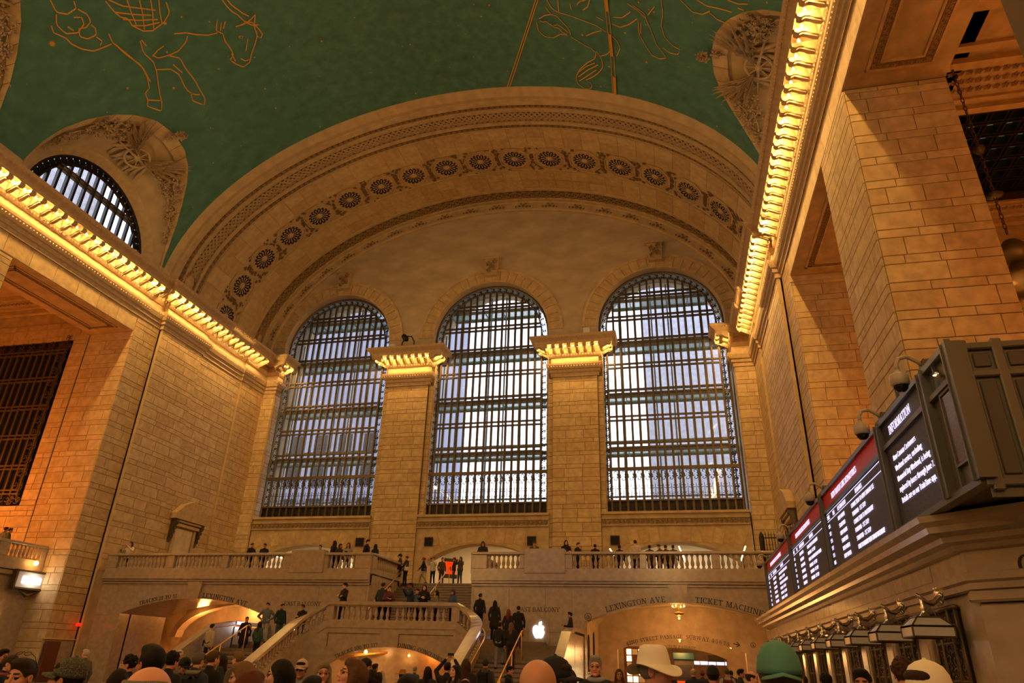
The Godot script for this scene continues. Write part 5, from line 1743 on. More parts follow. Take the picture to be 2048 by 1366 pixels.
func chandelier_small(at: Vector3, where: String, s: float) -> void:
	var n: Node3D = tag(base("bulb_chandelier"), "small brass chandelier with bare bulbs %s" % where, "chandelier")
	var b := MB.new(true)
	b.tube([at + Vector3(0, 0.55, 0) * s, at], [0.02 * s], 6)
	b.lathe([Vector2(0, -0.12), Vector2(0.1, -0.1), Vector2(0.24, 0.0), Vector2(0.26, 0.05), Vector2(0.05, 0.1)], 14, Transform3D(Basis().scaled(Vector3.ONE * s), at))
	put("bowl", b, M.brass, n)
	for k in 4:
		var a := TAU * k / 4 + 0.4
		var q := at + Vector3(cos(a) * 0.3, 0.36, sin(a) * 0.3) * s
		var r := MB.new(true)
		r.tube([at + Vector3(0, 0.3, 0) * s, q - Vector3(0, 0.08, 0) * s], [0.015 * s], 5)
		put("arm", r, M.brass, n)
		bulb_on(n, q, 0.05 * s, 0.4)
	bulb_on(n, at - Vector3(0, 0.2, 0) * s, 0.055 * s, 0.5)

# ---------------------------------------------------------------- ticket counter on the right
func counter() -> void:
	var t: Node3D = tag(base("ticket_counter"), "long polished marble ticket counter front with pilasters under the departure board", "counter")
	var b := MB.new()
	b.span(3.95, 6.7, 0, 3.5, -34.0, -10.85)
	b.ext(PackedVector2Array([Vector2(3.95, 10.85), Vector2(6.7, 8.0), Vector2(8.5, 8.0), Vector2(8.5, 10.85)]), 0, 3.5, Transform3D(Basis(Vector3.RIGHT, Vector3(0, 0, -1), Vector3.UP), Vector3.ZERO))
	put("body", b, M.marble, t)
	var prof := [Vector2(0.0, 2.66), Vector2(0.05, 2.68), Vector2(0.05, 2.76), Vector2(0.10, 2.79), Vector2(0.10, 2.88), Vector2(0.04, 2.90), Vector2(0.04, 3.16), Vector2(0.12, 3.18), Vector2(0.17, 3.24), Vector2(0.28, 3.27), Vector2(0.30, 3.34), Vector2(0.46, 3.38), Vector2(0.48, 3.46), Vector2(0.56, 3.52), Vector2(0.58, 3.60), Vector2(-0.5, 3.63)]
	var L := Vector3.LEFT
	var D := Vector3(-0.7071, 0, 0.7071)
	var mid := Vector3(-1, 0, 0.4142)
	b = MB.new()
	b.sweep(prof, [[Vector3(3.9, 0, -34.0), Vector3(-1, 0, -1)], [Vector3(3.9, 0, -10.8), mid], [Vector3(7.5, 0, -7.2), D]])
	b.sweep(prof, [[Vector3(6.6, 0, -34.0), Vector3(0, 0, -1)], [Vector3(3.9, 0, -34.0), Vector3(-1, 0, -1)]])
	put("cornice", b, M.marble, t)
	for k in 11: # pilasters with bases and caps; dark grilled windows between
		var z := -13.2 - 2.05 * k
		var p := MB.new()
		p.cbox(Vector3(4.0, 1.3, z), Vector3(0.3, 2.5, 0.62), 0.02)
		p.cbox(Vector3(4.0, 2.58, z), Vector3(0.42, 0.14, 0.74), 0.03)
		p.cbox(Vector3(4.0, 2.44, z), Vector3(0.36, 0.06, 0.68), 0.015)
		p.cbox(Vector3(3.86, 1.35, z), Vector3(0.05, 2.0, 0.42), 0.015)
		put("pilaster", p, M.marble, t)
		var zw := z + 1.02
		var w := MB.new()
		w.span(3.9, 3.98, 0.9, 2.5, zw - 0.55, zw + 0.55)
		put("window_shade_plate", w, M.painted_dark, t)  # flat plate; the shade of the window opening is painted on
		var f := MB.new(true)
		for yy in [1.55, 2.05]: f.tube([Vector3(3.9, yy, zw - 0.55), Vector3(3.9, yy, zw + 0.55)], [0.025], 5)
		for zz in [-0.55, 0.55, 0.25, -0.25]: f.tube([Vector3(3.89, 0.9, zw + zz), Vector3(3.89, 2.55, zw + zz)], [0.03], 5)
		f.tube([Vector3(3.89, 2.52, zw - 0.6), Vector3(3.89, 2.52, zw + 0.6)], [0.04], 5)
		put("window_frame", f, M.bronze, t)
		if k < 5:
			var s := MB.new()
			for i in 5:
				for j in 9: scroll(s, Transform3D(Basis(Vector3.UP, -PI / 2) * Basis(Vector3.BACK, (i + j) * PI / 2), Vector3(3.885, 0.98 + j * 0.17, zw - 0.4 + i * 0.2)), 0.21)
			stuff(add("grille", s.done(), M.bronze, t))
		frieze_slab(t, z)
	# corner face with its panel
	var c := MB.new()
	var bs := Basis(Vector3(0.7071, 0, 0.7071), Vector3.UP, D)
	for e in [[0.36, 0.66, 2.4, 0.07], [1.2, 0.18, 2.4, 0.05], [2.4, 0.9, 2.4, 0.07]]:
		c.cbox(Vector3(3.9, 1.3, -10.8) + bs * Vector3(e[0], 0, 0.0), Vector3(e[1], e[2], e[3] * 2), 0.03, bs)
	c.cbox(Vector3(3.9, 2.58, -10.8) + bs * Vector3(0.36, 0, 0), Vector3(0.8, 0.14, 0.3), 0.03, bs)
	put("corner_pilaster", c, M.marble, t)
	var m := text("CUSTOMER SERVICE", 0.26, 0.012)
	add("inscription", m, M.letter, t, Transform3D(bs, Vector3(3.9, 3.02, -10.8) + bs * Vector3(0.62 + m.get_aabb().size.x * 0.5, -0.1, 0.05)))
	# lamps over the windows
	for k in 11:
		counter_lamp(Vector3(3.48, 2.25, -11.65 - 2.0 * k), Vector3(3.86, 2.7, -12.0 - 2.0 * k), k)

func frieze_slab(t: Node3D, z: float) -> void:
	add("frieze_slab", stone_mesh(2.05, 0.25, 0.012, 0.004), M.marble, t, Transform3D(Basis(Vector3.BACK, Vector3.UP, Vector3.LEFT), Vector3(3.86, 3.03, z)))

func counter_lamp(at: Vector3, foot: Vector3, k: int) -> void:
	var ord := ["first", "second", "third", "fourth", "fifth", "sixth", "seventh", "eighth", "ninth", "tenth", "eleventh"]
	var n: Node3D = tag(base("window_lamp"), "square glass lamp over a ticket window, %s from the counter's near corner" % ord[k], "lamp", "lamps over the ticket windows")
	var g := MB.new()
	var f := MB.new()
	var w := 0.27
	var u := 0.15
	var P := [[w, -0.14], [w, 0.0], [u, 0.12]]
	for q in 4:
		var a := Basis(Vector3.UP, q * PI / 2)
		for r in 2:
			var p0: Array = P[r]
			var p1: Array = P[r + 1]
			var A := at + a * Vector3(-p0[0], p0[1], p0[0])
			var B := at + a * Vector3(p0[0], p0[1], p0[0])
			var C := at + a * Vector3(p1[0], p1[1], p1[0])
			var D := at + a * Vector3(-p1[0], p1[1], p1[0])
			g.quad(A, B, C, D)
			for e in [[A, B], [B, C], [D, C]]: f.tube([e[0], e[1]], [0.014], 4)
	g.quad(at + Vector3(-w, -0.13, -w), at + Vector3(w, -0.13, -w), at + Vector3(w, -0.13, w), at + Vector3(-w, -0.13, w))
	put("glass_shade", g, M.shade_glass, n)
	f.cbox(at + Vector3(0, 0.125, 0), Vector3(0.32, 0.03, 0.32), 0.008)
	put("shade_frame", f, M.bronze, n)
	var s := MB.new(true)
	s.lathe([Vector2(0.09, 0.13), Vector2(0.05, 0.17), Vector2(0.03, 0.22), Vector2(0.05, 0.26), Vector2(0.025, 0.3), Vector2(0.035, 0.36), Vector2(0.0, 0.4)], 10, Transform3D(Basis(), at))
	put("stem", s, M.silver, n)
	var a := MB.new(true)
	var top := at + Vector3(0, 0.4, 0)
	var mid := top.lerp(foot, 0.5) - Vector3(0, 0.1, 0)
	a.tube([top + Vector3(-0.06, 0.05, 0), top, top.lerp(mid, 0.5) - Vector3(0, 0.03, 0), mid, mid.lerp(foot, 0.6) + Vector3(0, 0.0, 0), foot], [0.02, 0.035, 0.03, 0.035, 0.04, 0.06], 8)
	put("arm", a, M.silver, n)
	var p := MB.new(true)
	p.lathe([Vector2(0.0, 0.09), Vector2(0.07, 0.08), Vector2(0.12, 0.03), Vector2(0.14, 0.0)], 12, Transform3D(Basis(Vector3.BACK, PI / 2), foot))
	for q in 6: p.lathe([Vector2(0, 0.05), Vector2(0.04, 0.03), Vector2(0.05, 0)], 6, Transform3D(Basis(Vector3.BACK, PI / 2), foot + Vector3(-0.03, sin(q * TAU / 6) * 0.11, cos(q * TAU / 6) * 0.11)))
	put("rosette_plate", p, M.silver, n)

# ---------------------------------------------------------------- departure board
func board() -> void:
	var t: Node3D = tag(base("departure_board"), "long dark departure board with red headers standing on the ticket counter", "board")
	var X := 3.5
	var cuts := [-29.2, -22.65, -17.25, -11.95, -9.62, -8.62]
	var y0 := 3.66
	var y1 := 5.35
	var b := MB.new()
	b.span(X + 0.06, 5.6, y0, y1 - 0.04, -29.2, -8.66)
	put("case", b, M.frame_dark, t)
	b = MB.new()
	b.span(X - 0.06, X + 0.1, y1 - 0.05, y1 + 0.03, -29.3, -8.62)
	b.span(X - 0.05, X + 0.1, 4.9, 4.97, -29.3, -8.62)
	b.span(X - 0.05, X + 0.1, y0 - 0.05, y0 + 0.03, -29.3, -8.62)
	put("rails", b, M.frame_metal, t)
	for i in cuts.size():
		b = MB.new()
		b.span(X - 0.07, X + 0.1, y0, y1, cuts[i] - 0.09, cuts[i] + 0.09)
		put("post", b, M.frame_metal, t)
		b = MB.new()
		for s in [-0.1, 0.07]: b.span(X - 0.09, X - 0.02, y0, y1 + 0.02, cuts[i] + s, cuts[i] + s + 0.03)
		put("post_edge", b, M.frame_metal, t)
	var bs := Basis(Vector3.BACK, Vector3.UP, Vector3.LEFT)
	for i in 4:
		var za: float = cuts[i] + 0.1
		var zb: float = cuts[i + 1] - 0.1
		b = MB.new(); b.span(X, X + 0.05, y0 + 0.03, 4.9, za, zb); put("screen", b, M.led_panel, t)
		b = MB.new(); b.span(X, X + 0.05, 4.97, y1 - 0.05, za, zb); put("header_screen", b, M.led_red if i < 3 else M.led_panel, t)
		var dots := MB.new() # rows of small screw heads on the panel
		var cz := int((zb - za) / 0.105)
		for k in cz:
			for j in 13:
				if (k + j) % 2: continue
				var q := Vector3(X - 0.004, y0 + 0.1 + j * 0.092, za + 0.07 + k * 0.105)
				dots.quad(q + Vector3(0, 0.012, 0), q + Vector3(0, 0, 0.012), q - Vector3(0, 0.012, 0), q - Vector3(0, 0, 0.012))
		stuff(put("screw_heads", dots, M.painted_dark, t))
		var tx := func(s: String, u: float, y: float, size: float, font := "Droid Sans", mono := 1.0):
			var m := text(s, size, 0.006, font)
			var a := m.get_aabb()
			add("led_text", m, M.led, t, Transform3D(bs.scaled_local(Vector3(mono, 1, 1)), Vector3(X - 0.012, y, za + u + a.size.x * 0.5 * mono)))
		var W := zb - za
		if i == 3:
			tx.call("INFORMATION", 0.35, 5.13, 0.13, "Droid Serif", 0.85)
			var lines := ["New Canaan Customers", "Weekend service, excluding", "Memorial Day Weekend, is being", "replaced by buses through June 7.", "Details are on our TrainTime app."]
			for k in 5: tx.call(lines[k], 0.28, 4.70 - k * 0.165, 0.082, "Droid Sans", 0.92)
		else:
			tx.call("NEW HAVEN LINE DEPARTURES", W * 0.18, 5.13, 0.115, "Droid Serif", W / 5.4)
			var k3 := W / 5.2
			for l in [[4.86, 0.006], [4.70, 0.006]]:
				var ln := MB.new(); ln.span(X - 0.012, X - 0.004, l[0], l[0] + 0.01, za + 0.1, zb - 0.1); put("led_line", ln, M.led, t)
			for h in [["TIME", 0.12], ["TRK", 0.75], ["DESTINATION", 1.3], ["REMARKS", 3.0]]: tx.call(h[0], h[1] * k3, 4.78, 0.085, "Droid Sans", 1.1 * k3)
			var times: Array = [["6:04", "6:10", "6:16", "6:25", "6:34", "6:40"], ["7:03", "7:07", "7:15", "7:28", "7:34", "7:47"], ["5:28", "5:32", "5:33", "5:37", "5:55", "6:05"]][i]
			var dest: Array = [["NEW HAVEN", "STAMFORD", "NEW HAVEN", "STAMFORD", "NEW HAVEN", "NEW HAVEN"], ["NEW HAVEN", "STAMFORD", "NEW HAVEN", "STAMFORD", "NEW HAVEN", "STAMFORD"], ["NEW HAVEN", "STAMFORD", "NEW HAVEN", "STAMFORD", "NEW HAVEN", "NEW HAVEN"]][i]
			var rem: Array = [["CONNECTION TO NEW CANAAN", "FORDHAM - 1ST STOP", "CONNECTION TO WATERBURY", "FORDHAM - 1ST STOP", "STAMFORD - 1ST STOP", "FORDHAM - 1ST STOP"], ["CONNECTION TO WATERBURY", "FORDHAM - 1ST STOP", "CONN. TO DANBURY NEW CANAAN", "FORDHAM - 1ST STOP", "STAMFORD - 1ST STOP", "FORDHAM - 1ST STOP"], ["CONNECTION TO NEW CANAAN SLE", "FORDHAM - 1ST STOP", "CONNECTION TO WATERBURY", "FORDHAM - 1ST STOP", "STAMFORD - 1ST STOP", "CONN TO DANBURY NEW CANAAN WATERBURY"]][i]
			for k in 6:
				var y := 4.59 - k * 0.155
				tx.call(times[k], 0.12 * k3, y, 0.082, "Droid Sans", 0.9 * k3)
				tx.call(dest[k], 1.2 * k3, y, 0.082, "Droid Sans", 1.05 * k3)
				tx.call(rem[k], 2.5 * k3, y, 0.082, "Droid Sans", (0.98 if rem[k].length() < 30 else 0.8) * k3)
	# louvred end bay
	b = MB.new(); b.span(X + 0.02, X + 0.12, y0, y1, -9.55, -8.7); put("bay_panel", b, M.frame_metal, t)
	var gr := MB.new()
	for k in 44: gr.box(Vector3(X + 0.0, 3.98 + k * 0.02, -9.02), Vector3(0.03, 0.009, 0.36), Basis(Vector3.BACK, 0.5))
	for k in 12: gr.box(Vector3(X - 0.005, 4.41, -9.2 + k * 0.032), Vector3(0.01, 0.88, 0.008))
	stuff(add("vent_grille", gr.done(), M.silver, t))
	b = MB.new()
	for e in [[-9.22, -8.82, 3.94, 3.97], [-9.22, -8.82, 4.86, 4.89]]: b.span(X - 0.03, X + 0.03, e[2], e[3], e[0], e[1])
	b.span(X - 0.03, X + 0.03, 3.7, 5.3, -9.24, -9.21); b.span(X - 0.03, X + 0.03, 3.7, 5.3, -8.84, -8.81)
	put("bay_trim", b, M.frame_metal, t)
	# near end: framed metal panels
	var zf := -8.62
	b = MB.new(); b.span(X + 0.05, 6.9, y0 - 0.2, y1, zf - 0.06, zf - 0.02); put("end_face", b, M.frame_metal, t)
	b = MB.new()
	for x in [X + 0.12, X + 0.5, X + 1.35, X + 2.2, X + 3.0]: b.cbox(Vector3(x, 4.45, zf), Vector3(0.12, 1.85, 0.08), 0.015)
	for y in [y1 - 0.06, 4.93, 3.62]: b.cbox(Vector3(X + 1.7, y, zf), Vector3(3.4, 0.09, 0.075), 0.015)
	put("end_frame", b, M.frame_metal, t)
	for c in [[0.18, 0.44], [0.56, 1.29], [1.41, 2.14]]:
		for r in [[3.67, 4.88], [4.98, y1 - 0.11]]:
			b = MB.new(); b.cbox(Vector3(X + (c[0] + c[1]) / 2, (r[0] + r[1]) / 2, zf - 0.01), Vector3(c[1] - c[0] - 0.08, r[1] - r[0] - 0.08, 0.03), 0.01); put("end_panel", b, M.frame_dark, t)
	var sl: Node3D = tag(base("spot_lamp"), "small chrome spot lamp in the top of the board's end bay", "lamp")
	b = MB.new(true); b.lathe([Vector2(0, 0.05), Vector2(0.035, 0.03), Vector2(0.04, -0.05), Vector2(0, -0.06)], 12, Transform3D(Basis(Vector3.BACK, 0.4), Vector3(X - 0.04, 5.12, -9.05))); put("housing", b, M.silver, sl)
	b = MB.new(true); b.lathe([Vector2(0, 0.0), Vector2(0.03, -0.015), Vector2(0.0, -0.03)], 8, Transform3D(Basis(), Vector3(X - 0.075, 5.12, -9.05))); put("lens", b, M.lamp_glow, sl)
	lamp(Vector3(X - 0.075, 5.105, -9.05), 0.02, Color(1, 0.9, 0.8), 0.02)
	# dome cameras on goosenecks
	for k in 5:
		var z: float = [-9.75, -12.0, -17.3, -22.7, -29.1][k]
		var n: Node3D = tag(base("dome_camera"), "dome camera on a curved arm over the board, %s from the near end" % ["first", "second", "third", "fourth", "fifth and farthest"][k], "camera")
		b = MB.new(); b.cbox(Vector3(3.62, 5.47, z), Vector3(0.16, 0.26, 0.2), 0.02); put("bracket", b, M.frame_dark, n)
		var arm := MB.new(true)
		arm.tube([Vector3(3.6, 5.5, z), Vector3(3.5, 5.58, z + 0.02), Vector3(3.38, 5.66, z + 0.03), Vector3(3.27, 5.64, z + 0.03), Vector3(3.22, 5.55, z + 0.03), Vector3(3.22, 5.45, z + 0.03)], [0.03], 8)
		put("arm", arm, M.cam_white, n)
		var hd := MB.new(true)
		hd.lathe([Vector2(0.03, 0.1), Vector2(0.05, 0.05), Vector2(0.11, 0.03), Vector2(0.125, 0.0), Vector2(0.12, -0.12), Vector2(0.10, -0.14), Vector2(0, -0.14)], 16, Transform3D(Basis(), Vector3(3.22, 5.37, z + 0.03)))
		put("housing", hd, M.cam_white, n)
		var gl := MB.new(true)
		gl.lathe([Vector2(0.1, -0.13), Vector2(0.09, -0.18), Vector2(0.055, -0.22), Vector2(0, -0.235)], 14, Transform3D(Basis(), Vector3(3.22, 5.37, z + 0.03)))
		put("dome", gl, M.cam_glass, n)
	var an: Node3D = tag(base("antenna_post"), "short dark antenna post on top of the board", "antenna")
	b = MB.new(); b.cbox(Vector3(3.6, 5.52, -11.1), Vector3(0.05, 0.34, 0.05), 0.008); put("post", b, M.frame_dark, an)
	# iron gate standing on the balcony corner behind the board
	var g: Node3D = tag(base("iron_gate"), "iron gate of thin pointed bars on the balcony by the board's far end", "gate")
	var post := MB.new(true)
	post.lathe([Vector2(0.13, 5.5), Vector2(0.13, 6.1), Vector2(0.09, 6.2), Vector2(0.11, 6.6), Vector2(0.13, 7.3), Vector2(0.06, 7.5), Vector2(0, 7.6)], 8, Transform3D(Basis(), Vector3(4.15, 0, -35.2)))
	put("post", post, M.iron, g)
	for k in 12:
		var br := MB.new()
		var x := 4.35 + k * 0.13
		br.tube([Vector3(x, 5.6, -35.2), Vector3(x, 7.45, -35.2), Vector3(x, 7.62, -35.2)], [0.018, 0.018, 0.002], 5)
		put("bar", br, M.iron, g)
	var rl := MB.new(); rl.span(4.2, 5.9, 7.25, 7.3, -35.23, -35.17); rl.span(4.2, 5.9, 5.7, 5.75, -35.23, -35.17); put("rail", rl, M.iron, g)

# ---------------------------------------------------------------- side galleries
func galleries() -> void:
	for sg in [1.0, -1.0]:
		var side := "left" if sg > 0 else "right"
		var X := XL if sg > 0 else XR
		var xin: float = X - sg * 3.15
		var xout: float = X - sg * 13.0
		var g: Node3D = stru(base("wall_gallery_%s" % side), "%s side gallery beyond the piers" % side)
		var b := MB.new()
		b.span(xout, xout - sg * 0.4, 0, 24, -47.3, 38)
		b.span(xin, xout, 23.6, 24.0, -47.3, 38)
		b.span(xin - sg * 2.5, xout, 0, 22.0, -33.0, -31.9) # cross wall
		b.span(xin - sg * 0.0, xin - sg * 2.5, 20.6, 22.0, -33.0, -31.9)
		b.span(xin, xout, 0, 24, 38, 38.4)
		put("shell", b, M.wall, g)
		if sg > 0:
			ashlar(g, Vector3(-36.12, 8.85, -31.9), Vector3.RIGHT, Vector3.BACK, 1.1, 10.4, 70)
			ashlar(g, Vector3(-44.8, 5.5, -31.9), Vector3.RIGHT, Vector3.BACK, 9.8, 3.35, 71)
			ashlar(g, Vector3(-44.8, 19.25, -31.9), Vector3.RIGHT, Vector3.BACK, 9.8, 1.3, 72)
		else: ashlar(g, Vector3(xin, 5.5, -31.9), Vector3.RIGHT, Vector3.BACK, 9.8, 15.0, 70)
		# ceiling with cross beams, bands and rosettes
		var c: Node3D = tag(base("gallery_ceiling"), "coffered stone ceiling of the %s gallery with moulded bands" % side, "ceiling")
		b = MB.new()
		b.span(xin, xout, 21.6, 23.6, -31.9, -30.2)
		b.span(xin, xout, 21.6, 23.6, -23.8, -17.5)
		b.span(xin, xin - sg * 1.6, 21.6, 23.6, -31.9, -17.5)
		b.span(xin, xout, 21.9, 23.6, -17.5, 38.0)
		if sg > 0: b.span(xin, xout, 21.9, 23.6, -30.2, -23.8)
		put("beam", b, M.wall, c)
		b = MB.new()
		for e in [[-31.7, 0.3, 21.3], [-31.2, 0.2, 21.45], [-30.5, 0.25, 21.5], [-23.4, 0.3, 21.4], [-22.9, 0.2, 21.5], [-20.9, 0.35, 21.35], [-20.2, 0.3, 21.45], [-18.2, 0.5, 21.3], [-17.6, 0.35, 21.45]]:
			b.span(xin - sg * 0.2, xout, e[2], 21.62, e[0] - e[1] / 2, e[0] + e[1] / 2)
		put("moulding", b, M.stone0, c)
		b = MB.new()
		for k in 40:
			for r in [-22.35, -21.9, -21.45, -30.55, -31.7]:
				b.mesh(leaf_bead, Transform3D(Basis(Vector3.RIGHT, PI / 2).scaled_local(Vector3.ONE * (0.3 if r > -25 else 0.36)), Vector3(xin - sg * (0.4 + k * 0.3 + (0.15 if r == -21.9 else 0.0)), 21.56 if r > -25 else (21.35 if r < -31 else 21.5), r)))
		stuff(put("rosette_band", b, M.carved_leaf, c))
		# gallery floor at balcony level on the left, with its own balustrade
		b = MB.new()
		b.span(X - sg * 1.5, xout, 4.9, FB, -31.9, 38)
		put("deck", b, M.marble_floor, g)
		var low := MB.new()
		low.span(X - sg * 1.6, X - sg * 2.0, 0, 5.5, -31.9, -19.0)
		low.span(X - sg * 1.3, X - sg * 1.7, 5.2, 5.54, -31.9, -23.2)
		low.span(X - sg * 1.4, X - sg * 1.7, 4.95, 5.15, -31.9, -23.2)
		put("lower_wall", low, M.marble, g)
		for k in 3: lamp(Vector3(xin - sg * 3.8, [8.5, 10.0, 10.0][k], [-26.5, -12.0, 4.0][k]), [52.0, 42.0, 42.0][k] * (1.0 if sg > 0 else 0.55), Color(1.0, 0.58, 0.24), 0.5)
	level_balustrade("gallery balustrade of turned marble balusters at far left above the lit sign", [[0.35, 2.35], [2.9, 5.0], [5.4, 8.0]], [], 0.0, 8.6, Transform3D(Basis(Vector3.UP, -PI / 2), Vector3(XL - 1.5, 0, -31.85)))
	# left gallery window: dark grille
	var w: Node3D = stru(base("window_21"), "tall dark grilled window in the cross wall of the left gallery")
	var b := MB.new()
	b.span(-42.4, -36.2, 8.9, 19.2, -31.95, -31.86)
	put("backing", b, M.black_glass, w)
	b = MB.new()
	for k in 12: b.span(-41.9 + k * 0.5 - 0.06, -41.9 + k * 0.5 + 0.06, 9.4, 18.5, -31.86, -31.74)
	put("mullions", b, M.bronze, w)
	for y in [18.45, 16.6, 14.75, 12.9, 11.05, 9.6]:
		b = MB.new()
		b.span(-42.3, -36.3, y + 0.06, y + 0.15, -31.86, -31.7); b.span(-42.3, -36.3, y - 0.15, y - 0.06, -31.86, -31.7)
		put("transom", b, M.bronze, w)
	var lace := MB.new()
	for k in 26:
		scroll(lace, Transform3D(Basis(Vector3.BACK, PI / 2 * (k % 2)), Vector3(-36.5, 9.1 + k * 0.4, -31.72)), 0.5)
		scroll(lace, Transform3D(Basis(Vector3.BACK, PI / 2 * (k % 2)), Vector3(-36.5, 9.3 + k * 0.4, -31.74)), 0.4)
	for k in 16:
		for yy in [18.85, 9.2]:
			scroll(lace, Transform3D(Basis(Vector3.BACK, PI / 2 * (k % 2)), Vector3(-36.4 - k * 0.38, yy, -31.72)), 0.52)
	stuff(add("iron_scrollwork", lace.done(), M.bronze, w))
	# right gallery laylight
	w = stru(base("window_22"), "gridded laylight of greenish panes in the ceiling of the right gallery")
	for i in 12:
		for j in 7:
			add("pane", stone_mesh(0.62, 0.72, 0.02, 0.004), M.laylight, w, Transform3D(Basis(Vector3.RIGHT, Vector3(0, 0, -1), Vector3.UP), Vector3(11.8 + i * 0.7, 22.3, -24.4 - j * 0.8)))
	b = MB.new()
	for i in 13:
		for s in [-0.08, 0.08]: b.span(11.45 + i * 0.7 + s - 0.03, 11.45 + i * 0.7 + s + 0.03, 21.9, 22.3, -29.8, -24.0)
	put("bars", b, M.iron, w)
	b = MB.new()
	for j in 8:
		for s in [-0.08, 0.08]: b.span(11.3, 19.7, 21.88, 22.3, -24.0 - j * 0.8 + s - 0.03, -24.0 - j * 0.8 + s + 0.03)
	put("cross_bars", b, M.iron, w)
	b = MB.new()
	b.span(11.2, 19.7, 21.7, 22.4, -24.0, -23.75); b.span(11.2, 19.7, 21.7, 22.4, -30.2, -29.6)
	put("frame", b, M.iron, w)
	b = MB.new(); b.span(11.2, 19.7, 22.9, 23.0, -30.2, -23.8); put("attic_cover", b, M.plaster, w)
	var al := AreaLight3D.new() # lamps in the attic above the panes
	al.name = "attic_light"
	al.area_size = Vector2(7, 5)
	al.light_energy = 2.2
	al.light_color = Color(0.9, 1.0, 0.85)
	al.position = Vector3(15.4, 22.85, -27.0)
	al.rotation.x = -PI / 2
	al.shadow_enabled = true
	add_child(al, true)
	# hanging globe chandelier of the right gallery
	var ch: Node3D = tag(base("globe_chandelier"), "dark bronze globe chandelier hanging on a chain in the right gallery", "chandelier")
	var cx := Vector3(11.0, 0, -21.0)
	b = MB.new(true)
	for k in 40:
		var y := 14.4 + k * 0.19
		var ring := []
		for q in 9:
			var a := TAU * q / 8
			ring.append(cx + Vector3(0, y + sin(a) * 0.12, 0) + (Vector3.RIGHT if k % 2 else Vector3.BACK) * cos(a) * 0.05)
		b.tube(ring, [0.018], 4, false)
	put("chain", b, M.bronze, ch)
	b = MB.new(true)
	b.lathe([Vector2(0, 0.5), Vector2(0.2, 0.42), Vector2(0.38, 0.2), Vector2(0.42, 0.0), Vector2(0.38, -0.2), Vector2(0.2, -0.4), Vector2(0, -0.45)], 16, Transform3D(Basis(), cx + Vector3(0, 13.6, 0)))
	put("globe", b, M.bronze, ch)
	b = MB.new(true)
	b.lathe([Vector2(0, 0.2), Vector2(0.16, 0.1), Vector2(0.18, 0), Vector2(0.1, -0.14), Vector2(0, -0.2)], 12, Transform3D(Basis(), cx + Vector3(0, 17.7, 0)))
	put("chain_ball", b, M.bronze, ch)
	b = MB.new(true)
	b.lathe([Vector2(0, 0.1), Vector2(0.2, 0.05), Vector2(0.26, 0), Vector2(0.0, -0.1)], 12, Transform3D(Basis(), cx + Vector3(0, 15.8, 0)))
	put("chain_knop", b, M.bronze, ch)
	b = MB.new(true)
	b.lathe([Vector2(0.3, -0.4), Vector2(0.55, -0.7), Vector2(0.6, -1.1), Vector2(0.4, -1.5), Vector2(0, -1.6)], 16, Transform3D(Basis(), cx + Vector3(0, 13.5, 0)))
	put("bowl", b, M.bronze, ch)
	for k in 10:
		var a := TAU * k / 10
		var q := cx + Vector3(cos(a) * 0.72, 12.35, sin(a) * 0.72)
		bulb_on(ch, q, 0.06, 1.2)

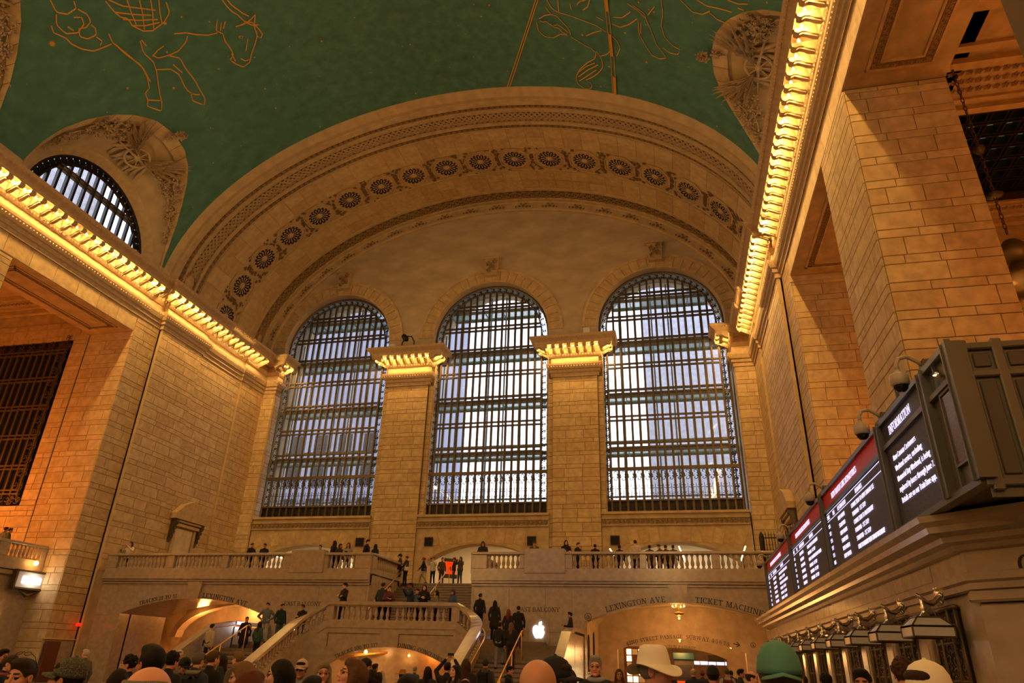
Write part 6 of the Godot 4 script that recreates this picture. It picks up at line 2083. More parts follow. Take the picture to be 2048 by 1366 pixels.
# ---------------------------------------------------------------- small things on the left side
func left_details() -> void:
	var s: Node3D = tag(base("lit_sign"), "glowing rectangular direction sign in a bronze frame on the left gallery wall", "sign")
	var bs := Basis(Vector3.UP, PI / 2)
	var c := Vector3(XL - 1.2, 4.75, -31.2)
	var b := MB.new()
	for e in [[0, 0.42, 2.0, 0.12], [0, -0.42, 2.0, 0.12], [-0.95, 0, 0.12, 0.9], [0.95, 0, 0.12, 0.9]]: b.cbox(c + bs * Vector3(e[0], e[1], 0), Vector3(e[2], e[3], 0.3), 0.02, bs)
	put("frame", b, M.bronze, s)
	b = MB.new(); b.cbox(c, Vector3(1.8, 0.76, 0.2), 0.02, bs); put("face", b, M.paint_box, s)
	b = MB.new(); b.cbox(c + bs * Vector3(0, 0.0, 0.12), Vector3(1.15, 0.34, 0.04), 0.01, bs); put("lit_panel", b, M.white_glow, s)
	add("lettering", text("NORTHEAST", 0.15, 0.01, "Droid Sans"), M.letter, s, Transform3D(bs, c + bs * Vector3(0, 0.09, 0.145)))
	b = MB.new(true); b.tube([c + bs * Vector3(-0.5, -0.5, 0), c + bs * Vector3(0, -0.75, 0), c + bs * Vector3(0.7, -0.45, 0)], [0.05, 0.1, 0.04], 6); put("scroll_bracket", b, M.bronze, s)
	lamp(c + Vector3(0.3, 0, 0), 0.5, Color(1, 0.95, 0.85), 0.2)
	var g: Node3D = tag(base("globe_lamp"), "small round glowing lamp just above the lit direction sign", "lamp")
	bulb_on(g, c + Vector3(0.15, 0.85, 0.1), 0.13, 0.8)
	var d: Node3D = stru(base("door_1"), "brown wooden door at the foot of the left wall")
	b = MB.new(); b.cbox(Vector3(XL + 0.3, 0.95, -35.3) + Vector3(0, 0, 3.0), Vector3(0.1, 1.9, 0.9), 0.02); put("leaf", b, M.wood_door, d)
	d.position = Vector3(0, 0, -0.0)
	var r: Node3D = tag(base("exit_lamp"), "small red glowing lamp on the wall above the brown door", "lamp")
	b = MB.new(true); b.lathe([Vector2(0, 0.09), Vector2(0.12, 0.06), Vector2(0.12, -0.06), Vector2(0, -0.09)], 10, Transform3D(Basis(), Vector3(XL + 0.3, 2.75, -33.6))); put("lens", b, M.red_glow, r)
	lamp(Vector3(XL + 0.55, 2.75, -33.6), 0.05, Color(1, 0.1, 0.05))
	var p: Node3D = tag(base("marble_panel"), "raised marble panel with bright mouldings at the foot of the left pier", "panel")
	b = MB.new()
	for e in [[2.0, 0.06], [0.72, 0.09], [0.58, 0.05]]: b.cbox(Vector3(XL + 0.07, e[0], -32.9), Vector3(0.16, e[1], 2.3), 0.02)
	put("mouldings", b, M.stone2, p)
	b = MB.new(); b.cbox(Vector3(XL + 0.05, 1.35, -32.9), Vector3(0.06, 1.2, 2.0), 0.02); put("slab", b, M.marble, p)
	for side in 2: # pedimented niches on both side walls above the balcony
		var sg := 1.0 if side == 0 else -1.0
		var X := (XL if side == 0 else XR) + sg * 0.17
		var n: Node3D = tag(base("pediment_niche"), "pedimented blind niche on the %s wall above the balcony" % ["left", "right"][side], "niche")
		var zc := -40.4
		var f := Basis(Vector3.UP, PI / 2 * sg)
		var o := Vector3(X, 0, zc)
		b = MB.new()
		b.ext(PackedVector2Array([Vector2(-1.65, 9.4), Vector2(1.65, 9.4), Vector2(1.65, 9.75), Vector2(0.9, 10.4), Vector2(0, 10.75), Vector2(-0.9, 10.4), Vector2(-1.65, 9.75)]), 0, 0.5, Transform3D(f, o))
		b.cbox(o + Vector3(0, 9.3, 0) + f * Vector3(0, 0, 0.2), Vector3(2.7, 0.12, 0.4), 0.02, f)
		b.cbox(o + Vector3(0, 9.08, 0) + f * Vector3(0, 0, 0.15), Vector3(2.4, 0.2, 0.3), 0.02, f)
		put("pediment", b, M.stone3, n)
		for q in [-1.3, 1.3]:
			var sb := MB.new()
			sb.ext(PackedVector2Array([Vector2(0, 9.4), Vector2(0.42, 9.4), Vector2(0.45, 9.2), Vector2(0.3, 9.0), Vector2(0.22, 8.7), Vector2(0.12, 8.2), Vector2(0.0, 7.9)]), -0.14, 0.14, Transform3D(f * Basis(Vector3.UP, -PI / 2), o + f * Vector3(q, 0, 0)))
			for k in 4: sb.mesh(leaf_bead, Transform3D((f).scaled_local(Vector3.ONE * 0.3), o + f * Vector3(q, 8.3 + 0.28 * k, 0.2 + 0.07 * k)))
			put("scroll_bracket", sb, M.bronze, n)
		b = MB.new()
		b.span(-1, 1, 0, 0.01, 0, 0.01)
		b = MB.new(); b.cbox(o + Vector3(0, 7.2, 0) + f * Vector3(0, 0, 0.03), Vector3(1.7, 3.4, 0.06), 0.02, f); put("blank_panel", b, M.plaster, n)
		b = MB.new()
		for q in [-1.0, 1.0]: b.cbox(o + Vector3(0, 7.2, 0) + f * Vector3(q, 0, 0.08), Vector3(0.2, 3.5, 0.16), 0.02, f)
		put("jamb", b, M.stone1, n)
	# things standing on the capitals
	var st: Node3D = tag(base("spot_projector"), "small dark projector on its bent stand on top of the left window pier", "projector")
	b = MB.new(true)
	b.tube([Vector3(-19.7, 23.42, -45.2), Vector3(-19.6, 24.0, -45.2), Vector3(-19.2, 24.45, -45.1), Vector3(-18.8, 24.35, -45.0), Vector3(-18.55, 23.9, -45.0), Vector3(-18.6, 23.42, -45.1)], [0.05], 6)
	put("stand", b, M.iron, st)
	b = MB.new(true)
	b.lathe([Vector2(0, 0.35), Vector2(0.2, 0.3), Vector2(0.24, -0.1), Vector2(0.1, -0.3), Vector2(0, -0.3)], 10, Transform3D(Basis(Vector3.BACK, 0.7), Vector3(-19.35, 24.3, -45.1)))
	put("barrel", b, M.iron, st)
	for k in 2:
		var bx: Node3D = tag(base("service_box"), "pale square service box standing on the %s" % ["right window pier", "left window pier beside the left arch"][k], "box")
		b = MB.new()
		b.cbox([Vector3(-5.2, 24.0, -45.6), Vector3(-20.6, 23.85, -45.7)][k], Vector3(0.45, 0.5, 0.3), 0.02)
		put("box", b, M.paint_box, bx)
	for k in 2:
		var x0: float = [-20.6, -7.9][k]
		var pp: Node3D = tag(base("conduit_pipe"), "thin dark conduit pipe above the capital of the %s window pier" % ["left", "right"][k], "pipe")
		b = MB.new(true)
		b.tube([Vector3(x0, 24.0, -45.9), Vector3(x0 + 3.3, 24.0, -45.9)], [0.03], 6)
		put("pipe", b, M.iron, pp)

# ---------------------------------------------------------------- outside and the shell of the hall
func shell() -> void:
	var f: Node3D = stru(base("floor"), "stone floor of the concourse")
	var b := MB.new()
	b.span(-50, 25, -0.3, 0.0, -65, 40)
	put("paving", b, M.marble_floor, f)
	var w: Node3D = stru(base("wall_near"), "near end wall of the hall")
	b = MB.new()
	b.span(-46, 21, 0, 44, 38.0, 38.6)
	put("backing", b, M.wall, w)
	var o: Node3D = stru(base("wall_outer"), "outer end wall around the outer windows")
	b = MB.new()
	b.ext(tympanum_poly(4.75, 23.3, 4.75), -49.0, -48.5)
	for x in [[-50.0, WX[0] - 4.75], [WX[0] + 4.75, WX[1] - 4.75], [WX[1] + 4.75, WX[2] - 4.75], [WX[2] + 4.75, 26.0]]: b.span(x[0], x[1], 10.0, 23.35, -49.0, -48.5)
	b.span(-50, 26, 37, 46, -49.6, -47.2)
	for x in [[-50.0, -30.5], [5.2, 26.0]]: b.span(x[0], x[1], 23.3, 46, -49.0, -48.5)
	b.span(-50, 26, 10.0, 10.62, -49.6, -47.0)
	for wx in WX: # cheeks between inner and outer window
		for sg in [-1.0, 1.0]: b.span(wx + sg * 4.75, wx + sg * 5.0, 10.5, 30.0, -48.8, -47.2)
		for i in 12:
			var a0 := PI * i / 12
			var a1 := PI * (i + 1) / 12
			b.quad(Vector3(wx + 4.8 * cos(a0), 24.57 + 4.8 * sin(a0), -49.4), Vector3(wx + 4.8 * cos(a1), 24.57 + 4.8 * sin(a1), -49.4), Vector3(wx + 4.8 * cos(a1), 24.57 + 4.8 * sin(a1), -47.0), Vector3(wx + 4.8 * cos(a0), 24.57 + 4.8 * sin(a0), -47.0))
	put("masonry", b, M.wall, o)
	# lunette backs: close the side walls above the cornice except for the windows
	for sg in [-1.0, 1.0]:
		var xw: float = CX + sg * 20.9
		var sw: Node3D = stru(base("wall_clerestory_%s" % ("left" if sg < 0 else "right")), "outer wall around the half-round windows")
		b = MB.new()
		var pl := PackedVector2Array([Vector2(-50, 22.0)])
		for z in LZ:
			pl.append(Vector2(z - 4.55, 22.0))
			pl.append_array(arc(Vector2(z, 24.3), 4.55, PI, 0, 20))
			pl.append(Vector2(z + 4.55, 22.0))
		pl.append_array(PackedVector2Array([Vector2(38.6, 22.0), Vector2(38.6, 46), Vector2(-50, 46)]))
		var xf := Transform3D(Basis(Vector3.UP, -PI / 2), Vector3(xw, 0, 0))
		b.ext(pl, -0.2, 0.2, xf)
		put("masonry", b, M.wall, sw)
	# buildings across the street
	for e in [["street_building", "pale grey office building across the street behind the left window", -95.0, -34.0, 60.0, -95.0, M.facade_dark], ["street_building", "bright stone building across the street behind the right window", -2.0, 45.0, 48.0, -78.0, M.facade], ["street_building", "grey tower seen through the left clerestory window", -90.0, -52.0, 52.0, -30.0, M.facade]]:
		var n: Node3D = tag(base(e[0]), e[1], "building")
		b = MB.new()
		b.span(e[2], e[3], -1, e[4], e[5] - 14.0, e[5])
		put("wall", b, e[6], n)
		for i in 6:
			for j in 5:
				var wnd := MB.new()
				wnd.span(e[3] - 3.5 - i * 4.2, e[3] - 1.3 - i * 4.2, 10 + j * 5.0, 13.2 + j * 5.0, e[5] - 0.1, e[5] + 0.06)
				put("window", wnd, M.black_glass, n)
	var rd: Node3D = stru(base("ground"), "street outside")
	b = MB.new(); b.span(-200, 200, -0.9, -0.6, -300, 200); put("street", b, M.steel_grey, rd)

# ---------------------------------------------------------------- figures
class Net: # a distance field on a grid, meshed as surface nets
	var o: Vector3
	var c: float
	var nx: int
	var ny: int
	var nz: int
	var f := PackedFloat32Array()
	var own := PackedByteArray()
	var near := PackedFloat32Array()
	func _init(lo: Vector3, hi: Vector3, cell: float) -> void:
		o = lo; c = cell
		nx = int((hi.x - lo.x) / cell) + 2; ny = int((hi.y - lo.y) / cell) + 2; nz = int((hi.z - lo.z) / cell) + 2
		f.resize(nx * ny * nz); f.fill(1.0)
		own.resize(nx * ny * nz)
		near.resize(nx * ny * nz); near.fill(1.0)
	func _range(lo: Vector3, hi: Vector3) -> Array:
		return [maxi(0, int((lo.x - o.x) / c)), mini(nx - 1, int((hi.x - o.x) / c) + 1), maxi(0, int((lo.y - o.y) / c)), mini(ny - 1, int((hi.y - o.y) / c) + 1), maxi(0, int((lo.z - o.z) / c)), mini(nz - 1, int((hi.z - o.z) / c) + 1)]
	func cap(a: Vector3, b: Vector3, ra: float, rb: float, k: float, id: int) -> void:
		var m := maxf(ra, rb) + k + c * 2
		var r := _range(a.min(b) - Vector3.ONE * m, a.max(b) + Vector3.ONE * m)
		var ab := b - a
		var l2 := maxf(ab.length_squared(), 1e-9)
		for z in range(r[4], r[5] + 1):
			for y in range(r[2], r[3] + 1):
				var i: int = (z * ny + y) * nx + r[0]
				var p := Vector3(o.x + r[0] * c, o.y + y * c, o.z + z * c) - a
				for x in range(r[0], r[1] + 1):
					var t := clampf(p.dot(ab) / l2, 0.0, 1.0)
					var d := (p - ab * t).length() - ra - (rb - ra) * t
					if d < near[i]: near[i] = d; own[i] = id
					var g := f[i]
					var h := maxf(k - absf(g - d), 0.0) / k
					f[i] = minf(g, d) - h * h * k * 0.25
					p.x += c
					i += 1
	func ell(q: Vector3, r3: Vector3, k: float, id: int, cut := false) -> void:
		var m := r3 + Vector3.ONE * (k + c * 2)
		var r := _range(q - m, q + m)
		for z in range(r[4], r[5] + 1):
			for y in range(r[2], r[3] + 1):
				var i: int = (z * ny + y) * nx + r[0]
				for x in range(r[0], r[1] + 1):
					var p := Vector3(o.x + x * c, o.y + y * c, o.z + z * c) - q
					var u := (p / r3).length()
					var v := (p / (r3 * r3)).length()
					var d := u * (u - 1.0) / maxf(v, 1e-6)
					var g := f[i]
					if cut:
						d = -d
						var h := maxf(k - absf(g - d), 0.0) / k
						f[i] = maxf(g, d) + h * h * k * 0.25
					else:
						if d < near[i]: near[i] = d; own[i] = id
						var h := maxf(k - absf(g - d), 0.0) / k
						f[i] = minf(g, d) - h * h * k * 0.25
					i += 1
	func mesh(st: Dictionary, xf := Transform3D()) -> void: # st: id -> SurfaceTool
		var vid := PackedInt32Array()
		vid.resize(nx * ny * nz); vid.fill(-1)
		var vs := PackedVector3Array()
		var co := PackedInt32Array([0, 1, nx, nx + 1, nx * ny, nx * ny + 1, nx * ny + nx, nx * ny + nx + 1])
		var ed := [[0, 1], [2, 3], [4, 5], [6, 7], [0, 2], [1, 3], [4, 6], [5, 7], [0, 4], [1, 5], [2, 6], [3, 7]]
		for z in nz - 1:
			for y in ny - 1:
				var i := (z * ny + y) * nx
				for x in nx - 1:
					var neg := 0
					for k in 8:
						if f[i + co[k]] < 0.0: neg += 1
					if neg > 0 and neg < 8:
						var s := Vector3.ZERO
						var n := 0
						for e in ed:
							var a := f[i + co[e[0]]]
							var b := f[i + co[e[1]]]
							if (a < 0.0) != (b < 0.0):
								var t := a / (a - b)
								var A := Vector3(e[0] & 1, (e[0] >> 1) & 1, e[0] >> 2)
								var B := Vector3(e[1] & 1, (e[1] >> 1) & 1, e[1] >> 2)
								s += A.lerp(B, t)
								n += 1
						vid[i] = vs.size()
						vs.append(xf * (o + (Vector3(x, y, z) + s / n) * c))
					i += 1
		var step := [1, nx, nx * ny]
		for z in range(1, nz - 1):
			for y in range(1, ny - 1):
				var i := (z * ny + y) * nx + 1
				for x in range(1, nx - 1):
					var a := f[i] < 0.0
					for ax in 3:
						var j: int = i + step[ax]
						if a != (f[j] < 0.0):
							var u: int = step[(ax + 1) % 3]
							var w: int = step[(ax + 2) % 3]
							var q := [vid[i - u - w], vid[i - w], vid[i], vid[i - u]]
							if q[0] < 0 or q[1] < 0 or q[2] < 0 or q[3] < 0: continue
							var id := own[i] if a else own[j]
							var t: SurfaceTool = st[id]
							var ord := [0, 2, 1, 0, 3, 2] if a else [0, 1, 2, 0, 2, 3]
							for k in ord: t.add_vertex(vs[q[k]])
					i += 1

var heads := {}
var hands := {}
var bodies := {}
var hairs := {}
var kit := {}
const SKIN := 0
const TOP := 1
const LEG := 2
const SHOE := 3
const EYE := 4
const BROW := 5
const LIP := 6

func tools(n := 7) -> Dictionary:
	var d := {}
	for i in n:
		var s := SurfaceTool.new()
		s.begin(Mesh.PRIMITIVE_TRIANGLES)
		s.set_smooth_group(0)
		d[i] = s
	return d

func packed(d: Dictionary) -> ArrayMesh: # empty surfaces are left out
	var m: ArrayMesh = ArrayMesh.new()
	for i in d.size():
		d[i].generate_normals()
		m = d[i].commit(m)
	return m

func head_net(cell: float) -> Array: # surfaces of the head about its own middle, facing +z
	var n := Net.new(Vector3(-0.1, -0.22, -0.13), Vector3(0.1, 0.14, 0.14), cell)
	n.ell(Vector3(0, 0.03, -0.012), Vector3(0.077, 0.09, 0.098), 0.01, SKIN)
	n.ell(Vector3(0, -0.03, 0.03), Vector3(0.062, 0.085, 0.064), 0.02, SKIN)
	for s in [-1.0, 1.0]:
		n.cap(Vector3(s * 0.05, -0.06, 0.005), Vector3(s * 0.012, -0.1, 0.066), 0.022, 0.018, 0.02, SKIN)
		n.ell(Vector3(s * 0.04, -0.032, 0.06), Vector3(0.026, 0.024, 0.024), 0.02, SKIN)
		n.ell(Vector3(s * 0.032, 0.0, 0.099), Vector3(0.019, 0.013, 0.018), 0.01, SKIN, true)
		n.cap(Vector3(s * 0.012, 0.022, 0.086), Vector3(s * 0.048, 0.02, 0.068), 0.010, 0.008, 0.012, SKIN)
		n.ell(Vector3(s * 0.013, -0.038, 0.094), Vector3(0.010, 0.008, 0.010), 0.008, SKIN)
		n.ell(Vector3(s * 0.079, -0.008, -0.012), Vector3(0.010, 0.033, 0.019), 0.006, SKIN)
		n.ell(Vector3(s * 0.086, -0.004, -0.006), Vector3(0.006, 0.018, 0.009), 0.004, SKIN, true)
		n.ell(Vector3(s * 0.032, -0.001, 0.079), Vector3(0.0145, 0.0125, 0.0135), 0.002, EYE)
		n.cap(Vector3(s * 0.017, 0.0125, 0.0885), Vector3(s * 0.047, 0.0095, 0.075), 0.006, 0.005, 0.003, SKIN)
		n.cap(Vector3(s * 0.016, 0.027, 0.094), Vector3(s * 0.05, 0.028, 0.075), 0.006, 0.004, 0.003, BROW)
	n.cap(Vector3(0, 0.012, 0.088), Vector3(0, -0.033, 0.108), 0.009, 0.012, 0.012, SKIN)
	n.cap(Vector3(-0.02, -0.064, 0.084), Vector3(0.02, -0.064, 0.084), 0.008, 0.008, 0.006, LIP)
	n.ell(Vector3(0, -0.066, 0.088), Vector3(0.02, 0.009, 0.009), 0.006, LIP)
	n.ell(Vector3(0, -0.098, 0.074), Vector3(0.02, 0.017, 0.016), 0.012, SKIN)
	n.cap(Vector3(0, -0.07, -0.022), Vector3(0, -0.2, -0.04), 0.05, 0.054, 0.02, SKIN)
	var d := tools()
	n.mesh(d)
	return d.values()

func head_mesh(lod: int) -> ArrayMesh:
	if not heads.has(lod):
		var d := {}
		var v := head_net([0.0052, 0.009][lod])
		for i in 7: d[i] = v[i]
		heads[lod] = packed(d)
	return heads[lod]

func hand_mesh(curl: float) -> ArrayMesh: # right hand, wrist at the origin, fingers along -y, palm facing -x... thumb to +z
	var key := int(curl * 10)
	if hands.has(key): return hands[key]
	var n := Net.new(Vector3(-0.1, -0.22, -0.07), Vector3(0.06, 0.03, 0.09), 0.005)
	n.cap(Vector3(0, 0.02, 0), Vector3(0, -0.02, 0), 0.024, 0.022, 0.01, 0)
	for k in 4:
		var z := 0.03 - 0.02 * k
		n.cap(Vector3(0, -0.01, z * 0.5), Vector3(0, -0.085, z), 0.014, 0.012, 0.012, 0)
		var L: float = [0.068, 0.076, 0.07, 0.054][k]
		var p := Vector3(0, -0.088, z)
		var a := 0.2 + curl * 0.5
		for j in 3:
			var q: Vector3 = p + Vector3(-sin(a), -cos(a), 0) * L * [0.45, 0.32, 0.25][j]
			n.cap(p, q, 0.0092 - 0.0008 * j, 0.0086 - 0.0008 * j, 0.003, 0)
			p = q
			a += 0.25 + curl * 0.75
	var t0 := Vector3(-0.004, -0.025, 0.022)
	var t1 := t0 + Vector3(-0.022 - 0.015 * curl, -0.03, 0.028)
	var t2 := t1 + Vector3(-0.016 - 0.02 * curl, -0.028, 0.004)
	n.cap(t0, t1, 0.013, 0.011, 0.008, 0)
	n.cap(t1, t2, 0.0105, 0.0085, 0.004, 0)
	var d := tools(1)
	n.mesh(d)
	hands[key] = packed(d)
	return hands[key]

# joints of the poses, for a figure 1.75 m tall facing +z; arms: [elbow, wrist] for left (x > 0) and right
const POSES := {
	"stand": {"arms": [[Vector3(0.27, 1.13, -0.04), Vector3(0.27, 0.88, 0.05)], [Vector3(-0.27, 1.13, -0.04), Vector3(-0.27, 0.88, 0.05)]], "legs": [[Vector3(0.1, 0.5, 0.02), Vector3(0.11, 0.09, -0.02)], [Vector3(-0.1, 0.5, 0.02), Vector3(-0.12, 0.09, 0.0)]], "curl": 0.5},
	"phone": {"arms": [[Vector3(0.27, 1.14, 0.02), Vector3(0.09, 1.16, 0.26)], [Vector3(-0.27, 1.14, 0.02), Vector3(-0.07, 1.18, 0.27)]], "legs": [[Vector3(0.1, 0.5, 0.02), Vector3(0.11, 0.09, -0.02)], [Vector3(-0.1, 0.5, 0.03), Vector3(-0.11, 0.09, 0.02)]], "curl": 0.9},
	"photo": {"arms": [[Vector3(0.31, 1.24, 0.14), Vector3(0.09, 1.48, 0.32)], [Vector3(-0.31, 1.24, 0.14), Vector3(-0.09, 1.48, 0.32)]], "legs": [[Vector3(0.1, 0.5, 0.02), Vector3(0.12, 0.09, -0.02)], [Vector3(-0.1, 0.5, 0.02), Vector3(-0.12, 0.09, 0.0)]], "curl": 0.9},
	"raise": {"arms": [[Vector3(0.30, 1.56, 0.16), Vector3(0.12, 1.80, 0.28)], [Vector3(-0.30, 1.56, 0.16), Vector3(-0.12, 1.80, 0.28)]], "legs": [[Vector3(0.1, 0.5, 0.02), Vector3(0.12, 0.09, -0.02)], [Vector3(-0.1, 0.5, 0.02), Vector3(-0.12, 0.09, 0.0)]], "curl": 0.9},
	"walk": {"arms": [[Vector3(0.27, 1.14, 0.08), Vector3(0.25, 0.95, 0.24)], [Vector3(-0.27, 1.15, -0.14), Vector3(-0.27, 0.9, -0.16)]], "legs": [[Vector3(0.1, 0.5, -0.06), Vector3(0.1, 0.14, -0.30)], [Vector3(-0.1, 0.53, 0.16), Vector3(-0.1, 0.09, 0.22)]], "curl": 0.6},
	"climb": {"arms": [[Vector3(0.27, 1.14, 0.04), Vector3(0.25, 0.93, 0.18)], [Vector3(-0.27, 1.15, -0.10), Vector3(-0.27, 0.9, -0.08)]], "legs": [[Vector3(0.1, 0.5, 0.0), Vector3(0.1, 0.09, -0.1)], [Vector3(-0.1, 0.66, 0.22), Vector3(-0.1, 0.26, 0.2)]], "curl": 0.6},
	"lean": {"arms": [[Vector3(0.27, 1.12, 0.12), Vector3(0.12, 1.10, 0.36)], [Vector3(-0.27, 1.12, 0.12), Vector3(-0.1, 1.10, 0.36)]], "legs": [[Vector3(0.1, 0.5, 0.0), Vector3(0.11, 0.09, -0.06)], [Vector3(-0.1, 0.5, 0.02), Vector3(-0.12, 0.09, -0.02)]], "curl": 0.7, "bend": 0.35},
	"cross": {"arms": [[Vector3(0.25, 1.14, 0.06), Vector3(-0.06, 1.2, 0.2)], [Vector3(-0.25, 1.14, 0.06), Vector3(0.06, 1.16, 0.22)]], "legs": [[Vector3(0.1, 0.5, 0.02), Vector3(0.1, 0.09, -0.02)], [Vector3(-0.1, 0.5, 0.03), Vector3(-0.13, 0.09, 0.03)]], "curl": 0.5},
	"hips": {"arms": [[Vector3(0.40, 1.16, -0.10), Vector3(0.20, 1.02, 0.04)], [Vector3(-0.40, 1.16, -0.10), Vector3(-0.20, 1.02, 0.04)]], "legs": [[Vector3(0.11, 0.5, 0.02), Vector3(0.14, 0.09, -0.02)], [Vector3(-0.11, 0.5, 0.02), Vector3(-0.14, 0.09, 0.0)]], "curl": 0.6},
}

func body_mesh(pose: String, hy: float, hp: float, lod: int, long_coat: bool) -> Array: # [mesh, head transform]
	var key := "%s_%d_%d_%d_%s" % [pose, roundi(hy * 10), roundi(hp * 10), lod, long_coat]
	if bodies.has(key): return bodies[key]
	var P: Dictionary = POSES[pose]
	var bend: float = P.get("bend", 0.0)
	var B := func(v: Vector3) -> Vector3: # lean the trunk forward from the hips
		if bend == 0.0 or v.y < 0.95: return v
		return Vector3(0, 0.95, 0) + Basis(Vector3.RIGHT, bend) * (v - Vector3(0, 0.95, 0))
	var n := Net.new(Vector3(-0.5, -0.02, -0.45), Vector3(0.5, 2.0, 0.62), 0.021)
	n.cap(Vector3(-0.07, 0.95, 0), Vector3(0.07, 0.95, 0), 0.125, 0.125, 0.05, LEG)
	n.cap(B.call(Vector3(0, 1.0, 0.01)), B.call(Vector3(0, 1.18, 0.015)), 0.135, 0.135, 0.06, TOP)
	n.cap(B.call(Vector3(-0.075, 1.06, 0.0)), B.call(Vector3(-0.085, 1.3, -0.005)), 0.1, 0.115, 0.05, TOP)
	n.cap(B.call(Vector3(0.075, 1.06, 0.0)), B.call(Vector3(0.085, 1.3, -0.005)), 0.1, 0.115, 0.05, TOP)
	n.cap(B.call(Vector3(-0.145, 1.395, -0.01)), B.call(Vector3(0.145, 1.395, -0.01)), 0.078, 0.078, 0.06, TOP)
	n.cap(B.call(Vector3(0, 1.42, -0.02)), B.call(Vector3(0, 1.49, -0.015)), 0.085, 0.068, 0.05, TOP)
	n.cap(B.call(Vector3(-0.085, 0.93, 0)), B.call(Vector3(0.085, 0.93, 0)), 0.128, 0.128, 0.03, TOP)
	if long_coat:
		n.cap(Vector3(-0.07, 0.9, 0), Vector3(-0.09, 0.62, 0.0), 0.14, 0.15, 0.05, TOP)
		n.cap(Vector3(0.07, 0.9, 0), Vector3(0.09, 0.62, 0.0), 0.14, 0.15, 0.05, TOP)
	for s in 2:
		var sx := 1.0 if s == 0 else -1.0
		var sh: Vector3 = B.call(Vector3(sx * 0.185, 1.385, -0.01))
		var el: Vector3 = B.call(P.arms[s][0])
		var wr: Vector3 = B.call(P.arms[s][1])
		n.cap(sh, el, 0.066, 0.052, 0.035, TOP)
		n.cap(el, wr, 0.053, 0.040, 0.02, TOP)
		var kn: Vector3 = P.legs[s][0]
		var an: Vector3 = P.legs[s][1]
		n.cap(Vector3(sx * 0.085, 0.9, 0), kn, 0.098, 0.068, 0.03, LEG)
		n.cap(kn, an, 0.066, 0.05, 0.02, LEG)
		n.cap(an - Vector3(0, 0.035, 0.02), an + Vector3(sx * 0.012, -0.05, 0.15), 0.042, 0.036, 0.015, SHOE)
		n.cap(an - Vector3(0, 0.05, 0.02), an + Vector3(0, -0.05, -0.03), 0.04, 0.04, 0.015, SHOE)
	var d := tools()
	n.mesh(d)
	# neck and head
	var at: Vector3 = B.call(Vector3(0, 1.625, 0.02))
	var hx := Transform3D(Basis(Vector3.UP, hy) * Basis(Vector3.RIGHT, hp), at)
	var h := head_mesh(lod)
	for e in [[0, 0], [4, 1], [5, 2], [6, 3]]: d[e[0]].append_from(h, e[1], hx)
	# hands
	for s in 2:
		var el: Vector3 = B.call(P.arms[s][0])
		var wr: Vector3 = B.call(P.arms[s][1])
		var dn := (wr - el).normalized()
		var inward := Vector3(-1 if s == 0 else 1, 0, 0)
		if pose in ["phone", "photo", "raise", "lean"]: inward = Vector3(-0.9 if s == 0 else 0.9, 0.0, 0.4)
		var y := -dn
		var x := -(inward - y * inward.dot(y)).normalized()
		var z := x.cross(y)
		if s == 1: z = -z # mirrored hand
		var bs := Basis(x, y, z)
		var hm := hand_mesh(P.curl)
		d[0].append_from(hm, 0, Transform3D(bs, wr + dn * 0.02))
	bodies[key] = [packed(d), hx]
	return bodies[key]

func hair_mesh(style: String) -> ArrayMesh:
	if hairs.has(style): return hairs[style]
	var n := Net.new(Vector3(-0.17, -0.42, -0.2), Vector3(0.17, 0.2, 0.16), 0.0085)
	n.ell(Vector3(0, 0.038, -0.018), Vector3(0.086, 0.098, 0.104), 0.02, 0)
	match style:
		"short":
			n.ell(Vector3(0, 0.1, 0.04), Vector3(0.07, 0.04, 0.06), 0.03, 0)
		"curly":
			var r := RandomNumberGenerator.new()
			r.seed = 4
			for i in 90:
				var v := Vector3(r.randf_range(-1, 1), r.randf_range(-0.35, 1), r.randf_range(-1, 0.75)).normalized()
				n.ell(Vector3(0, 0.05, -0.02) + v * Vector3(0.085, 0.098, 0.105), Vector3.ONE * r.randf_range(0.016, 0.026), 0.004, 0)
		"long":
			for s in [-1.0, 1.0]:
				n.cap(Vector3(s * 0.072, 0.02, -0.01), Vector3(s * 0.095, -0.2, 0.0), 0.032, 0.04, 0.04, 0)
				n.cap(Vector3(s * 0.09, -0.18, 0.0), Vector3(s * 0.1, -0.34, 0.03), 0.042, 0.02, 0.04, 0)
			n.cap(Vector3(0, -0.02, -0.085), Vector3(0, -0.3, -0.1), 0.07, 0.065, 0.05, 0)
		"bob":
			for s in [-1.0, 1.0]: n.cap(Vector3(s * 0.072, 0.03, -0.01), Vector3(s * 0.085, -0.1, 0.005), 0.036, 0.036, 0.04, 0)
			n.cap(Vector3(0, 0.0, -0.07), Vector3(0, -0.12, -0.06), 0.075, 0.06, 0.05, 0)
			n.ell(Vector3(0, 0.085, 0.055), Vector3(0.065, 0.04, 0.045), 0.03, 0)
		"tail":
			n.ell(Vector3(0, 0.08, -0.12), Vector3(0.045, 0.045, 0.05), 0.02, 0)
	n.ell(Vector3(0, -0.045, 0.1), Vector3(0.068 if style in ["long", "bob"] else 0.088, 0.105, 0.078), 0.015, 0, true)
	if style in ["short", "curly", "fringe", "tail"]:
		n.ell(Vector3(0, -0.19, 0.03), Vector3(0.16, 0.13, 0.17), 0.02, 0, true)
		for s in [-1.0, 1.0]: n.ell(Vector3(s * 0.09, -0.02, 0.005), Vector3(0.03, 0.045, 0.03), 0.01, 0, true)
	if style == "fringe": n.ell(Vector3(0, 0.13, 0.01), Vector3(0.085, 0.1, 0.13), 0.02, 0, true)
	var d := tools(1)
	n.mesh(d)
	hairs[style] = packed(d)
	return hairs[style]

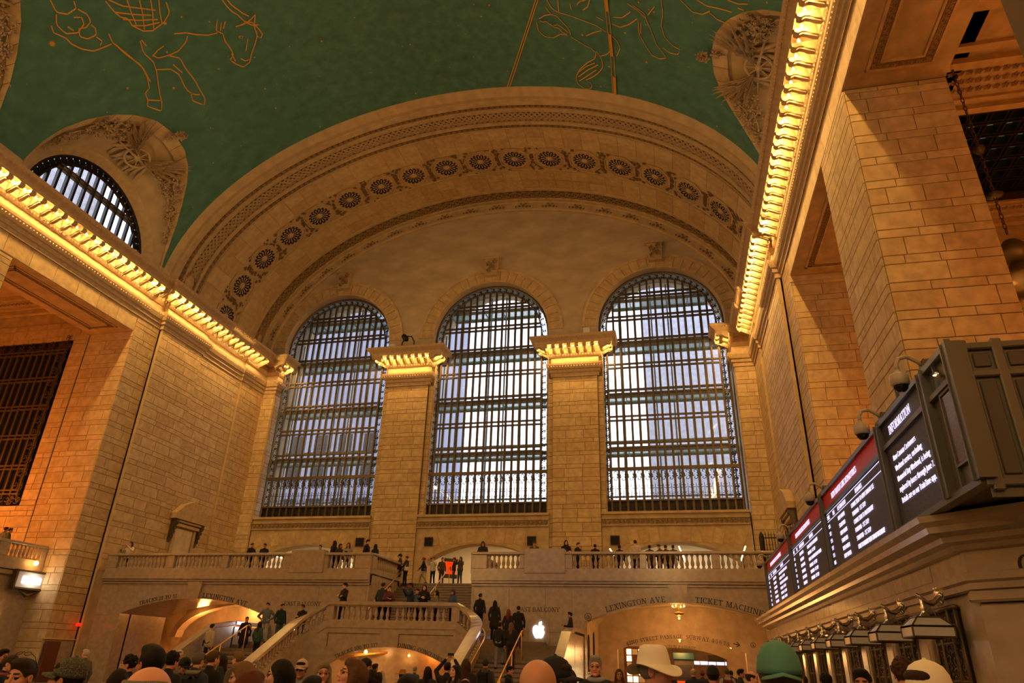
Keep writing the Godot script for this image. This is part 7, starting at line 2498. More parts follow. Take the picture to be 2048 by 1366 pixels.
func kit_mesh(k: String) -> ArrayMesh:
	if kit.has(k): return kit[k]
	var b := MB.new(true)
	match k:
		"cap", "cap_back":
			var xf := Transform3D(Basis().scaled(Vector3(0.93, 1, 1.16)), Vector3(0, 0.035, -0.015))
			b.lathe([Vector2(0.0, 0.118), Vector2(0.012, 0.117), Vector2(0.04, 0.108), Vector2(0.07, 0.088), Vector2(0.089, 0.052), Vector2(0.097, 0.01), Vector2(0.098, -0.012), Vector2(0.094, -0.012)], 24, xf)
			b.lathe([Vector2(0, 0.126), Vector2(0.008, 0.124), Vector2(0.01, 0.116)], 8, xf)
			var f := 1.0 if k == "cap" else -1.0
			for i in 12:
				var q := func(t: float, r: float): return Vector3(sin(t) * 0.088 * (1.0 if r == 0 else 0.92), 0.022 + (0.016 if r == 0 else 0.0) - absf(sin(t)) * 0.02, f * (cos(t) * (0.088 if r == 0 else 0.17) + (0.0 if r == 0 else 0.005)))
				var t0 := lerpf(-1.25, 1.25, i / 12.0)
				var t1 := lerpf(-1.25, 1.25, (i + 1) / 12.0)
				b.quad(q.call(t0, 0), q.call(t1, 0), q.call(t1, 1), q.call(t0, 1))
				var dn := Vector3(0, -0.006, 0)
				b.quad(q.call(t0, 0) + dn, q.call(t0, 1) + dn, q.call(t1, 1) + dn, q.call(t1, 0) + dn)
				b.quad(q.call(t0, 1), q.call(t1, 1), q.call(t1, 1) + dn, q.call(t0, 1) + dn)
		"bucket":
			var xf := Transform3D(Basis().scaled(Vector3(0.92, 1, 1.14)), Vector3(0, 0.03, -0.012))
			b.lathe([Vector2(0.0, 0.122), Vector2(0.05, 0.122), Vector2(0.074, 0.112), Vector2(0.086, 0.07), Vector2(0.096, 0.012), Vector2(0.098, 0.006)], 28, xf)
			for i in 36:
				var t0 := TAU * i / 36
				var t1 := TAU * (i + 1) / 36
				var q := func(t: float, r: int):
					var R: float = [0.097, 0.125, 0.155][r]
					return Vector3(cos(t) * R * 0.95, 0.036 - [0.0, 0.018, 0.03][r] + 0.016 * r * sin(t * 2.0 + 0.6), sin(t) * R * 1.14 - 0.012)
				for r in 2:
					b.quad(q.call(t0, r), q.call(t1, r), q.call(t1, r + 1), q.call(t0, r + 1))
					var dn := Vector3(0, -0.004, 0)
					b.quad(q.call(t0, r) + dn, q.call(t0, r + 1) + dn, q.call(t1, r + 1) + dn, q.call(t1, r) + dn)
		"beanie":
			var xf := Transform3D(Basis().scaled(Vector3(0.95, 1, 1.16)), Vector3(0, 0.02, -0.02))
			b.lathe([Vector2(0.0, 0.14), Vector2(0.03, 0.135), Vector2(0.065, 0.115), Vector2(0.088, 0.075), Vector2(0.097, 0.035), Vector2(0.099, 0.03), Vector2(0.102, 0.0), Vector2(0.097, -0.005)], 24, xf)
		"brim":
			b.lathe([Vector2(0.0, 0.13), Vector2(0.06, 0.13), Vector2(0.08, 0.11), Vector2(0.098, 0.03), Vector2(0.19, 0.02), Vector2(0.19, 0.012), Vector2(0.098, 0.02)], 24, Transform3D(Basis(), Vector3(0, 0.03, -0.01)))
		"glasses":
			for s in [-1.0, 1.0]:
				var ring := []
				for i in 15: ring.append(Vector3(s * 0.033 + cos(TAU * i / 14) * 0.024, -0.001 + sin(TAU * i / 14) * 0.018, 0.101 - absf(cos(TAU * i / 14) * s * 0.024 + 0.033 * s * s) * 0.12))
				b.tube(ring, [0.0022], 5, false)
				b.tube([Vector3(s * 0.056, 0.006, 0.093), Vector3(s * 0.078, 0.006, 0.07), Vector3(s * 0.085, 0.004, -0.01)], [0.0022], 5)
			b.tube([Vector3(-0.01, 0.003, 0.104), Vector3(0, 0.006, 0.107), Vector3(0.01, 0.003, 0.104)], [0.002], 5)
		"pack":
			var m := MB.new()
			m.cbox(Vector3(0, 1.2, -0.22), Vector3(0.32, 0.46, 0.17), 0.05)
			m.cbox(Vector3(0, 1.1, -0.31), Vector3(0.25, 0.22, 0.06), 0.02)
			for s in [-0.12, 0.12]: m.tube([Vector3(s, 1.40, -0.14), Vector3(s, 1.475, -0.03), Vector3(s * 1.1, 1.42, 0.11), Vector3(s * 1.2, 1.2, 0.14), Vector3(s * 1.3, 1.05, 0.0)], [0.022], 6)
			kit[k] = m.done()
			return kit[k]
		"bag":
			var m := MB.new()
			m.cbox(Vector3(0.26, 0.98, 0.1), Vector3(0.12, 0.24, 0.3), 0.02)
			m.tube([Vector3(0.22, 1.1, 0.0), Vector3(0.2, 1.42, -0.02), Vector3(0.22, 1.1, 0.2)], [0.012], 5)
			kit[k] = m.done()
			return kit[k]
		"hood":
			b.lathe([Vector2(0.075, 0.0), Vector2(0.12, 0.02), Vector2(0.135, 0.05), Vector2(0.11, 0.08), Vector2(0.085, 0.07)], 16, Transform3D(Basis().scaled(Vector3(1, 1, 0.95)), Vector3(0, 1.42, -0.035)))
		"phone":
			var m := MB.new()
			m.cbox(Vector3.ZERO, Vector3(0.15, 0.075, 0.012), 0.005)
			kit[k] = m.done()
			return kit[k]
		"band":
			var ring := []
			for i in 13: ring.append(Vector3(cos(PI * i / 12) * 0.092, 0.04 + sin(PI * i / 12) * 0.1, 0.02))
			b.tube(ring, [0.009], 6)
	kit[k] = b.done()
	return kit[k]

var cloth := {}
func paint(c: Color, rough := 0.85, what := "cloth") -> StandardMaterial3D:
	var key := "%s_%s_%.1f" % [what, c.to_html(), rough]
	if not cloth.has(key):
		var m := StandardMaterial3D.new()
		m.resource_name = what
		m.albedo_color = c
		m.roughness = rough
		m.metallic_specular = 0.35
		if what == "cloth":
			m.rim_enabled = true; m.rim = 0.25
		if what == "hair":
			m.heightmap_enabled = true
			if not M.has("strands"):
				M["strands"] = mat("strands", Color.WHITE)
				M["strands"].albedo_texture = noise_tex(9, 0.03, 0.0, 1.0, 2)
			m.heightmap_texture = M.strands.albedo_texture
			m.heightmap_scale = 1.2
			m.uv1_triplanar = true
			m.uv1_scale = Vector3(22, 3, 22)
		if what == "skin":
			m.subsurf_scatter_enabled = true
			m.subsurf_scatter_strength = 0.1
		cloth[key] = m
	return cloth[key]

const SK := [Color(0.80, 0.60, 0.49), Color(0.74, 0.53, 0.42), Color(0.66, 0.45, 0.33), Color(0.50, 0.32, 0.22), Color(0.82, 0.58, 0.48)]

func person(label: String, at: Vector3, tall: float, yaw: float, pose: String, skin: int, top: Color, leg: Color, hair: String, hc: Color, o := {}, group := "") -> Node3D:
	var p: Node3D = tag(base("person"), label, "person", group)
	var lod := 0 if o.get("near", false) else 1
	var r := body_mesh(pose, deg_to_rad(o.get("hy", 0.0)), deg_to_rad(o.get("hp", 0.0)), lod, o.get("coat", false))
	var s := tall / 1.76
	p.transform = Transform3D(Basis(Vector3.UP, deg_to_rad(yaw)).scaled(Vector3.ONE * s), at)
	var sk: Color = SK[skin]
	add("body", r[0], [paint(sk, 0.5, "skin"), paint(top), paint(leg), paint(Color(0.12, 0.1, 0.09)), paint(Color(0.16, 0.12, 0.1), 0.15, "eye"), paint(hc.darkened(0.2), 0.8, "brow"), paint(sk.lerp(Color(0.62, 0.28, 0.24), 0.5), 0.45, "lip")], p)
	var hx: Transform3D = r[1]
	if hair != "":
		var hp := hx
		if o.has("hat") and o.hat[0] != "glasses_up": hp = hx * Transform3D(Basis().scaled(Vector3(0.99, 0.9, 0.98)), Vector3(0, -0.012, 0))
		add("hair", hair_mesh(hair), paint(hc, 0.6, "hair"), p, hp)
	if o.has("hat"):
		var hat: MeshInstance3D = add({"cap": "cap", "cap_back": "cap", "bucket": "hat", "beanie": "beanie", "brim": "hat", "band": "hair_band"}[o.hat[0]], kit_mesh(o.hat[0]), paint(o.hat[1]), p, hx)
		if o.has("camo"): hat.material_override = o.camo
	if o.has("glasses"):
		add("glasses", kit_mesh("glasses"), paint(o.glasses, 0.3, "frame"), p, hx * (Transform3D(Basis(Vector3.RIGHT, -1.0).scaled(Vector3.ONE * 1.15), Vector3(0, 0.075, -0.02)) if o.get("gl_up", false) else Transform3D()))
	if o.has("pack"): add("backpack", kit_mesh("pack"), paint(o.pack), p)
	if o.has("bag"): add("shoulder_bag", kit_mesh("bag"), paint(o.bag), p)
	if o.has("hood"): add("hood", kit_mesh("hood"), paint(o.hood), p)
	if o.has("phone"):
		var w: Vector3 = (POSES[pose].arms[0][1] + POSES[pose].arms[1][1]) * 0.5 + Vector3(0, 0.12, 0.03)
		if pose == "phone": w = Vector3(0.01, 1.22, 0.36)
		var ph: Node3D = tag(base("phone"), o.phone, "phone")
		ph.transform = p.transform * Transform3D(Basis(Vector3.RIGHT, -0.6 if pose == "phone" else 0.1), w)
		add("case", kit_mesh("phone"), paint(Color(0.03, 0.03, 0.035), 0.2, "phone"), ph)
	return p

func crowd() -> void:
	person("person with dark hair in a black coat cut by the left edge of the photo", Vector3(-11.21, 0.00, -10.49), 1.59, 90, "stand", 2, Color("1b1a1c"), Color("17110e"), "short", Color("17110e"), {})
	person("brown-haired person in a navy coat seen from the side at far left", Vector3(-9.37, 0.00, -8.91), 1.52, 120, "stand", 0, Color("1d2233"), Color("17110e"), "short", Color("4a3524"), {"hood": Color("8d3f38")})
	person("round-faced man looking ahead with sunglasses pushed up on his head", Vector3(-4.43, 0.00, -4.36), 1.57, 5, "stand", 1, Color("8b7d68"), Color("17110e"), "short", Color("3b2a22"), {"near": true, "glasses": Color("22201f"), "gl_up": true})
	person("man in a dark camouflage cap turned to the left", Vector3(-3.81, 0.00, -4.10), 1.58, -75, "stand", 2, Color("4b463c"), Color("17110e"), "short", Color("17110e"), {"near": true, "hat": ["cap", Color("3c4038")], "camo": M.camo, "hp": -8.0})
	person("small white-haired person in front of the brown door", Vector3(-15.42, 0.00, -16.95), 1.61, -100, "stand", 0, Color("55534f"), Color("17110e"), "short", Color("cfc7bb"), {})
	person("person with long dark brown hair seen from behind beside the grey balding man", Vector3(-5.47, 0.00, -6.51), 1.47, 170, "stand", 1, Color("3a241a"), Color("17110e"), "long", Color("2a1c17"), {})
	person("dark curly-haired person holding a bright phone at left", Vector3(-7.59, 0.00, -9.18), 1.56, -60, "phone", 1, Color("1b1a1c"), Color("17110e"), "curly", Color("17110e"), {"glasses": Color("d8d4cc")})
	person("tall man with short black hair and dark glasses in profile at left", Vector3(-3.67, 0.00, -4.66), 1.68, -110, "stand", 2, Color("2b2a2c"), Color("17110e"), "short", Color("17110e"), {"near": true, "glasses": Color("100f0f"), "hp": -6.0})
	person("big balding grey head seen from behind at lower left", Vector3(-1.74, 0.00, -2.21), 1.61, 185, "stand", 4, Color("6f6a62"), Color("17110e"), "fringe", Color("8c867c"), {"near": true})
	person("dark-haired person in black behind the man with dark glasses", Vector3(-7.01, 0.00, -9.29), 1.62, 175, "stand", 1, Color("1b1a1c"), Color("17110e"), "curly", Color("17110e"), {})
	person("far person in a pale cap at the foot of the left stairs", Vector3(-13.80, 0.00, -18.59), 1.65, 20, "stand", 0, Color("6a625a"), Color("17110e"), "short", Color("6a5a48"), {"hat": ["cap", Color("b9b2a6")], "glasses": Color("111111")})
	person("man in a dark green cap looking down at left", Vector3(-7.24, 0.00, -9.90), 1.55, 70, "stand", 2, Color("2a2d2a"), Color("17110e"), "short", Color("17110e"), {"hat": ["cap", Color("1c211d")], "hp": 8.0})
	person("grey-haired man in a navy jacket with a grey hood and a backpack", Vector3(-7.04, 0.00, -9.92), 1.63, 180, "stand", 0, Color("2a3145"), Color("17110e"), "short", Color("6d675f"), {"pack": Color("1b1d24"), "hood": Color("77736d")})
	person("man with short light brown hair in a black jacket seen from behind", Vector3(-7.15, 0.00, -10.43), 1.66, 170, "stand", 0, Color("1b1a1c"), Color("17110e"), "short", Color("5d4228"), {})
	person("woman with long dark hair in a dark coat at the foot of the left handrail", Vector3(-10.69, 0.00, -16.03), 1.59, -80, "phone", 1, Color("25302e"), Color("17110e"), "long", Color("2c1d16"), {})
	person("sandy-haired man in profile below the left stairs", Vector3(-7.46, 0.00, -11.64), 1.66, -100, "stand", 4, Color("4f4a44"), Color("17110e"), "short", Color("8a6a48"), {})
	person("blond woman with thin glasses looking down at lower left", Vector3(-3.82, 0.00, -6.08), 1.58, -65, "stand", 0, Color("8a7a62"), Color("17110e"), "bob", Color("8c6b46"), {"near": true, "glasses": Color("3a2a22"), "hp": 10.0})
	person("auburn head of hair seen from behind in the front row", Vector3(-2.71, 0.00, -4.39), 1.55, 175, "stand", 1, Color("5c3020"), Color("17110e"), "bob", Color("6d3418"), {"near": true})
	person("woman with long dark hair and dark framed glasses looking left", Vector3(-3.25, 0.00, -5.73), 1.61, -70, "stand", 0, Color("2b2829"), Color("17110e"), "long", Color("1f1614"), {"near": true, "glasses": Color("15110f")})
	person("older grey-haired woman facing us behind the blond woman", Vector3(-9.37, 0.00, -15.35), 1.50, 0, "stand", 0, Color("7a6a5a"), Color("17110e"), "bob", Color("9a948a"), {})
	person("man in a pale pink cap and glasses facing us", Vector3(-5.01, 0.00, -9.34), 1.58, 10, "stand", 2, Color("6f7277"), Color("17110e"), "short", Color("17110e"), {"near": true, "hat": ["cap", Color("b89f93")], "glasses": Color("1a1614")})
	person("top of a black-haired head in the front row", Vector3(-2.79, 0.00, -5.38), 1.50, 180, "stand", 1, Color("1b1a1c"), Color("17110e"), "short", Color("0f0d0d"), {})
	person("fair-haired person with thin glasses turned to the right", Vector3(-3.82, 0.00, -7.59), 1.59, 35, "stand", 4, Color("3a5a52"), Color("17110e"), "bob", Color("a08a68"), {"near": true, "glasses": Color("2a211c")})
	person("woman in glasses looking up with her mouth open", Vector3(-2.55, 0.00, -5.62), 1.63, -55, "stand", 4, Color("3a3030"), Color("17110e"), "bob", Color("6d4c30"), {"near": true, "glasses": Color("3b302a"), "hp": -18.0})
	person("person in a black cap just behind the woman looking up", Vector3(-5.02, 0.00, -11.45), 1.61, 100, "stand", 2, Color("1b1a1c"), Color("17110e"), "short", Color("17110e"), {"hat": ["cap_back", Color("20242a")]})
	person("person in a pale patterned jacket with raised arms before the orange passage", Vector3(-7.68, 0.00, -18.12), 1.48, 160, "photo", 1, Color("8e8a86"), Color("17110e"), "short", Color("17110e"), {})
	person("dark brown curly hair of a person in the front row by the orange passage", Vector3(-2.62, 0.00, -6.16), 1.52, 180, "stand", 1, Color("241a16"), Color("17110e"), "curly", Color("2a1b14"), {"near": true})
	person("person in a round brown straw hat", Vector3(-5.67, 0.00, -14.86), 1.40, 180, "stand", 1, Color("5a4a3a"), Color("17110e"), "short", Color("3a241a"), {"hat": ["brim", Color("8a6038")]})
	person("rounded black-haired head seen from behind at lower middle", Vector3(-2.10, 0.00, -5.61), 1.53, 180, "stand", 1, Color("1b1a1c"), Color("17110e"), "short", Color("14110f"), {})
	person("small grey-haired person far in front of the orange passage", Vector3(-8.84, 0.00, -24.31), 1.36, 170, "stand", 0, Color("3a4a4a"), Color("17110e"), "short", Color("8c8780"), {})
	person("woman with long dark hair and a pale bag strap seen from behind", Vector3(-5.23, 0.00, -15.19), 1.49, 180, "stand", 1, Color("2a2226"), Color("17110e"), "long", Color("20140f"), {"bag": Color("b98a78")})
	person("person in black holding a phone high with both arms", Vector3(-4.84, 0.00, -15.30), 1.58, 185, "raise", 1, Color("1c1a1c"), Color("17110e"), "short", Color("17110e"), {"phone": "phone held high by the person in black before the orange passage"})
	person("woman with long black hair and a fringe looking up", Vector3(-4.18, 0.00, -13.73), 1.55, -30, "stand", 0, Color("4a4034"), Color("17110e"), "long", Color("120e0e"), {"near": true, "hp": -10.0})
	person("woman with long brown hair beside the right stair rail", Vector3(-4.42, 0.00, -15.25), 1.66, 185, "stand", 1, Color("2b2222"), Color("17110e"), "long", Color("4a3322"), {})
	person("dark-haired woman with a hair band at the bottom edge", Vector3(-2.76, 0.00, -9.54), 1.43, 10, "stand", 4, Color("4a3a34"), Color("17110e"), "bob", Color("2b211c"), {"hat": ["band", Color("33302f")]})
	person("man in a grey hoodie with a black backpack by the right stairs", Vector3(-4.98, 0.00, -19.00), 1.67, 180, "stand", 1, Color("3f3b39"), Color("17110e"), "short", Color("4a3a2a"), {"hat": ["cap_back", Color("2d2f2c")], "pack": Color("121318")})
	person("small person in black in front of the right stairs", Vector3(-4.39, 0.00, -19.23), 1.52, 90, "stand", 1, Color("1b1a1c"), Color("17110e"), "short", Color("17110e"), {"hood": Color("131214")})
	person("large bald head seen from behind at bottom centre", Vector3(-0.57, 0.00, -3.01), 1.67, 175, "stand", 1, Color("5a5450"), Color("17110e"), "", Color("6a5a4a"), {"near": true})
	person("man in a dark navy cap facing right behind the bald head", Vector3(-0.77, 0.00, -4.63), 1.67, 80, "stand", 1, Color("3a2f2a"), Color("17110e"), "short", Color("3a241a"), {"near": true, "hat": ["cap", Color("1f1f26")]})
	person("woman with long brown hair seen from behind right of the bald head", Vector3(-1.59, 0.00, -10.96), 1.56, 175, "stand", 1, Color("3a241a"), Color("17110e"), "long", Color("4b2d19"), {})
	person("grey-haired man with glasses in a dark jacket facing us", Vector3(-1.11, 0.00, -10.00), 1.74, 0, "stand", 4, Color("23222a"), Color("17110e"), "short", Color("a39e98"), {"near": true, "glasses": Color("4b3a30"), "hood": Color("8a8d95")})
	person("tiny figure in a white hat left of the grey-haired man", Vector3(-3.28, 0.00, -27.46), 1.33, 10, "stand", 0, Color("55534f"), Color("17110e"), "short", Color("3a241a"), {"hat": ["bucket", Color("d8d0c4")]})
	person("woman with long wavy brown hair by the shop window", Vector3(-1.36, 0.00, -16.89), 1.55, 10, "stand", 2, Color("6d4a2a"), Color("17110e"), "long", Color("52331d"), {})
	person("man in a white sun hat in profile facing right", Vector3(-0.18, 0.00, -4.88), 1.75, 78, "stand", 4, Color("5a5a5c"), Color("17110e"), "fringe", Color("9a948c"), {"near": true, "hat": ["bucket", Color("dcd3c5")]})
	person("dark-haired person in a purple-grey coat behind the man in the sun hat", Vector3(-0.16, 0.00, -13.88), 1.62, 170, "stand", 2, Color("2c2630"), Color("17110e"), "short", Color("17110e"), {})
	person("balding man in a navy jacket walking down the passage", Vector3(0.29, 0.00, -20.30), 1.60, 180, "stand", 4, Color("20242f"), Color("17110e"), "fringe", Color("b59a80"), {})
	person("person in a black beanie and a blue-grey patterned jacket", Vector3(0.42, 0.00, -10.91), 1.65, 180, "stand", 2, Color("5a6470"), Color("17110e"), "short", Color("17110e"), {"hat": ["beanie", Color("1b1a1e")], "near": true})
	person("person in a pale jacket with a maroon backpack in the passage", Vector3(1.31, 0.00, -23.51), 1.61, 180, "stand", 1, Color("8f8878"), Color("17110e"), "short", Color("5a4a38"), {"pack": Color("5a1f28")})
	person("man in a dark jacket facing right in the passage", Vector3(1.56, 0.00, -21.64), 1.61, 80, "stand", 2, Color("26252a"), Color("17110e"), "short", Color("17110e"), {})
	person("balding dark-haired man with a beard in profile", Vector3(1.10, 0.00, -13.03), 1.61, 85, "stand", 4, Color("2c2520"), Color("17110e"), "fringe", Color("3a2a20"), {"near": true})
	person("person in a teal green cap seen from behind", Vector3(0.39, 0.00, -3.26), 1.74, 178, "stand", 4, Color("4a4038"), Color("17110e"), "short", Color("5a4a40"), {"near": true, "hat": ["cap_back", Color("4a7b70")]})
	person("dark-haired person low beside the teal cap", Vector3(2.89, 0.00, -19.52), 1.50, 180, "stand", 1, Color("4a3a30"), Color("17110e"), "short", Color("3b2a1f"), {})
	person("black curly-haired person seen from behind by the counter", Vector3(2.22, 0.00, -12.85), 1.59, 185, "stand", 2, Color("a8a29a"), Color("17110e"), "curly", Color("14110f"), {})
	person("smiling young man with black hair and glasses by the counter", Vector3(1.60, 0.00, -7.46), 1.67, -20, "stand", 2, Color("4a4440"), Color("17110e"), "short", Color("16110e"), {"near": true, "glasses": Color("121010")})
	person("brown curly-haired person behind the white and navy cap", Vector3(2.04, 0.00, -7.78), 1.76, 170, "stand", 1, Color("3a302a"), Color("17110e"), "curly", Color("4a2c18"), {})
	person("person in a white and navy cap with a dark badge at lower right", Vector3(1.10, 0.00, -3.81), 1.69, -60, "stand", 1, Color("3a3438"), Color("17110e"), "short", Color("3a241a"), {"near": true, "hat": ["cap", Color("d9cfba")], "badge": true})
	person("tiny figure in a dark red beanie deep in the passage", Vector3(0.67, 0.00, -26.49), 1.51, 180, "stand", 2, Color("3a2a2a"), Color("17110e"), "short", Color("3a241a"), {"hat": ["beanie", Color("6d2a2a")]})
	person("tiny dark figure at the far end of the passage", Vector3(1.81, 0.00, -29.68), 1.53, 180, "stand", 2, Color("2a2a30"), Color("17110e"), "short", Color("17110e"), {})
	person("man in a teal jacket photographing at the left end of the balcony", Vector3(-31.85, 5.50, -35.35), 1.88, 0, "photo", 1, Color("26443f"), Color("17110e"), "short", Color("3a241a"), {"phone": "phone held up by the man in teal on the left balcony"})
	person("woman in a cream top beside the man in teal on the balcony", Vector3(-31.06, 5.50, -35.35), 1.87, 0, "photo", 0, Color("c9b8a8"), Color("17110e"), "long", Color("3a241a"), {})
	person("person in black with tied hair looking at a phone on the balcony", Vector3(-23.07, 5.50, -35.35), 1.73, 70, "phone", 1, Color("1b1a1c"), Color("17110e"), "tail", Color("17110e"), {"phone": "phone held by the person in black left of the light tube"})
	person("man in a dark jacket on the balcony left of the light tube", Vector3(-22.28, 5.50, -35.35), 1.70, 10, "stand", 2, Color("1b1a1c"), Color("17110e"), "short", Color("17110e"), {})
	person("small dark-haired head showing over the tall left pedestal", Vector3(-18.87, 5.50, -35.35), 1.60, 10, "stand", 1, Color("1b1a1c"), Color("17110e"), "short", Color("17110e"), {})
	person("woman with dark reddish hair turned away above the left stair balustrade", Vector3(-18.06, 5.50, -35.35), 1.84, -100, "stand", 1, Color("2a2030"), Color("17110e"), "long", Color("2a1a18"), {})
	person("short-haired person between two women on the left balcony", Vector3(-17.71, 5.50, -35.35), 1.67, 60, "stand", 2, Color("35323a"), Color("17110e"), "bob", Color("17110e"), {})
	person("woman in a pale top holding a phone on the left balcony", Vector3(-17.22, 5.50, -35.35), 1.72, 10, "phone", 1, Color("8a8078"), Color("17110e"), "long", Color("3a241a"), {"phone": "phone held by the woman in a pale top on the left balcony"})
	person("tall man in a black jacket at the corner of the left balcony", Vector3(-16.12, 5.50, -35.35), 1.88, 90, "stand", 0, Color("1b1a1c"), Color("17110e"), "short", Color("17110e"), {})
	person("person with long black hair at the head of the left stair balustrade", Vector3(-15.63, 5.50, -35.35), 1.64, 160, "stand", 2, Color("221c20"), Color("17110e"), "long", Color("1a1212"), {})
	person("long-haired person bending over the rail right of the stair head", Vector3(-9.63, 5.50, -35.35), 1.75, 10, "lean", 1, Color("2c2a2a"), Color("17110e"), "long", Color("3a2a1e"), {"hp": 25.0})
	person("man in a camouflage shirt and cap leaning on the tall right pedestal", Vector3(-6.92, 5.50, -35.35), 1.75, 10, "lean", 1, Color("4b4a42"), Color("17110e"), "short", Color("1a1512"), {"hat": ["cap", Color("17171a")], "camo": M.camo})
	person("woman with long black hair first along the right balustrade", Vector3(-5.29, 5.50, -35.35), 1.77, 20, "cross", 0, Color("1b1a1c"), Color("17110e"), "long", Color("1a1210"), {})
	person("man in a dark suit looking down on the right balcony", Vector3(-4.68, 5.50, -35.35), 1.64, 60, "phone", 0, Color("1d2233"), Color("17110e"), "short", Color("3a2418"), {})
	person("dark-haired person with a bun turned away on the right balcony", Vector3(-3.82, 5.50, -35.35), 1.56, 180, "stand", 1, Color("1b1a1c"), Color("17110e"), "tail", Color("17110e"), {})
	person("top of a dark head beside the slanting tube on the right balcony", Vector3(-2.61, 5.50, -35.35), 1.50, 180, "stand", 2, Color("1b1a1c"), Color("17110e"), "short", Color("17110e"), {})
	person("woman in a cream top with tied hair on the right balcony", Vector3(-1.82, 5.50, -35.35), 1.75, 165, "stand", 0, Color("b9ad9c"), Color("17110e"), "tail", Color("4a3320"), {})
	person("small dark head left of the bending man on the right balcony", Vector3(-1.14, 5.50, -35.35), 1.50, 170, "stand", 1, Color("3a3a3c"), Color("17110e"), "short", Color("17110e"), {})
	person("man in an olive shirt looking down on the right balcony", Vector3(-0.67, 5.50, -35.35), 1.52, -50, "phone", 4, Color("3e4438"), Color("17110e"), "short", Color("4a3524"), {"hp": 20.0})
	person("brown head right of the man in olive on the balcony", Vector3(-0.37, 5.50, -35.35), 1.50, 150, "stand", 1, Color("4a3a34"), Color("17110e"), "short", Color("3a241a"), {})
	person("rightmost small head over the right balustrade", Vector3(-0.01, 5.50, -35.35), 1.50, 170, "stand", 1, Color("4a4a48"), Color("17110e"), "short", Color("3a241a"), {})
	person("man in a dark cap at the top of the upper handrail", Vector3(-15.47, 5.30, -38.60), 1.77, -60, "stand", 1, Color("23262e"), Color("17110e"), "short", Color("17110e"), {"hat": ["cap", Color("14151a")]})
	person("woman with a pale tote bag at the top of the upper handrail", Vector3(-15.06, 5.30, -38.60), 1.65, -40, "phone", 1, Color("2c2626"), Color("1b1a1c"), "tail", Color("17110e"), {"bag": Color("bdb6ac")})
	person("person in a red cap and beige trousers walking at the stair head", Vector3(-14.37, 5.50, -39.60), 1.50, -80, "walk", 2, Color("1b1a1c"), Color("a3937b"), "tail", Color("17110e"), {"hat": ["cap", Color("8a2026")]})
	person("person in a white shirt photographing at the stair head", Vector3(-13.76, 5.50, -39.60), 1.53, -10, "photo", 0, Color("c4bdb2"), Color("1b1a1c"), "tail", Color("4a2f22"), {"phone": "phone held up by the person in a white shirt at the stair head"})
	person("man in a brown jacket behind the photographer at the stair head", Vector3(-13.23, 5.50, -39.60), 1.50, 40, "stand", 1, Color("4a3b33"), Color("3a302a"), "short", Color("5a4636"), {})
	person("man in a dark red cap and jeans at the stair head", Vector3(-12.49, 5.50, -39.60), 1.50, -70, "stand", 1, Color("26262c"), Color("34435c"), "short", Color("3a241a"), {"hat": ["cap", Color("6a2a24")]})
	person("woman in an olive jacket and jeans taking a photo at the stair head", Vector3(-12.11, 5.50, -39.60), 1.55, -20, "photo", 1, Color("4a463a"), Color("34435c"), "long", Color("4a3020"), {})
	person("person in grey seen from behind over the far left gallery balustrade", Vector3(-34.23, 5.50, -29.90), 1.79, 170, "stand", 1, Color("5a5a5c"), Color("17110e"), "short", Color("2a221e"), {})
	person("second dark head at the far left gallery balustrade", Vector3(-33.92, 5.50, -29.90), 1.73, 150, "stand", 1, Color("3a4a3a"), Color("17110e"), "short", Color("2a221e"), {})
	person("woman with dark curly hair and folded arms at the left end of the landing", Vector3(-15.48, 2.95, -31.95), 1.85, -30, "cross", 0, Color("1b1a1c"), Color("17110e"), "curly", Color("2a1812"), {})
	person("broad man in a navy jacket seen from behind on the landing", Vector3(-13.54, 2.95, -31.95), 1.88, 170, "stand", 1, Color("2a303c"), Color("17110e"), "short", Color("2e2420"), {})
	person("person in maroon looking at a phone beside the man in navy", Vector3(-13.19, 2.95, -31.95), 1.73, 30, "phone", 0, Color("5a3038"), Color("17110e"), "short", Color("3a2620"), {"phone": "lit phone held by the person beside the man in navy on the landing"})
	person("man in a blue jacket with hands at his face on the landing", Vector3(-12.12, 2.95, -31.95), 1.87, -60, "photo", 3, Color("1f2c4c"), Color("17110e"), "short", Color("0f0d0d"), {})
	person("child in pale blue between the man in blue and the woman in black", Vector3(-11.78, 2.95, -31.95), 1.62, -20, "stand", 4, Color("4a5a6c"), Color("17110e"), "short", Color("3a2a20"), {})
	person("woman in black holding a phone in the middle of the landing", Vector3(-11.45, 2.95, -31.95), 1.80, 10, "phone", 0, Color("1b1a1c"), Color("17110e"), "long", Color("2a1a14"), {})
	person("woman with long dark hair in a grey top on the landing", Vector3(-10.84, 2.95, -31.95), 1.56, -70, "stand", 0, Color("6d6a62"), Color("17110e"), "long", Color("1f1714"), {})
	person("woman with long hair in a purple cap at the right end of the landing", Vector3(-10.04, 2.95, -31.95), 1.61, -30, "stand", 4, Color("3a4a6c"), Color("17110e"), "long", Color("3a261c"), {"hat": ["cap", Color("4a3a6c")]})
	person("person in a dark coat at the turn of the right curved stairs", Vector3(-9.00, 2.75, -32.90), 1.72, 170, "stand", 1, Color("1b1a1c"), Color("17110e"), "short", Color("17110e"), {})
	person("person in a long dark coat just below the turn of the right stairs", Vector3(-8.20, 2.45, -32.60), 1.70, 175, "stand", 1, Color("231d1d"), Color("17110e"), "long", Color("1a1210"), {"coat": true})
	person("red-haired woman in a dark coat on the right stairs", Vector3(-7.50, 2.10, -32.40), 1.66, 165, "stand", 4, Color("2a2226"), Color("17110e"), "long", Color("7a3a20"), {})
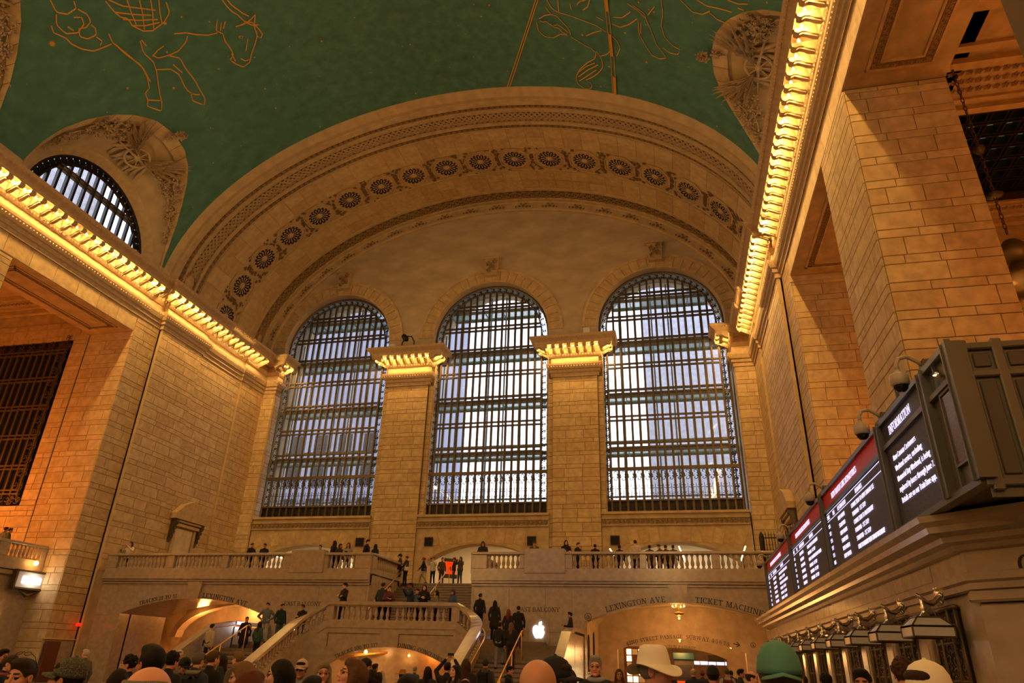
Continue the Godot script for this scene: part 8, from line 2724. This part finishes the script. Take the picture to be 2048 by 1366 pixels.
	person("man in a long black coat beside the red-haired woman on the right stairs", Vector3(-6.95, 2.10, -32.00), 1.78, 190, "stand", 1, Color("1b1a1c"), Color("17110e"), "short", Color("2a1d17"), {"coat": true})
	person("man in a black jacket and grey jeans climbing the right stairs", Vector3(-7.20, 1.31, -29.55), 1.76, 175, "climb", 1, Color("1e2020"), Color("6f7880"), "short", Color("16120f"), {})
	person("person in a dark brown coat climbing at right of the man in grey jeans", Vector3(-6.70, 1.31, -29.50), 1.76, 180, "stand", 1, Color("241e1c"), Color("2a2220"), "long", Color("6a5a44"), {})
	person("man in a black jacket looking at his phone behind the right outer parapet", Vector3(-4.75, 1.95, -32.90), 1.76, -85, "phone", 1, Color("1a1c22"), Color("17110e"), "short", Color("17110e"), {"phone": "phone held by the man behind the right outer parapet"})
	person("man in a beige jacket with a black sling bag climbing the left stairs", Vector3(-20.20, 0.98, -29.00), 1.78, 170, "climb", 1, Color("a59a86"), Color("1c1a1c"), "short", Color("14110f"), {"bag": Color("17161a")})
	person("woman in a long black coat standing on the left stairs", Vector3(-19.55, 1.50, -30.60), 1.66, 30, "stand", 1, Color("1b1a1c"), Color("17110e"), "tail", Color("17110e"), {"coat": true})
	person("man in a denim-grey jacket and pale trousers with hands on hips on the left stairs", Vector3(-19.25, 2.05, -31.70), 1.80, 15, "hips", 1, Color("5c656c"), Color("9c968a"), "short", Color("17110e"), {})
	person("man in a dark green jacket and jeans on the left stairs", Vector3(-18.60, 2.05, -31.90), 1.78, 60, "stand", 1, Color("20302f"), Color("34435c"), "short", Color("2a1d17"), {})
	person("man in black wearing sunglasses leaning at the wall above the left stairs", Vector3(-18.20, 2.10, -33.20), 1.78, 0, "cross", 1, Color("17171a"), Color("17110e"), "short", Color("17110e"), {"glasses": Color("050505")})
	person("person in a green jacket seen from behind low on the left stairs", Vector3(-18.10, 1.31, -29.40), 1.60, 170, "stand", 1, Color("2f4a3c"), Color("17110e"), "long", Color("2a1d18"), {})

func _ready() -> void:
	# camera, sky, exposure
	var cam := Camera3D.new()
	cam.name = "camera"
	cam.fov = 53.28
	cam.near = 0.1
	cam.far = 600.0
	cam.position = Vector3(0, 1.65, 0)
	cam.rotation_degrees = Vector3(25.09, 13.41, 1.745)
	add_child(cam)
	cam.current = true
	var sky := ProceduralSkyMaterial.new()
	sky.sky_top_color = Color(0.86, 0.91, 1.0)
	sky.sky_horizon_color = Color(0.93, 0.96, 1.0)
	sky.ground_bottom_color = Color(0.5, 0.5, 0.5)
	sky.ground_horizon_color = Color(0.85, 0.88, 0.92)
	sky.sky_energy_multiplier = 1.0
	var env := Environment.new()
	env.background_mode = Environment.BG_SKY
	env.sky = Sky.new()
	env.sky.sky_material = sky
	env.background_energy_multiplier = 4.0
	env.ambient_light_source = Environment.AMBIENT_SOURCE_DISABLED
	env.tonemap_mode = Environment.TONE_MAPPER_LINEAR
	env.tonemap_exposure = 1.0
	env.sdfgi_enabled = true
	env.ssao_enabled = true
	env.ssil_enabled = true
	var we := WorldEnvironment.new()
	we.name = "environment"
	we.environment = env
	add_child(we)
	big_lights()
	materials()
	mat("camo", Color(0.5, 0.5, 0.42), 0.9, {"tex": noise_tex(31, 0.05, 0.05, 1.0, 2), "scale": 3.0})
	small_meshes()
	make_baluster()
	shell()
	side_wall(1.0, XL, "wall_left", "left")
	side_wall(-1.0, XR, "wall_right", "right")
	end_wall()
	for i in 3: window_big(i)
	vault()
	broad_arch()
	var k := 0
	for z in LZ:
		for sg in [-1.0, 1.0]:
			lunette(sg, z, k)
			if z < -10: lunette_window(sg, z, 31 + k)
			k += 1
	galleries()
	balcony()
	stairs()
	passages()
	counter()
	board()
	left_details()
	crowd()
	finish_masonry()

func big_lights() -> void: # the lamps of the near part of the hall and the upward floods hidden behind the cornices
	for sg in [-1.0, 1.0]:
		for k in 3:
			var a := AreaLight3D.new()
			a.name = "cornice_flood"
			a.area_size = Vector2(8, 0.6)
			a.light_energy = 16.0
			a.light_color = Color(1.0, 0.82, 0.56)
			a.shadow_enabled = true
			a.position = Vector3(CX + sg * 18.2, 23.6, [-27.0, -12.0, 4.0][k])
			var to := Vector3(CX - sg * 2.0, 36.0, a.position.z - 6.0)
			add_child(a, true)
			a.look_at_from_position(a.position, to, Vector3.UP)
	for k in 4: # chandeliers over the near floor, behind the viewer
		lamp(Vector3([-24.0, -1.0, -24.0, -1.0][k], 12.0, [4.0, 6.0, 20.0, 22.0][k]), 40.0, Color(1.0, 0.77, 0.45), 0.8)
	var w := AreaLight3D.new() # daylight of the opposite end windows
	w.name = "far_window_light"
	w.area_size = Vector2(30, 16)
	w.light_energy = 90.0
	w.light_color = Color(0.85, 0.92, 1.0)
	w.shadow_enabled = true
	w.position = Vector3(CX, 20, 37.5)
	add_child(w, true)
